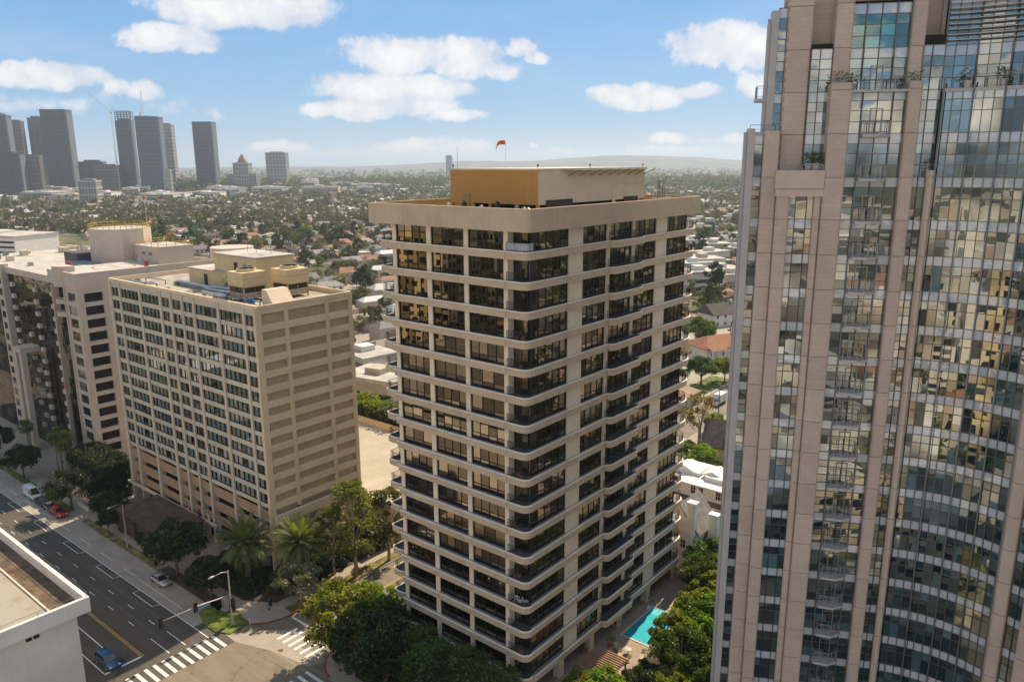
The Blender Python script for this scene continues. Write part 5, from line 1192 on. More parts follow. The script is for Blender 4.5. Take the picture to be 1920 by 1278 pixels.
P_tan = tree_proto(10, 11, 4.2, 3.8, 30, 45, .24, leafT, BARKP, .4, lo=-.6, crad=.24)
P_shrub = tree_proto(11, 1.6, 1.1, .8, 16, 70, .14, leafD, BARK, .06, lo=-.8)
P_shrubL = tree_proto(12, 1.6, 1.1, .8, 16, 70, .14, leafA, BARK, .06, lo=-.8)
P_small = tree_proto(13, 5, 2.0, 1.9, 24, 90, .2, leafD, BARK, .12)

# street trees on the boulevard pavement
def gnd(u, v, z): p = G(u, v, z); return p.x, p.y
for (x, y, pr, s, lab) in ((-122.3, 57.8, P_mag, 1.28, 'broad dark magnolia at the kerb beside the silver car'), (-111.0, 57.6, P_mag, .9, 'dark round tree between the silver car and the corner lawn'),
    (-147.6, 57.4, P_small, 1.0, 'small young tree at the kerb before the entrance canopy'), (-165.0, 57.6, P_fic2, .95, 'wide dusty tree above the parked red car'), (-190.5, 57.6, P_mag, 1.0, 'dark street tree farther along, before the black glass tower'), (-208, 57.6, P_mag, 1.1, 'dark street tree at the kerb beyond the portal pier'),
    (-97.9, 65.8, P_oak, 1.15, 'grey-leaved small tree on the verge of the side street'), (-97.9, 77.2, P_euc, 1.16, 'tall loose olive-green tree beside the hotel end wall'), (-101.4, 75.2, P_euc, .85, 'shorter olive-green tree close to the hotel car-park deck'), (-97.6, 84.5, P_euc, .92, 'olive-green tree on the verge behind the tall loose one')):
    put_tree(pr, (x, y, .13), lab, s)
for (x, y, pr, s, lab) in ((-81.6, 61.2, P_lime, 1.22, 'large tree at the street corner with sunlit lime top'), (-80.8, 66.2, P_lime, 1.0, 'sunlit lime-green tree behind the corner tree, below the west balconies'), (-75.6, 60.4, P_fic2, 1.12, 'large dark tree in the tower shade behind the sunlit corner tree'), (-76.5, 65.2, P_fic2, .9, 'dark leafy tree close to the west balconies of the tan tower'),
    (-69.8, 64.6, P_fic, .82, 'dense round tree by the foot of the tan tower, next to the dark one'), (-65.6, 63.4, P_fic, .84, 'round tree before the middle bay of the tan tower'), (-61.2, 64.6, P_fic, .84, 'round tree before the last column of the tan tower'), (-56.4, 63.6, P_fic, .9, 'spreading tree below the corner balconies of the tan tower'), (-71.5, 60.5, P_fic2, .8, 'shaded tree on the pavement side of the tan tower bed'), (-62, 60.2, P_fic2, .75, 'low shaded tree by the boulevard pavement')):
    put_tree(pr, (x, y, .13), lab, s)
pool_trees = [(-43.4, 90.6, P_pool, .86), (-41.6, 94.5, P_pool2, .9), (-43.6, 98.6, P_pool, .88), (-43.0, 102.5, P_pool, 1.0), (-46.8, 106.2, P_pool2, .95), (-41.0, 86.6, P_pool2, .9), (-38.6, 91.5, P_pool, .95), (-39.2, 98, P_pool, 1.0), (-38.5, 105, P_pool2, 1.0), (-42.5, 110.5, P_pool, 1.05), (-49, 113, P_pool2, .9)]
PTL = ['spreading yellow-green tree whose branches overhang the pool water', 'green tree standing just behind the one over the pool', 'yellow-green tree by the pool steps', 'yellow-green tree between the pool steps and the white manor', 'leafy tree at the far end of the pool terrace', 'green tree at the near corner of the pool garden', 'yellow-green tree against the glass tower, level with the pool', 'yellow-green tree against the glass tower, behind the pool steps', 'green tree against the glass tower, before the white manor', 'tall yellow-green tree in front of the white manor', 'round green tree under the far corner balconies of the tan tower']
for i, (x, y, pr, s) in enumerate(pool_trees): put_tree(pr, (x, y, .16), PTL[i], s)
for (x, y, pr, s, lab) in ((-46.2, 75.6, P_lime, .62, 'pale green feathery tree in front of the pergola'), (-49.2, 74.2, P_lime, .5, 'small pale green tree left of the feathery one by the pergola'), (-42.6, 78.8, P_fic2, .6, 'dark shrubby tree between the pergola and the pool trees'), (-39.6, 81.2, P_lime, .6, 'bright green low tree by the garden wall'), (-36.5, 84.5, P_fic, .6, 'dense green tree beside the glass tower wall'), (-44.2, 82.8, P_small, .8, 'little dark tree beyond the pool chairs')):
    put_tree(pr, (x, y, .16), lab, s)
# shrub beds round the hotel and the towers
def shrubs(n, x0, x1, y0, y1, label, grp, s0=.7, s1=1.5, z=.15):
    for i in range(n): put_tree(P_shrub if rng.random() < .6 else P_shrubL, (rng.uniform(x0, x1), rng.uniform(y0, y1), z), label, rng.uniform(s0, s1), cat='shrub', name='shrub', group=grp)
shrubs(46, -121, -106.5, 61.2, 67.6, 'clipped dark shrub in the bed under the hotel front', 'shrubs along the hotel front', .8, 1.6); shrubs(40, -107.2, -102.2, 66, 88, 'dark shrub in the bed along the hotel end wall', 'shrubs along the hotel end wall', .9, 1.9)
shrubs(34, -83, -55, 60.2, 67.8, 'shaded shrub under the trees of the tan tower', 'shrubs below the tan tower', .8, 1.4); shrubs(44, -46.8, -34, 73, 116, 'leafy shrub under the pool trees', 'shrubs in the pool garden', .8, 1.8)
shrubs(26, -156, -127, 59.2, 60.4, 'low shrub along the hotel drive', 'shrubs along the hotel drive', .5, .9)
# tall hedge mass between the hotel and the black tower
def hedge(name, label, x0, x1, y0, y1, h, mt, dens=5.5, leaf=.22, z0=0):
    t = thing(name, label, 'hedge', ((x0+x1)/2, (y0+y1)/2, z0)); rs = np.random.RandomState(int(abs(x0*7+y0)) % 9999); a, c = (x1-x0)/2, (y1-y0)/2
    n = int(max(12, dens*((x1-x0)*(y1-y0)+(x1-x0+y1-y0)*h)*.5)); P_ = []
    while len(P_) < n:
        p = np.array([rs.uniform(-a, a), rs.uniform(-c, c), rs.uniform(.3, h)]); k = rs.randint(3)
        if k == 0: p[2] = h*rs.uniform(.85, 1.05)
        elif k == 1: p[0] = a*rs.choice((-1, 1))*rs.uniform(.85, 1)
        else: p[1] = c*rs.choice((-1, 1))*rs.uniform(.85, 1)
        P_.append(p)
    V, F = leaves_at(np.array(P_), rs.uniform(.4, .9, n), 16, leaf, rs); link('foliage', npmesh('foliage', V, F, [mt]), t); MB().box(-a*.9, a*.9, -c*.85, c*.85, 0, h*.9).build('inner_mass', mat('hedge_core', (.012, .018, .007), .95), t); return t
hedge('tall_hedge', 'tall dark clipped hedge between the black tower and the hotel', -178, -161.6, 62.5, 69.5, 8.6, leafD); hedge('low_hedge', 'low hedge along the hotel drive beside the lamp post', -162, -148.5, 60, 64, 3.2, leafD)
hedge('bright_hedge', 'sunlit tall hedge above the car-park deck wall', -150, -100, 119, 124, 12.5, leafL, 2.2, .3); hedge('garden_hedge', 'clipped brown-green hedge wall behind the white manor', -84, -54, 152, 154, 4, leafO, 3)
simple('garden_wall', 'low tan wall with lit edge beside the tall dark hedge', 'wall', MB().box(-178, -161.2, 61.2, 61.7, 0, 2.0), HOTT, 'wall', (-170, 61.5, 0))
simple('forecourt_wall', 'low white planter wall at the sunlit gap in the pavement', 'wall', MB().box(-166, -161.5, 59.2, 59.6, 0, .9), WHITE, 'wall', (-164, 59.4, 0))

# date palms: trunk plus separate arching fronds
def frond_mesh(L, droop, n, mt, w=.5, seed=0):
    rs = np.random.RandomState(seed); b = MB(); pts = []
    for i in range(n+1):
        t = i/n; pts.append(Vector((L*(t-.18*droop*t*t), 0, L*(.28*t-.62*droop*t*t))))
    for i in range(n):
        a, c = pts[i], pts[i+1]; r = .035*(1-i/n)+.008; b.quad([a+Vector((0, -r, 0)), c+Vector((0, -r, 0)), c+Vector((0, r, 0)), a+Vector((0, r, 0))])
        if i < 1: continue
        for s in (-1, 1):
            for q in (0, .5):
                p = a+(c-a)*q; ln = w*(1-.65*abs(i/n-.35))*rs.uniform(.85, 1.1); tip = p+Vector((ln*.55, s*ln*.85, -ln*.30+.1*ln)); e = (c-a).normalized()*.05
                b.quad([p-e, p+e, tip+e*.5, tip-e*.3])
    return b.mesh('frond', mt)
FR = [frond_mesh(4.6, d, 20, leafP, .70, i) for i, d in enumerate((.3, .55, .85, 1.1))]
FRD = frond_mesh(2.9, 1.9, 12, leafT, .45, 9)
def date_palm(loc, h, label, nf=84, s=1.):
    t = thing('date_palm', label, 'palm', loc, rng.uniform(0, 6)); b = MB()
    for i in range(12): z0, z1 = h*i/12, h*(i+1)/12; b.cyl(0, 0, z0, z1, .46*s*(1 if i % 2 else .92)+(.1 if i == 0 else 0), .42*s, n=12)
    b.cyl(0, 0, h, h+.7, .55*s, .25*s, n=12); b.build('trunk', BARK, t)
    for i in range(nf):
        k = i/nf; el_ = R(82-105*k+rng.uniform(-7, 7)); a = i*2.39996+rng.uniform(-.2, .2); m_ = FR[min(3, int((1-k)*0+k*3.99))]
        link('frond', m_, t, (.15*math.cos(a), .15*math.sin(a), h+.55), (0, -el_+R(16), a), (s*rng.uniform(.9, 1.08),)*3)
    for i in range(10): a = i*.63; link('dead_frond', FRD, t, (.2*math.cos(a), .2*math.sin(a), h+.25), (0, R(28), a), (s*.8,)*3)
    for i in range(4):
        a = i*1.6+.4; d = MB()
        for j in range(26):
            p = Vector((.9+rng.uniform(-.28, .28), rng.uniform(-.28, .28), rng.uniform(-.75, .1))); d.cyl(p.x, p.y, p.z, p.z+.13, .055, n=5)
        d.build('date_cluster', mat('dates_orange', (.42, .20, .05), .8, var=.2, scale=5), t, loc=(0, 0, h+.3), rot=(0, 0, a))
date_palm((-109.4, 63.6, .13), 7.6, 'date palm in the shade before the hotel front, left of the corner pier', s=1.12); date_palm((-102.3, 69.2, .13), 7.8, 'sunlit date palm at the hotel corner beside the end wall', s=1.12)
# slim fan palms
def fan_palm_proto(seed, h):
    rs = random.Random(seed); b = MB(); b.tube([(0, 0, 0), (.1, .05, h*.5), (0, 0, h)], .2, 8, r1=.14); tr = b.mesh('trunk', BARKP); c = MB()
    for i in range(46):
        a = i*2.4; e = R(75-120*i/46+rs.uniform(-10, 10)); d = Vector((math.cos(a)*math.cos(e), math.sin(a)*math.cos(e), math.sin(e))); sd_ = Vector((-math.sin(a), math.cos(a), 0)); o_ = Vector((0, 0, h)); L = rs.uniform(1.3, 1.9)
        for j in range(-4, 5):
            q = (d*math.cos(j*.2)+sd_*math.sin(j*.2)).normalized(); st = o_+d*L*.45; c.quad([o_+d*L*.42, st+q*L*.35-sd_*.07, st+q*L*.7+Vector((0, 0, -.18)), st+q*L*.35+sd_*.07])
    return tr, c.mesh('crown', leafP)
FP = fan_palm_proto(3, 9.5); FP2 = fan_palm_proto(4, 6)
for i, (x, y, s) in enumerate(((-184, 62.5, 1.0), (-186.5, 63.5, .95), (-182.5, 64.5, 1.05), (-180.5, 63, .9), (-188.5, 65, 1.0), (-196, 61, 1.1), (-199.5, 62.5, .95))): put_tree(FP, (x, y, .1), 'slim fan palm in the cluster before the black glass tower', s, cat='palm', name='fan_palm', group='fan palms before the black tower')
for (x, y, s, lab) in ((-92.0+13, 196, 1.0, 'bushy fan palm by the side street beyond the tan tower'), (-109, 285, 1.3, 'tall palm behind the red-roofed house'), (-113, 292, 1.2, 'second tall palm behind the red-roofed house')): put_tree(FP2 if s == 1.0 else FP, (x, y, 0), lab, s, cat='palm', name='fan_palm')
put_tree(P_tan, (-79.5, 172, 0), 'large bare-looking tan tree on the lawn of the dormer house', 1.25)

# balcony plants and furniture
zb = TZ[13]; chair((-56.2, 69.9, zb-.06), R(200), WHITE, 'white patio chair on a low corner balcony of the tan tower', 'white chairs on the corner balcony'); chair((-54.9, 70.0, zb-.06), R(150), WHITE, 'white patio chair on a low corner balcony of the tan tower', 'white chairs on the corner balcony')
t = thing('patio_table', 'small white table between the white balcony chairs', 'table', (-55.5, 69.6, zb-.06)); MB().cyl(0, 0, .4, .46, .38, n=14).build('tabletop', WHITE, t); MB().cyl(0, 0, 0, .4, .05, n=8).build('leg', WHITE, t)
for k in (0, 3, 4, 6, 8, 10, 12, 15):
    for i in range(rng.randrange(1, 4)): pot_plant((rng.uniform(-56.7, -54.9), rng.uniform(69.3, 70.2), TZ[k]-.06), rng.uniform(.7, 1.1), 'potted plant on a corner balcony of the tan tower', 'corner balcony plants')
for k in (2, 5, 7, 9, 11, 13):
    for i in range(2): pot_plant((-54.1, rng.uniform(88, 93.5), TZ[k]-.01), rng.uniform(.8, 1.3), 'potted plant on a middle side balcony of the tan tower', 'side balcony plants', BLUE if k % 2 else None)
for k in (1, 4, 8, 12): pot_plant((-55.0, 110.9, TZ[k]-.06), 1.2, 'potted plant on a far corner balcony of the tan tower', 'far balcony plants')
for k in (5, 7, 9): pot_plant((-78.2, 71.2, TZ[k]-.06), 1.2, 'potted plant on a west balcony of the tan tower', 'west balcony plants')
for (x, y, z) in ((-3.2, -.3, 75.98), (-2.0, .4, 75.98), (2.8, -.3, 75.98), (-4.6, -.2, 69.2), (-5.2, -.1, 69.2), (-4.2, .2, 69.2), (7.0, -.2, 75.98), (9.5, -1.0, 75.98), (11.4, -2.6, 75.98), (5.0, .3, 68.6)): pot_plant(gt_world(x, y, z), 1.3, 'round potted shrub on a terrace of the glass tower', 'terrace plants of the glass tower', SPGR)

# ================================================================== VEHICLES
TYRE = mat('tyre', (.015, .015, .015), .9, var=.1); LAMPW = mat('headlight_glass', (.6, .6, .6), .15, var=0); LAMPR = mat('tail_light', (.3, .01, .01), .2, var=0)
def paint(nm, c, metal=.3): return mat('paint_'+nm, c, .25, metal, var=.03, spec=.6)
def loft(b, secs, k=0, smooth=True, caps=True):
    n = len(secs[0]); v = [p for s in secs for p in s]; f = []
    for i in range(len(secs)-1):
        for j in range(n): f.append((i*n+j, i*n+(j+1) % n, (i+1)*n+(j+1) % n, (i+1)*n+j))
    if caps: f += [tuple(reversed(range(n))), tuple(range((len(secs)-1)*n, len(secs)*n))]
    b.faces(v, f, k, smooth)
def car(kind, pm, loc, rz, label, name='parked_car', cat='car', group=None):
    t = thing(name, label, cat, loc, rz, group)
    P_ = {'sedan': dict(L=4.7, w=.9, top=[(-2.35, .62), (-2.28, .95), (-1.6, 1.0), (.95, .97), (2.0, .82), (2.32, .62)], cab=(-1.95, 1.15, -1.05, .25, 1.0, 1.45)),
          'suv': dict(L=4.7, w=.95, top=[(-2.35, .7), (-2.3, 1.05), (-1.6, 1.1), (.95, 1.06), (2.05, .95), (2.32, .68)], cab=(-2.25, 1.15, -1.95, .25, 1.08, 1.68)),
          'van': dict(L=5.6, w=1.0, top=[(-2.8, .8), (-2.78, 1.2), (-1.6, 1.22), (1.4, 1.2), (2.5, 1.0), (2.78, .7)], cab=(-2.76, 2.1, -2.7, 1.05, 1.2, 2.3))}[kind]
    L, w = P_['L'], P_['w']; b = MB(); secs = []
    for x, zt in P_['top']:
        e = 1-.12*max(0, abs(x)/(L/2)-.82)/.18; ww = w*e
        secs.append([(x, -ww*.88, .24), (x, -ww, .45), (x, -ww*.99, zt-.18), (x, -ww*.9, zt), (x, ww*.9, zt), (x, ww*.99, zt-.18), (x, ww, .45), (x, ww*.88, .24)])
    loft(b, secs); b.build('body', pm, t)
    x0, x1, r0, r1, zb, zr = P_['cab']; wb, wr = w*.88, w*.70
    g = MB(); loft(g, [[(x0, -wb, zb), (x1, -wb, zb), (r1, -wr, zr), (r0, -wr, zr)], [(x0, wb, zb), (x1, wb, zb), (r1, wr, zr), (r0, wr, zr)]], smooth=False); g.build('windows', CARGL, t)
    MB().faces([(r0-.05, -wr-.02, zr-.01), (r1+.05, -wr-.02, zr-.01), (r1+.05, wr+.02, zr-.01), (r0-.05, wr+.02, zr-.01), (r0, -wr+.08, zr+.05), (r1, -wr+.08, zr+.05), (r1, wr-.08, zr+.05), (r0, wr-.08, zr+.05)], [(0, 1, 5, 4), (1, 2, 6, 5), (2, 3, 7, 6), (3, 0, 4, 7), (4, 5, 6, 7)], smooth=True).build('roof', pm, t)
    for s in (-1, 1):
        for (xa, xb) in ((x0, r0), (x1, r1), ((x0+x1)/2-.1, (r0+r1)/2-.1)):
            MB().tube([(xa, s*(wb+.01), zb), (xb, s*(wr+.01), zr)], .05, 5).build('pillar', pm, t)
        if kind == 'van': MB().box(x0+.15, .9, s*(w*.80)-.09, s*(w*.80)+.09, zb+.05, zr-.12).build('side_panel', pm, t)
        MB().box(x1-.15, x1+.05, s*(wb+.08)-.1, s*(wb+.08)+.1, zb+.02, zb+.18).build('mirror', pm, t)
        zl = P_['top'][-2][1]; MB().box(L/2-.36, L/2-.06, s*w*.66-.17, s*w*.66+.17, zl-.24, zl-.10).build('headlight', LAMPW, t); zl = P_['top'][1][1]; MB().box(-L/2+.0, -L/2+.1, s*w*.68-.2, s*w*.68+.2, zl-.26, zl-.08).build('taillight', LAMPR, t)
        for x in (-L*.29, L*.30):
            wl = MB(); wl.tube([(x, s*(w-.2), .33), (x, s*(w+.015), .33)], .33, 14); o_ = wl.build('wheel', TYRE, t); MB().tube([(x, s*(w+.0), .33), (x, s*(w+.03), .33)], .2, 10).build('rim', STEEL, o_)
    return t
car('sedan', paint('silver', (.52, .50, .47), .5), (-122.7, 54.95, .01), 0, 'silver sedan parked at the kerb beside the magnolia')
car('suv', paint('blue', (.03, .10, .20), .4), (-106.9, 39.2, .01), 0, 'dark blue sport utility car waiting at the stop line', 'waiting_car')
car('van', paint('white', (.70, .70, .68), .0), (-178.6, 55.0, .01), 0, 'white delivery van parked at the kerb under the dusty tree', 'parked_van', 'van')
car('sedan', paint('black', (.02, .02, .022)), (-172.9, 54.9, .01), 0, 'black sedan parked between the white van and the grey car'); car('sedan', paint('grey', (.12, .12, .12)), (-168.6, 54.9, .01), 0, 'dark grey sedan parked behind the red car'); car('suv', paint('red', (.42, .02, .02)), (-164.6, 54.9, .01), 0, 'bright red car parked last in the line before the sunlit gap')
car('suv', paint('maroon', (.18, .05, .03)), (-205.5, 54.6, .01), 0, 'dark red car parked far along the boulevard'); car('sedan', paint('black', (.02, .02, .022)), (-211.5, 54.6, .01), 0, 'black car parked behind the dark red one')
for i, (x, y, rz, c, lab) in enumerate(((-86.2, 196, R(90), 'black', 'dark car parked on the side street before the truck'), (-95.6, 186, R(90), 'grey', 'grey car parked on the far kerb of the side street'), (-86.2, 158, R(90), 'silver', 'silver car parked behind the tan tower'), (-95.6, 150, R(90), 'white', 'white car parked behind the tan tower'), (-86.2, 171, R(90), 'white', 'white car near the bare tan tree'))):
    car('sedan', paint(c, (.5, .5, .5)), (x, y, .01), rz, lab)
t = thing('box_truck', 'white box truck parked on the side street beyond the tan tower', 'truck', (-90.8, 208, .01), R(-90))
MB().box(-3.4, 1.0, -1.15, 1.15, .9, 3.3).build('cargo_box', WHITE, t); b = MB(); loft(b, [[(1.05, y, .5), (2.9, y, .5), (2.85, y, 1.35), (2.2, y, 1.5), (1.75, y, 2.3), (1.05, y, 2.35)] for y in (-1.0, 1.0)], smooth=False); b.build('cab', WHITE, t)
MB().faces([(2.19, -.9, 1.55), (2.19, .9, 1.55), (1.80, .85, 2.25), (1.80, -.85, 2.25), (2.24, -.9, 1.55), (2.24, .9, 1.55), (1.84, .85, 2.25), (1.84, -.85, 2.25)], [(4, 5, 6, 7), (3, 2, 1, 0)]).build('windscreen', CARGL, t)
MB().box(-3.3, 2.7, -.9, .9, .45, .85).build('chassis', BLACK, t)
for x in (-2.4, 2.1):
    for s in (-1, 1): o_ = MB().tube([(x, s*.8, .45), (x, s*1.08, .45)], .45, 14).build('wheel', TYRE, t); MB().tube([(x, s*1.07, .45), (x, s*1.11, .45)], .24, 10).build('rim', STEEL, o_)

# ================================================================== STREET FURNITURE
POLE = mat('pale_pole', (.50, .48, .44), .5, .3, var=.06)
def sig_head(parent, loc, rz=0):
    o_ = MB().box(-.22, .22, -.2, .2, -.65, .65).build('signal_head', BLACK, parent, loc=loc, rot=(0, 0, rz))
    for i, c in enumerate(((.25, .02, .01), (.25, .16, .01), (.02, .22, .10))):
        m_ = mat('lens_%d' % i, c, .3, var=0); MB().tube([(.2, 0, .42-.42*i), (.245, 0, .42-.42*i)], .13, 10).build('lens', m_, o_); MB().tube([(.24, 0, .50-.42*i), (.42, 0, .50-.42*i)], .10, 8).build('visor', BLACK, o_)
    MB().box(-.03, .0, -.32, .32, -.78, .78).build('back_plate', BLACK, o_)
    return o_
def signal_pole(loc, label):
    t = thing('traffic_signal', label, 'traffic light', loc)
    b = MB(); b.cyl(0, 0, 0, .3, .22, n=10); b.cyl(0, 0, .3, 9.0, .15, .10, n=10); b.build('pole', POLE, t)
    MB().tube([(0, 0, 4.9), (0, -5.5, 5.55), (0, -11.3, 5.75)], .11, 8, r1=.05).build('mast_arm', POLE, t)
    MB().tube([(0, 0, 8.8), (0, -1.0, 9.15), (0, -2.4, 9.1)], .06, 6).build('lamp_arm', POLE, t); b = MB(); loft(b, [[(-.16, -2.3, 9.06), (.16, -2.3, 9.06), (.12, -2.3, 9.2), (-.12, -2.3, 9.2)], [(-.2, -2.8, 9.0), (.2, -2.8, 9.0), (.14, -2.8, 9.22), (-.14, -2.8, 9.22)], [(-.1, -3.25, 9.02), (.1, -3.25, 9.02), (.06, -3.25, 9.14), (-.06, -3.25, 9.14)]]); b.build('lamp_head', POLE, t)
    sig_head(t, (.15, -11.0, 5.55), 0); sig_head(t, (.15, -5.7, 5.5), 0); sig_head(t, (.35, .1, 3.6), R(0)); sig_head(t, (0, .35, 2.9), R(90))
    MB().box(-.02, .02, -5.2, -3.3, 4.75, 5.2).build('street_sign', mat('sign_blue', (.02, .14, .42), .4, var=.02), t)
    s = MB()
    for i in range(9): s.box(.021, .026, -5.05+i*.19, -4.95+i*.19, 4.9, 5.05)
    s.build('sign_lettering', WHITE, t)
signal_pole((-102.0, 54.55+1.4, .13), 'tall traffic signal with a long mast arm and lamp on the corner lawn')
t = thing('control_cabinet', 'pale grey control cabinet on the corner lawn', 'cabinet', (-106.4, 57.4, .13)); MB().box(-.5, .5, -.35, .35, 0, 1.9).build('housing', POLE, t); MB().box(-.45, .45, -.37, -.35, .1, 1.8).build('door', STEEL, t); MB().box(-.7, .7, -.55, .55, 0, .12).build('plinth', KERB, t)
t = thing('pedestrian_signal', 'short pedestrian signal post at the side-street crossing', 'traffic light', (-97.9, 60.1, .13)); MB().cyl(0, 0, 0, 3.2, .07, n=8).build('pole', POLE, t); sig_head(t, (.1, 0, 3.4), R(-60)); MB().box(-.3, .3, -.02, .02, 2.3, 2.6).build('sign', mat('sign_blue', (.02, .14, .42)), t); MB().box(-.12, .12, -.25, -.08, 1.9, 2.3).build('walk_box', BLACK, t)
def lamp_post(loc, h, rz, label, pm):
    t = thing('street_lamp', label, 'street lamp', loc, rz); MB().cyl(0, 0, 0, .5, .2, .16, n=10).cyl(0, 0, .5, h, .12, .07, n=10).build('pole', pm, t); MB().tube([(0, 0, h-.1), (0, -.9, h+.25), (0, -2.0, h+.2)], .045, 6).build('arm', pm, t)
    b = MB(); loft(b, [[(-.14, -1.9, h+.14), (.14, -1.9, h+.14), (.1, -1.9, h+.28), (-.1, -1.9, h+.28)], [(-.18, -2.35, h+.1), (.18, -2.35, h+.1), (.12, -2.35, h+.3), (-.12, -2.35, h+.3)], [(-.08, -2.7, h+.14), (.08, -2.7, h+.14), (.05, -2.7, h+.22), (-.05, -2.7, h+.22)]]); b.build('lamp_head', POLE, t)
lamp_post((-139.6, 57.2, .13), 8.6, 0, 'tall grey street lamp at the kerb before the hotel canopy', POLE); lamp_post((-82.4, 61.6, .13), 8.0, R(-25), 'yellowish street lamp beside the big corner tree', mat('ochre_pole', (.42, .30, .10), .6, var=.1)); lamp_post((-200.5, 57.2, .13), 8.6, 0, 'street lamp before the black tower portal', POLE)
simple('bollard', 'short white post at the edge of the corner lawn', 'post', MB().cyl(-99.6, 57.5, .13, 1.1, .06, n=8), WHITE, 'post', (-99.6, 57.5, .13))
t = thing('utility_pole', 'wooden utility pole beside the dark car on the side street', 'pole', (-83.6, 192, 0)); MB().cyl(0, 0, 0, 11, .17, .12, n=8).build('shaft', BARK, t); MB().box(-1.1, 1.1, -.06, .06, 10, 10.15).build('cross_arm', BARK, t)
# hydrant-like details: rubbish bin at the crossing
t = thing('litter_bin', 'small dark litter bin by the bus stop kerb', 'bin', (-129, 57.3, .13)); MB().cyl(0, 0, 0, .95, .28, .3, n=12).build('drum', BLACK, t); MB().cyl(0, 0, .95, 1.05, .31, .2, n=12).build('lid', GREYM, t)

# ================================================================== POOL TERRACE
def pool():
    t = thing('swimming_pool', 'turquoise swimming pool on the terrace beside the tan tower', 'pool', (-50.4, 96.1, .15)); x0, x1, y0, y1 = -53.0, -48.4, 91.4, 100.9
    lin = mat('pool_lining', (.10, .50, .62), .5, var=.08, scale=.8)
    b = MB(t.location); b.box(x0-.3, x1+.3, y0-.3, y0, .05, .22); b.box(x0-.3, x1+.3, y1, y1+.3, .05, .22); b.box(x0-.3, x0, y0, y1, .05, .22); b.box(x1, x1+.3, y0, y1, .05, .22); b.build('coping', mat('coping', (.55, .50, .42), .8, var=.06), t)
    MB(t.location).quad([(x0, y0, .155), (x1, y0, .155), (x1, y1, .155), (x0, y1, .155)]).build('lining', lin, t)
    wm, N = newmat('pool_water'); o_ = N.n('ShaderNodeOutputMaterial'); tr = N.n('ShaderNodeBsdfTransparent'); tr.inputs[0].default_value = (.55, .93, .95, 1); gl = N.n('ShaderNodeBsdfGlossy'); gl.inputs['Roughness'].default_value = .03
    h, _ = N.noise(N.n('ShaderNodeNewGeometry').outputs['Position'], 2.5, 3); bp = N.n('ShaderNodeBump'); N.set(bp, 'Height', h); bp.inputs['Distance'].default_value = .03; N.nt.links.new(bp.outputs[0], gl.inputs['Normal']); fr = N.n('ShaderNodeFresnel'); fr.inputs[0].default_value = 1.33
    mx = N.n('ShaderNodeMixShader'); N.set(mx, 0, fr.outputs[0]); N.nt.links.new(tr.outputs[0], mx.inputs[1]); N.nt.links.new(gl.outputs[0], mx.inputs[2]); N.nt.links.new(mx.outputs[0], o_.inputs[0])
    MB(t.location).quad([(x0, y0, .2), (x1, y0, .2), (x1, y1, .2), (x0, y1, .2)]).build('water', wm, t)
    for i in range(4): r = .7+i*.38; MB(t.location).prism([(x0+.9+r*math.cos(R(a)), y1+r*math.sin(R(a))*1.0) for a in range(180, 361, 15)], .16, .185-.005*i).build('step', mat('pool_step', (.5, .72, .76), .5), t)
    for a in (0, .55): MB(t.location).tube([(x0+.6+a, y1+.4, .15), (x0+.6+a, y1+.35, .9), (x0+.6+a, y1-.1, 1.0), (x0+.6+a, y1-.5, .35)], .03, 6).build('handrail', STEEL, t)
pool()
def lounger(loc, rz, label, grp):
    t = thing('sun_lounger', label, 'lounger', loc, rz, grp); m_ = mat('lounger_tan', (.45, .35, .22), .8); MB().box(-.3, .3, -.95, .35, .3, .36).build('seat', m_, t); MB().faces([(-.3, .35, .3), (.3, .35, .3), (.3, .9, .75), (-.3, .9, .75), (-.3, .33, .36), (.3, .33, .36), (.3, .88, .81), (-.3, .88, .81)], [(4, 5, 6, 7), (3, 2, 1, 0), (0, 1, 5, 4), (1, 2, 6, 5), (2, 3, 7, 6), (3, 0, 4, 7)]).build('backrest', m_, t)
    for x in (-.27, .27):
        for y in (-.85, .3): MB().box(x-.02, x+.02, y-.02, y+.02, 0, .3).build('leg', BRONZE, t)
for i, (x, y, rz) in enumerate(((-50.6, 86.6, .4), (-49.2, 86.0, -.3), (-51.6, 87.6, .9), (-47.9, 88.4, .2))): lounger((x, y, .15), rz, 'tan sun lounger on the terrace between pool and pergola', 'sun loungers by the pool')
t = thing('patio_table', 'round glass patio table among the sun loungers', 'table', (-50.0, 88.0, .15)); MB().cyl(0, 0, .7, .74, .5, n=16).build('tabletop', ALU, t); MB().cyl(0, 0, 0, .7, .05, n=8).build('leg', BRONZE, t)
t = thing('pergola', 'wooden slatted pergola on the terrace behind the pale feathery tree', 'pergola', (-49.8, 80.6, .15)); PW = mat('pergola_wood', (.36, .22, .14), .8, var=.15, scale=2)
for i in range(12): MB().box(-2.6, 2.6, -2.6+i*.46, -2.48+i*.46, 2.6, 2.85).build('slat', PW, t)
for x in (-2.2, 2.2):
    MB().box(x-.1, x+.1, -2.9, 2.9, 2.35, 2.6).build('beam', PW, t)
    for y in (-2.5, 2.5): MB().box(x-.1, x+.1, y-.1, y+.1, 0, 2.35).build('post', PW, t)
for i in range(8): pot_plant((-55.0+rng.uniform(-.5, 2.2), 79+i*4.6+rng.uniform(-1, 1), .15), rng.uniform(1.4, 2.2), 'large potted bush under the tan tower by the pool terrace', 'terrace pots under the tan tower')
simple('terrace_wall', 'pale garden wall at the foot of the glass tower', 'wall', MB().box(-33.9, -33.5, 70, 92, 0, 2.6), YCREAM, 'wall', (-33.7, 81, 0))

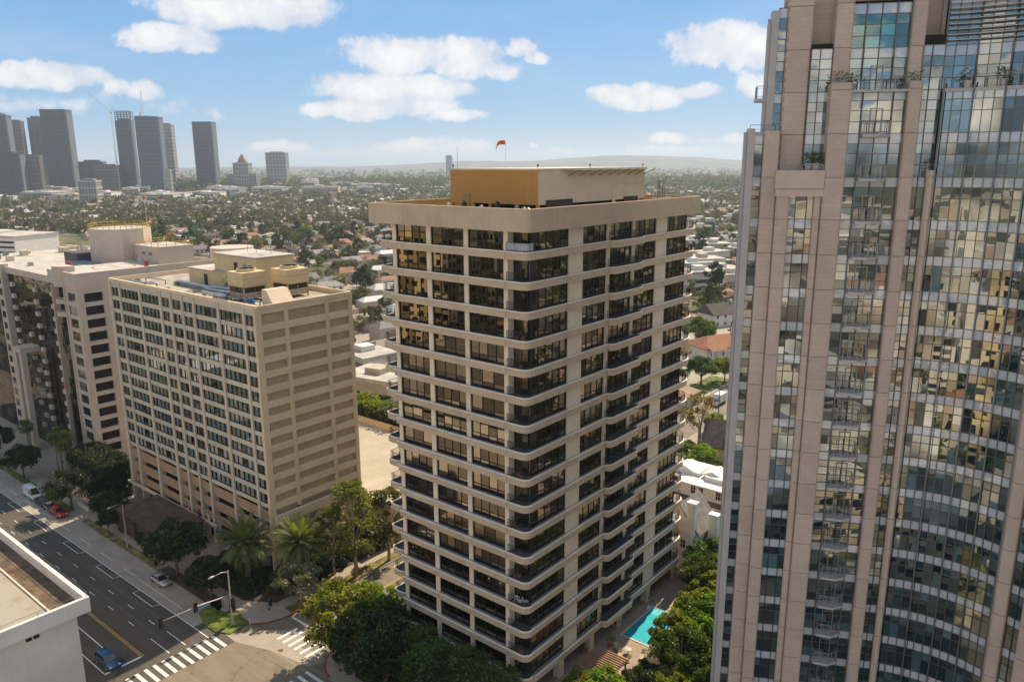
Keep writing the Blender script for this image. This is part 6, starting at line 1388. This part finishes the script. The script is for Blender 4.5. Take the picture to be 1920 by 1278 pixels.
# ================================================================== HOUSES NEAR THE GAP
def gable_house(name, label, loc, rz, L, D, h, rh, wall, roof, hip=0., dormers=0, chimney=True, wins=3, storeys=1):
    t = thing(name, label, 'house', loc, rz); MB().box(-L/2, L/2, -D/2, D/2, 0, h).build('wall', wall, t); e = .5
    a = L/2+e; c = D/2+e; rL = a-hip
    b = MB(); pts = [(-a, -c, h), (a, -c, h), (a, c, h), (-a, c, h), (-rL, 0, h+rh), (rL, 0, h+rh), (-a, -c, h-.18), (a, -c, h-.18), (a, c, h-.18), (-a, c, h-.18)]
    b.faces(pts, [(0, 1, 5, 4), (2, 3, 4, 5), (1, 2, 5), (3, 0, 4), (6, 7, 1, 0), (7, 8, 2, 1), (8, 9, 3, 2), (9, 6, 0, 3), (9, 8, 7, 6)]); ro = b.build('roof', roof, t)
    for i in range(dormers):
        x = -L/2+L*(i+1)/(dormers+1); y = -c*.55; z = h+rh*.40
        d = MB(); d.box(x-.7, x+.7, y-1.2, y+1.2, z-.6, z+.7); d.faces([(x-.9, y-1.4, z+.7), (x+.9, y-1.4, z+.7), (x+.9, y+1.4, z+.7), (x-.9, y+1.4, z+.7), (x, y-1.4, z+1.5), (x, y+1.4, z+1.5)], [(0, 1, 4), (1, 2, 5, 4), (2, 3, 5), (3, 0, 4, 5)], 1); o_ = d.build('dormer', [wall, roof], t); MB().box(x-.4, x+.4, y-1.25, y-1.2, z-.35, z+.5).build('window', CARGL, o_)
    if chimney: MB().box(L*.28, L*.28+.9, -.5, .5, h, h+rh+.9).build('chimney', wall, ro)
    for s in range(storeys):
        for i in range(wins):
            x = -L/2+L*(i+.5)/wins; z = .9+s*3.0
            for y in (-D/2-.03, D/2-.03): o_ = MB().box(x-.55, x+.55, y, y+.06, z, z+1.3).build('window', CARGL, t); MB().box(x-.65, x+.65, y-.04, y+.1, z-.1, z).build('sill', WHITE, o_)
        for y in (-D/4, D/4): MB().box(L/2-.03, L/2+.03, y-.5, y+.5, .9+s*3, 2.2+s*3).build('window', CARGL, t)
    MB().box(-.5+L*.1, .5+L*.1, -D/2-.05, -D/2+.02, 0, 2.1).build('door', BRONZE, t)
    return t
def red_house():
    t = gable_house('tiled_house', 'two storey cream house with terracotta hip roof and arched loggia', (-113, 256, 0), R(62), 20, 13, 6.6, 3.2, STUCW, TERRA, 5.5, 0, True, 4, 2)
    MB().box(-9, -3.4, -8.6, -6.45, 0, 3.0).build('garage_wing', STUCW, t); b = MB()
    for i in range(3): b.box(-9+i*2.6, -8.6+i*2.6, -8.6, -8.2, 3, 6.2)
    b.box(-9, -3.4, -8.7, -8.2, 6.0, 6.5); b.build('loggia', STUCW, t); MB().faces([(-9.6, -9.2, 6.5), (-2.8, -9.2, 6.5), (-2.8, -6, 7.8), (-9.6, -6, 7.8)], [(0, 1, 2, 3)]).build('loggia_roof', TERRA, t); MB().box(-8.2, -4.2, -8.66, -8.6, .1, 2.5).build('garage_door', DARKIN, t)
    MB().box(1, 4, -8.4, -6.4, 0, 4.8).build('porch', STUCW, t); MB().faces([(.5, -8.9, 4.8), (4.5, -8.9, 4.8), (4.5, -6.4, 5.8), (.5, -6.4, 5.8)], [(0, 1, 2, 3)]).build('porch_roof', TERRA, t)
red_house()
gable_house('dormer_house', 'cottage with steep dark shingle roof and two small dormers', (-68.5, 172.5, 0), R(14), 17, 11, 3.6, 5.2, YCREAM, SLATE, 0, 2, True, 4)
gable_house('dark_roof_house', 'white house with dark grey gable roof behind the terracotta one', (-140, 318, 0), R(65), 17, 11, 5.5, 4.2, STUCW, SLATE, 0, 0, True, 4, 2); gable_house('pink_house', 'small pink-beige house left of the dark-roofed one', (-152, 300, 0), R(60), 12, 9, 5, 1.6, STUCB, TERRA, 2, 0, False, 3, 2)
gable_house('tan_roof_house', 'low house with wide pale brown roof beside the tan tower', (-103.5, 196, 0), R(90), 22, 14, 3.4, 2.4, STUCB, mat('tan_shingles', (.30, .21, .14), .9, var=.15), 3, 0, True, 4)
def manor():
    t = thing('white_manor', 'white manor with flat roofs, tall chimneys and steep grey gables', 'house', (-57, 126, 0)); MW = mat('manor_lit_white', (.84, .80, .71), .85, var=.06, scale=.6, bump=.1)  # light thrown back by the glass tower is put into this brighter white
    def P(nm, b, mt, par=t): b.o = Vector((-57, 126, 0)); return b.build(nm, mt, par)
    P('wall', MB().box(-67, -53.5, 129.3, 140, 0, 9.5), MW); P('wall', MB().box(-66, -52.5, 121.8, 129.28, 0, 7.2), MW); P('wall', MB().box(-59.5, -52.2, 114.6, 121.78, 0, 7.6), MW); P('wall', MB().box(-52.18, -43.5, 117, 126, 0, 6.2), MW)
    P('flat_roof', MB().box(-67.3, -53.2, 129.0, 140.3, 9.5, 9.8).box(-66, -61, 133, 138, 9.8, 10.5).box(-59.5, -55, 132, 137.5, 9.8, 10.7), WHITE)
    for x in (-64.5, -58.5):
        b = MB().faces([(x-2.2, 133, 10.52), (x+2.2, 133, 10.52), (x+2.2, 137, 10.52), (x-2.2, 137, 10.52), (x, 133, 11.5), (x, 137, 11.5)], [(0, 1, 4), (1, 2, 5, 4), (2, 3, 5), (3, 0, 4, 5)]); P('skylight', b, MW)
    P('terrace', MB().box(-65.6, -52.9, 122.2, 129, 7.2, 7.3), mat('brown_terrace', (.16, .11, .08), .9, var=.3)); P('parapet', MB().box(-66, -52.5, 121.8, 122.15, 7.2, 8.1).box(-52.85, -52.5, 122.15, 129.28, 7.2, 8.1), MW)
    b = MB().faces([(-60, 114.2, 7.6), (-51.8, 114.2, 7.6), (-51.8, 122, 7.6), (-60, 122, 7.6), (-55.9, 114.2, 12.4), (-55.9, 122, 12.4)], [(0, 1, 4), (1, 2, 5, 4), (2, 3, 5), (3, 0, 4, 5)]); P('gable_roof', b, GREYR)
    b = MB().faces([(-59.4, 114.58, 7.6), (-52.3, 114.58, 7.6), (-55.9, 114.18, 12.2), (-59.4, 114.15, 7.6), (-52.3, 114.15, 7.6)], [(3, 4, 2)]); P('gable_wall', b, MW)
    b = MB().faces([(-52.5, 116.5, 6.2), (-43, 116.5, 6.2), (-43, 126.5, 6.2), (-52.5, 126.5, 6.2), (-52.5, 121.5, 9.6), (-43, 121.5, 9.6)], [(0, 1, 5, 4), (2, 3, 4, 5), (1, 2, 5), (3, 0, 4), (3, 2, 1, 0)]); P('gable_roof', b, SLATE)
    for x, y, h, w in ((-53.4, 114.4, 13.2, .75), (-50.6, 117.2, 10.8, .8), (-53.2, 128, 11.5, .6)): P('chimney', MB().box(x-w, x+w, y-.6, y+.6, 0, h).box(x-w-.12, x+w+.12, y-.72, y+.72, h, h+.25), MW)
    for (x, y, z) in ((-60.5, 129.27, 7.9), (-58.9, 129.27, 7.9), (-55.4, 129.27, 7.9), (-54.4, 129.27, 7.9), (-57.4, 114.57, 4.4), (-55, 114.57, 4.4), (-48.6, 116.97, 3.2), (-47.2, 116.97, 3.2), (-45.8, 116.97, 3.2), (-48.6, 116.97, .8), (-47.2, 116.97, .8), (-62, 121.77, 4.5), (-64, 121.77, 4.5)):
        o_ = P('window', MB().box(x-.42, x+.42, y-.04, y+.02, z, z+1.45), CARGL); P('glazing_bar', MB().box(x-.03, x+.03, y-.07, y-.04, z, z+1.45).box(x-.42, x+.42, y-.068, y-.042, z+.7, z+.76), WHITE, t).parent = o_
    for y in (124.5, 127.5): P('window', MB().box(-52.5, -52.44, y-.45, y+.45, 4, 5.5), CARGL)
manor()
for (x, y, s, pr, lab) in ((-104, 224, 1.0, P_fic, 'dense tree before the red-roofed house'), (-99.5, 232, .9, P_lime, 'green tree by the drive of the red-roofed house'), (-80.5, 226, 1.0, P_mag, 'dark tree behind the box truck'), (-126, 268, 1.3, P_fic, 'large round tree left of the red-roofed house'), (-119, 240, .8, P_tan, 'small golden tree on the verge before the red-roofed house'), (-104, 262, 1.3, P_euc, 'tall thin tree at the right of the red-roofed house'), (-72, 158, .7, P_lime, 'leafy garden tree before the dormer house'), (-66, 160, .6, P_oak, 'grey garden bush under the dormer house gable'), (-78, 162, .55, P_lime, 'bright bush at the hedge corner'), (-92+11, 184, .6, P_lime, 'round bush beside the utility pole'), (-74, 186, .5, P_lime, 'bright shrub behind the dormer house roof'), (-108, 212, .9, P_fic2, 'dark tree before the low tan-roofed house'), (-110, 180, .9, P_fic, 'green tree on the lawn of the low tan-roofed house')):
    put_tree(pr, (x, y, 0), lab, s)

# ================================================================== THE FLATS: houses, low blocks and trees out to the horizon
RC = [('terracotta', (.30, .16, .10)), ('grey', (.22, .205, .19)), ('dark brown', (.10, .085, .07)), ('white', (.60, .58, .54)), ('pale brown', (.30, .24, .18))]
WC = [(.62, .59, .53), (.52, .45, .36), (.58, .55, .52), (.46, .38, .30)]
def house_mesh(seed, rc, detail=True):
    r = random.Random(seed); L, D, h = r.uniform(11, 19), r.uniform(8, 12), r.choice((3.3, 3.5, 6.0)); rh = r.uniform(1.4, 3.0)
    wall = mat('flats_wall_%d' % (seed % 4), WC[seed % 4], .9, var=.08, scale=.2, rand=.15); roof = mat('flats_roof_%d' % rc, RC[rc][1], .9, var=.18, scale=.5, rand=.22)
    b = MB(); b.box(-L/2, L/2, -D/2, D/2, 0, h, 0); out = [b]
    if rc == 3: b.box(-L/2-.2, L/2+.2, -D/2-.2, D/2+.2, h, h+.7, 1); b.box(-L/4, -L/4+2, -1, 1, h+.7, h+1.8, 1)
    else:
        a, c, hip = L/2+.5, D/2+.5, r.choice((0, 2.5, 3.5)); b.faces([(-a, -c, h), (a, -c, h), (a, c, h), (-a, c, h), (-a+hip, 0, h+rh), (a-hip, 0, h+rh)], [(0, 1, 5, 4), (2, 3, 4, 5), (1, 2, 5), (3, 0, 4), (3, 2, 1, 0)], 1)
        w = L*.4; b.box(-L*.1, -L*.1+w, D/2, D/2+4.5, 0, h*.95, 0); x = -L*.1+w/2; b.faces([(x-w/2-.4, D/2-3, h*.95), (x+w/2+.4, D/2-3, h*.95), (x+w/2+.4, D/2+5, h*.95), (x-w/2-.4, D/2+5, h*.95), (x, D/2-3, h*.95+rh*.9), (x, D/2+5, h*.95+rh*.9)], [(0, 1, 4), (1, 2, 5, 4), (2, 3, 5), (3, 0, 4, 5)], 1)
    for k in range(int(h//2.9)):
        for i in range(4):
            x = -L/2+L*(i+.5)/4
            b.box(x-.6, x+.6, -D/2-.05, -D/2, 1+k*2.9, 2.3+k*2.9, 2); b.box(x-.6, x+.6, D/2, D/2+.05, 1+k*2.9, 2.3+k*2.9, 2)
        for y in (-D/4, D/4): b.box(L/2, L/2+.05, y-.6, y+.6, 1+k*2.9, 2.3+k*2.9, 2); b.box(-L/2-.05, -L/2, y-.6, y+.6, 1+k*2.9, 2.3+k*2.9, 2)
    return b, [wall, roof, CARGL]
HM = {}
for rc in range(5):
    for s in range(3): b, mm = house_mesh(rc*10+s+1, rc); HM[(rc, s)] = b.mesh('house', mm)
TP = []
for i, (mt, h, rx, rz_, n, per, lf) in enumerate(((leafF, 9, 4.4, 3.6, 24, 26, .55), (leafF, 8, 3.6, 3.2, 22, 26, .5), (leafD, 12, 3.4, 5.2, 26, 26, .5), (leafO, 9, 4.2, 3.5, 24, 26, .5), (leafT, 8, 3.8, 3.0, 20, 20, .5), (leafD, 14, 2.2, 6.4, 24, 24, .5), (leafA, 8, 4.0, 3.4, 24, 26, .5))):
    tm, cmh = tree_proto(50+i, h, rx, rz_, n, per, lf, mt, BARK, .25, crad=.36); TP.append((tm, cmh))
BLOCKED = [(-262, -158, 56, 125), (-165, -98, 56, 128), (-98.5, -83, 56, 335), (-84, -30, 56, 190), (-30, 30, 55, 120), (-126, -98, 186, 275), (-84, -60, 150, 192), (-160, -130, 292, 330)]
placed = []
def free(x, y, r):
    for a, c, d, e in BLOCKED:
        if a-r < x < c+r and d-r < y < e+r: return False
    return True
# residential grid: rotated blocks with houses either side of a street
hs, ts = [], []
ga = R(-14); cg, sg = math.cos(ga), math.sin(ga)
for bi in range(-26, 20):
    for row in range(0, 40):
        x = bi*58; y = 128+row*19.5
        for sd_ in (-1, 1):
            px, py = x+sd_*16+rng.uniform(-2, 2), y+rng.uniform(-2.5, 2.5); wx, wy = px*cg-py*sg, px*sg+py*cg
            D = math.hypot(wx, wy); u, v = PJ(wx, wy, 3)
            if not (-160 < u < 2080) or D > 1000 or D < 120 or wy < 118: continue
            if not free(wx, wy, 9): continue
            if rng.random() < .10: continue
            hs.append((D, wx, wy, ga+R(90 if sd_ > 0 else -90)+rng.uniform(-.08, .08), u, v))
        for k in range(5):
            px, py = x+rng.choice((rng.uniform(-29, 29), rng.choice((-6, 6))+rng.uniform(-1, 1))), y+rng.uniform(-10, 10); wx, wy = px*cg-py*sg, px*sg+py*cg; D = math.hypot(wx, wy); u, v = PJ(wx, wy, 3)
            if not (-160 < u < 2080) or D > 1000 or D < 115 or wy < 112 or not free(wx, wy, 3): continue
            if any(abs(a[1]-wx) < 8 and abs(a[2]-wy) < 8 for a in hs[-40:]): continue
            ts.append((D, wx, wy, u, v))
STREET = asphalt_mat('street_asphalt', (.17, .155, .135), (.22, .20, .17))
for bi in range(-26, 20):
    a, c = (bi*58-3.6, bi*58+3.6); q = [(a, 128), (c, 128), (c, 940), (a, 940)]; q = [(x*cg-y*sg, x*sg+y*cg) for x, y in q]
    u0, v0 = PJ((q[0][0]+q[2][0])/2, (q[0][1]+q[2][1])/2, 0)
    if -700 < u0 < 2500 and not any(y < 128 and -270 < x < 40 for x, y in q): sheet('residential_street', q, .006, STREET)
for j in range(6):
    y = 225+j*140; q = [(-1450, y-3.6), (900, y-3.6), (900, y+3.6), (-1450, y+3.6)]; sheet('residential_street', [(x*cg-y*sg, x*sg+y*cg) for x, y in q], .009, STREET)
def hidden(u, v):
    return (690 < u < 1300 and v > 370) or u > 1405 or (205 < u < 662 and v > 560) or (0 < u < 230 and v > 520)
hs.sort(); ts.sort()
hv = [h for h in hs if not hidden(h[4], h[5]) and -60 < h[4] < 1500][:298]; tv = [q for q in ts if not hidden(q[3], q[4]) and -60 < q[3] < 1500][:300]
hset, tset = set(id(h) for h in hv), set(id(q) for q in tv)
for i, (D, x, y, rz, u, v) in enumerate(hv):
    rc = rng.choices(range(5), (30, 26, 14, 14, 16))[0]; s = rng.randrange(3); o_ = link('house', HM[(rc, s)], None, (x, y, 0), (0, 0, rz), (1, 1, 1)); nm = RC[rc][0]
    tag(o_, ('low flat-roofed white house among the trees of the flats' if rc == 3 else 'small house with %s roof among the trees of the flats' % nm), 'house', '%s-roofed houses of the flats' % nm)
TN = ['round dark green tree among the houses of the flats', 'small round green tree among the houses of the flats', 'tall dark tree among the houses of the flats', 'olive tree among the houses of the flats', 'tan-leaved tree among the houses of the flats', 'slender cypress-like tree among the houses of the flats', 'bright green tree among the houses of the flats']
for (D, x, y, u, v) in tv:
    k = rng.choices(range(7), (24, 20, 14, 16, 9, 7, 12))[0]; s = rng.choice((rng.uniform(.6, 1.0), rng.uniform(.8, 1.6)))
    t = thing('tree', TN[k], 'tree', (x, y, 0), rng.uniform(0, 6.28), 'trees of the flats: '+TN[k].split(' among')[0]); t.scale = (s, s, s*rng.uniform(.85, 1.15)); link('trunk', TP[k][0], t); link('crown', TP[k][1], t)
# everything else of the same kinds, joined: hidden or too far to pick apart
def low_tree(rs, n, rr):
    V, F = [], []
    base = np.array([[math.cos(a)*math.cos(e), math.sin(a)*math.cos(e), math.sin(e)] for e, m_ in ((-.5, 5), (.25, 6), (.9, 4)) for a in np.linspace(0, 6.28319, m_, endpoint=False)]+[[0, 0, 1.0]])
    return base
def far_trees(pts, name, label, per=16, seed=5):
    rs = np.random.RandomState(seed); n = len(pts); P_ = np.array([(p[0], p[1], p[2]*.62) for p in pts]); sz = np.array([p[2] for p in pts])
    C = np.repeat(P_, 4, 0)+rs.normal(size=(n*4, 3))*np.repeat(sz, 4)[:, None]*np.array([.22, .22, .16]); V, F = leaves_at(C, np.repeat(sz, 4)*.30, per//4, 1.0, rs)
    k = np.repeat(np.repeat(sz, 4), per//4)*.20; ctr = V.reshape(-1, 4, 3).mean(1); V = (ctr[:, None, :]+(V.reshape(-1, 4, 3)-ctr[:, None, :])*k[:, None, None]).reshape(-1, 3)
    o_ = link(name, npmesh(name, V, F, [leafF])); tag(o_, label, 'trees', kind='stuff')
rest_t = [(q[1], q[2], rng.uniform(5, 11)) for q in ts if id(q) not in tset]
far_trees(rest_t, 'tree_belt', 'countless small trees between the houses of the flats', 40)
pts = []
for i in range(9500):
    D = 1/(rng.uniform(1/6500, 1/900)); a = YAW+R(rng.uniform(-42, 42)); 
    pts.append((-math.sin(a)*D, math.cos(a)*D, rng.uniform(7, 13)*(1+D/5000)))
far_trees(pts, 'distant_woods', 'hazy mass of trees reaching to the horizon', 16, 6)
# wooded rise before the skyline gap and to the right
pts = []
for i in range(1500):
    u = rng.choice((rng.uniform(330, 560), rng.uniform(600, 860), rng.uniform(1190, 1410))); D = rng.uniform(2100, 2900); d = pray(u, 320); hd = math.hypot(d.x, d.y); pts.append((d.x/hd*D, d.y/hd*D, rng.uniform(14, 26)))
far_trees(pts, 'ridge_woods', 'dark tree line along the horizon right of the skyline', 16, 8)
def far_houses(items, name, label, seed=3):
    rs = np.random.RandomState(seed); n = len(items); V = np.zeros((n, 10, 3)); cols = []
    for i, (x, y, L, D, h, rh, rz) in enumerate(items):
        c, q = math.cos(rz), math.sin(rz); loc = [(-L/2, -D/2, 0), (L/2, -D/2, 0), (L/2, D/2, 0), (-L/2, D/2, 0), (-L/2, -D/2, h), (L/2, -D/2, h), (L/2, D/2, h), (-L/2, D/2, h), (-L/2+min(3, L/3), 0, h+rh), (L/2-min(3, L/3), 0, h+rh)]
        for j, (a, b_, z) in enumerate(loc): V[i, j] = (x+a*c-b_*q, y+a*q+b_*c, z)
    fb = np.array([(0, 1, 5, 4), (1, 2, 6, 5), (2, 3, 7, 6), (3, 0, 4, 7), (4, 5, 9, 8), (6, 7, 8, 9), (5, 6, 9, 9), (7, 4, 8, 8)]); F = (np.arange(n)[:, None, None]*10+fb[None]).reshape(-1, 4)
    me = bpy.data.meshes.new(name); me.from_pydata(V.reshape(-1, 3).tolist(), [], [tuple(dict.fromkeys(f)) for f in F.tolist()]); me.materials.append(FARM)
    ca = me.color_attributes.new('col', 'FLOAT_COLOR', 'CORNER'); arr = np.zeros((len(me.loops), 4), np.float32); li = 0
    fcol = []
    for i in range(n):
        rh = items[i][5]; w = WC[rs.randint(4)]; rcol = RC[rs.choice(5, p=(.24, .24, .12, .24, .16))][1] if rh > .3 else [(.60, .58, .55), (.66, .65, .62), (.45, .43, .40), (.55, .5, .43)][rs.randint(4)]
        fcol += [w]*4+[rcol]*4
    for p in me.polygons: arr[p.loop_start:p.loop_start+p.loop_total, :3] = fcol[p.index]; arr[p.loop_start:p.loop_start+p.loop_total, 3] = 1
    ca.data.foreach_set('color', arr.ravel()); o_ = link(name, me); tag(o_, label, 'houses', kind='stuff')
FARM = attr_mat('far_house_paint')
items = [(h[1], h[2], rng.uniform(11, 19), rng.uniform(8, 12), rng.choice((3.4, 6)), rng.uniform(1.4, 2.6), h[3]) for h in hs if id(h) not in hset]
for i in range(3000):
    D = 1/(rng.uniform(1/5500, 1/950)); a = YAW+R(rng.uniform(-42, 42)); items.append((-math.sin(a)*D, math.cos(a)*D, rng.uniform(12, 30), rng.uniform(9, 18), rng.choice((3.5, 6, 7, 9)), rng.choice((0, 1.8, 2.4)), rng.uniform(0, 3.1)))
far_houses(items, 'distant_roofs', 'hundreds of tiny houses fading across the flats')
# low white and grey commercial blocks at the foot of the skyline
def low_block(x, y, L, D, h, rz, k, label, grp):
    t = thing('low_block', label, 'building', (x, y, 0), rz, grp); wm = (STUCW, STUCB, mat('grey_block', (.34, .34, .33), .8, rand=.2))[k]; MB().box(-L/2, L/2, -D/2, D/2, 0, h).build('wall', wm, t); MB().box(-L/2-.4, L/2+.4, -D/2-.4, D/2+.4, h, h+1.0).build('roof', ROOFW, t)
    for j in range(max(1, int(h/4))): MB().box(-L/2+1, L/2-1, -D/2-.15, -D/2+.02, 1.5+j*4, 3.4+j*4).build('window_band', CARGL, t)
    MB().box(-L*.2, L*.05, -D*.2, D*.2, h+1, h+3.5).build('roof_plant', wm, t)
names = ('white low commercial block with flat roof below the skyline', 'beige low commercial block with flat roof below the skyline', 'grey low commercial block with flat roof below the skyline')
for i in range(95):
    u = rng.choice((rng.uniform(-20, 420), rng.uniform(-20, 700), rng.uniform(420, 860))); v = rng.uniform(343, 384) if u < 420 else rng.uniform(333, 372); p = G(u, v); k = rng.choices((0, 1, 2), (5, 3, 2))[0]
    low_block(p.x, p.y, rng.uniform(30, 85), rng.uniform(20, 45), rng.uniform(7, 20), YAW+rng.uniform(-.5, .5), k, names[k], names[k].split(' with')[0]+'s')
for i in range(26):
    u = rng.uniform(1190, 1400); v = rng.uniform(405, 560); p = G(u, v); k = rng.choices((0, 1, 2), (6, 3, 1))[0]
    if not free(p.x, p.y, 12): continue
    low_block(p.x, p.y, rng.uniform(16, 30), rng.uniform(12, 18), rng.uniform(6, 11), YAW+R(20)+rng.uniform(-.3, .3), k, ('white', 'beige', 'grey')[k]+' flat-roofed apartment block seen between the towers', 'flat blocks between the towers: %d' % k)
def mid_block(u0, v0, L, D, h, rz, label, wm):
    p = G(u0, v0); t = thing('low_block', label, 'building', (p.x, p.y, 0), rz); MB().box(-L/2, L/2, -D/2, D/2, 0, h).build('wall', wm, t); MB().box(-L/2-.5, L/2+.5, -D/2-.5, D/2+.5, h, h+1.2).build('roof', ROOFW, t); MB().box(-L*.2, L*.1, -D*.2, D*.2, h+1.2, h+3).build('roof_plant', wm, t)
    for j in range(int(h/3.4)): MB().box(-L/2+1, L/2-1, -D/2-.1, -D/2+.02, 1.2+j*3.4, 2.7+j*3.4).build('window_band', CARGL, t)
mid_block(8, 498, 70, 34, 22, R(20), 'wide white-roofed block behind the black glass tower', STUCW); mid_block(716, 740, 20, 14, 6, R(10), 'pale flat-roofed building behind the bright hedge', STUCB); mid_block(688, 700, 18, 13, 7, R(-8), 'white flat-roofed building beyond the bright hedge', STUCW)
# houses and trees behind the viewpoint, mirrored in the glass walls
items = []; pts = []
for i in range(1500):
    x, y = rng.uniform(-420, 360), (rng.uniform(-420, 22) if i < 420 else -200-1400*rng.random()**1.3)
    if i >= 420: x *= 1-y/900
    if -212 < x < 45 and y > -80 and not (-40 < x < 40 and -28 < y < 0): continue
    big = i >= 420 and rng.random() < .5
    items.append((x, y, rng.uniform(11, 20)*(2 if big else 1), rng.uniform(8, 13)*(1.6 if big else 1), rng.uniform(9, 26) if big else rng.choice((3.4, 6)), 0 if big else rng.uniform(1.4, 2.6), rng.choice((0, 1.57))+rng.uniform(-.1, .1)))
for i in range(150):
    if i < 110: x, y, h = rng.uniform(-100, 170), rng.uniform(-290, -84), rng.uniform(7, 30)
    else: x, y, h = rng.uniform(-36, 150), rng.uniform(-78, -4), rng.uniform(4, 10)
    if math.hypot(x, y) < 20: continue
    items.append((x, y, rng.uniform(14, 34), rng.uniform(10, 18), h, rng.choice((0, 0, 2.0)), rng.choice((0, 1.57))+rng.uniform(-.15, .15)))
for i in range(120): items.append((rng.uniform(0, 320), rng.uniform(130, 620), rng.uniform(11, 20), rng.uniform(8, 13), rng.choice((3.4, 6)), rng.uniform(1.4, 2.6), rng.uniform(0, 3)))
far_houses(items, 'mirrored_houses', 'low houses behind the viewpoint, seen only in window reflections', 9)
for i in range(2000): x, y = rng.uniform(-420, 260), rng.uniform(-420, 29); pts.append((x, y, rng.uniform(5, 10)))
for i in range(900): pts.append((rng.uniform(-15, 330), rng.uniform(124, 640), rng.uniform(6, 11)))
pts = [p for p in pts if not (-152 < p[0] < -86 and -24 < p[1] < 34) and math.hypot(p[0], p[1]) > 12]
far_trees(pts, 'mirrored_trees', 'trees behind the viewpoint, seen only in window reflections', 32, 12)

# ================================================================== HAZE
hz = MB().box(-GS-50, GS+50, -GS-50, GS+50, -1.0, 262).build('haze', []); tag(hz, 'thin pale sunlit haze over the whole city', 'haze', kind='stuff')
mt, N = newmat('haze_air'); vp = N.n('ShaderNodeVolumePrincipled'); vp.inputs['Color'].default_value = (.76, .87, 1.0, 1); vp.inputs['Density'].default_value = .000095; vp.inputs['Anisotropy'].default_value = .25
N.nt.links.new(vp.outputs[0], N.n('ShaderNodeOutputMaterial').inputs['Volume']); hz.data.materials.append(mt)
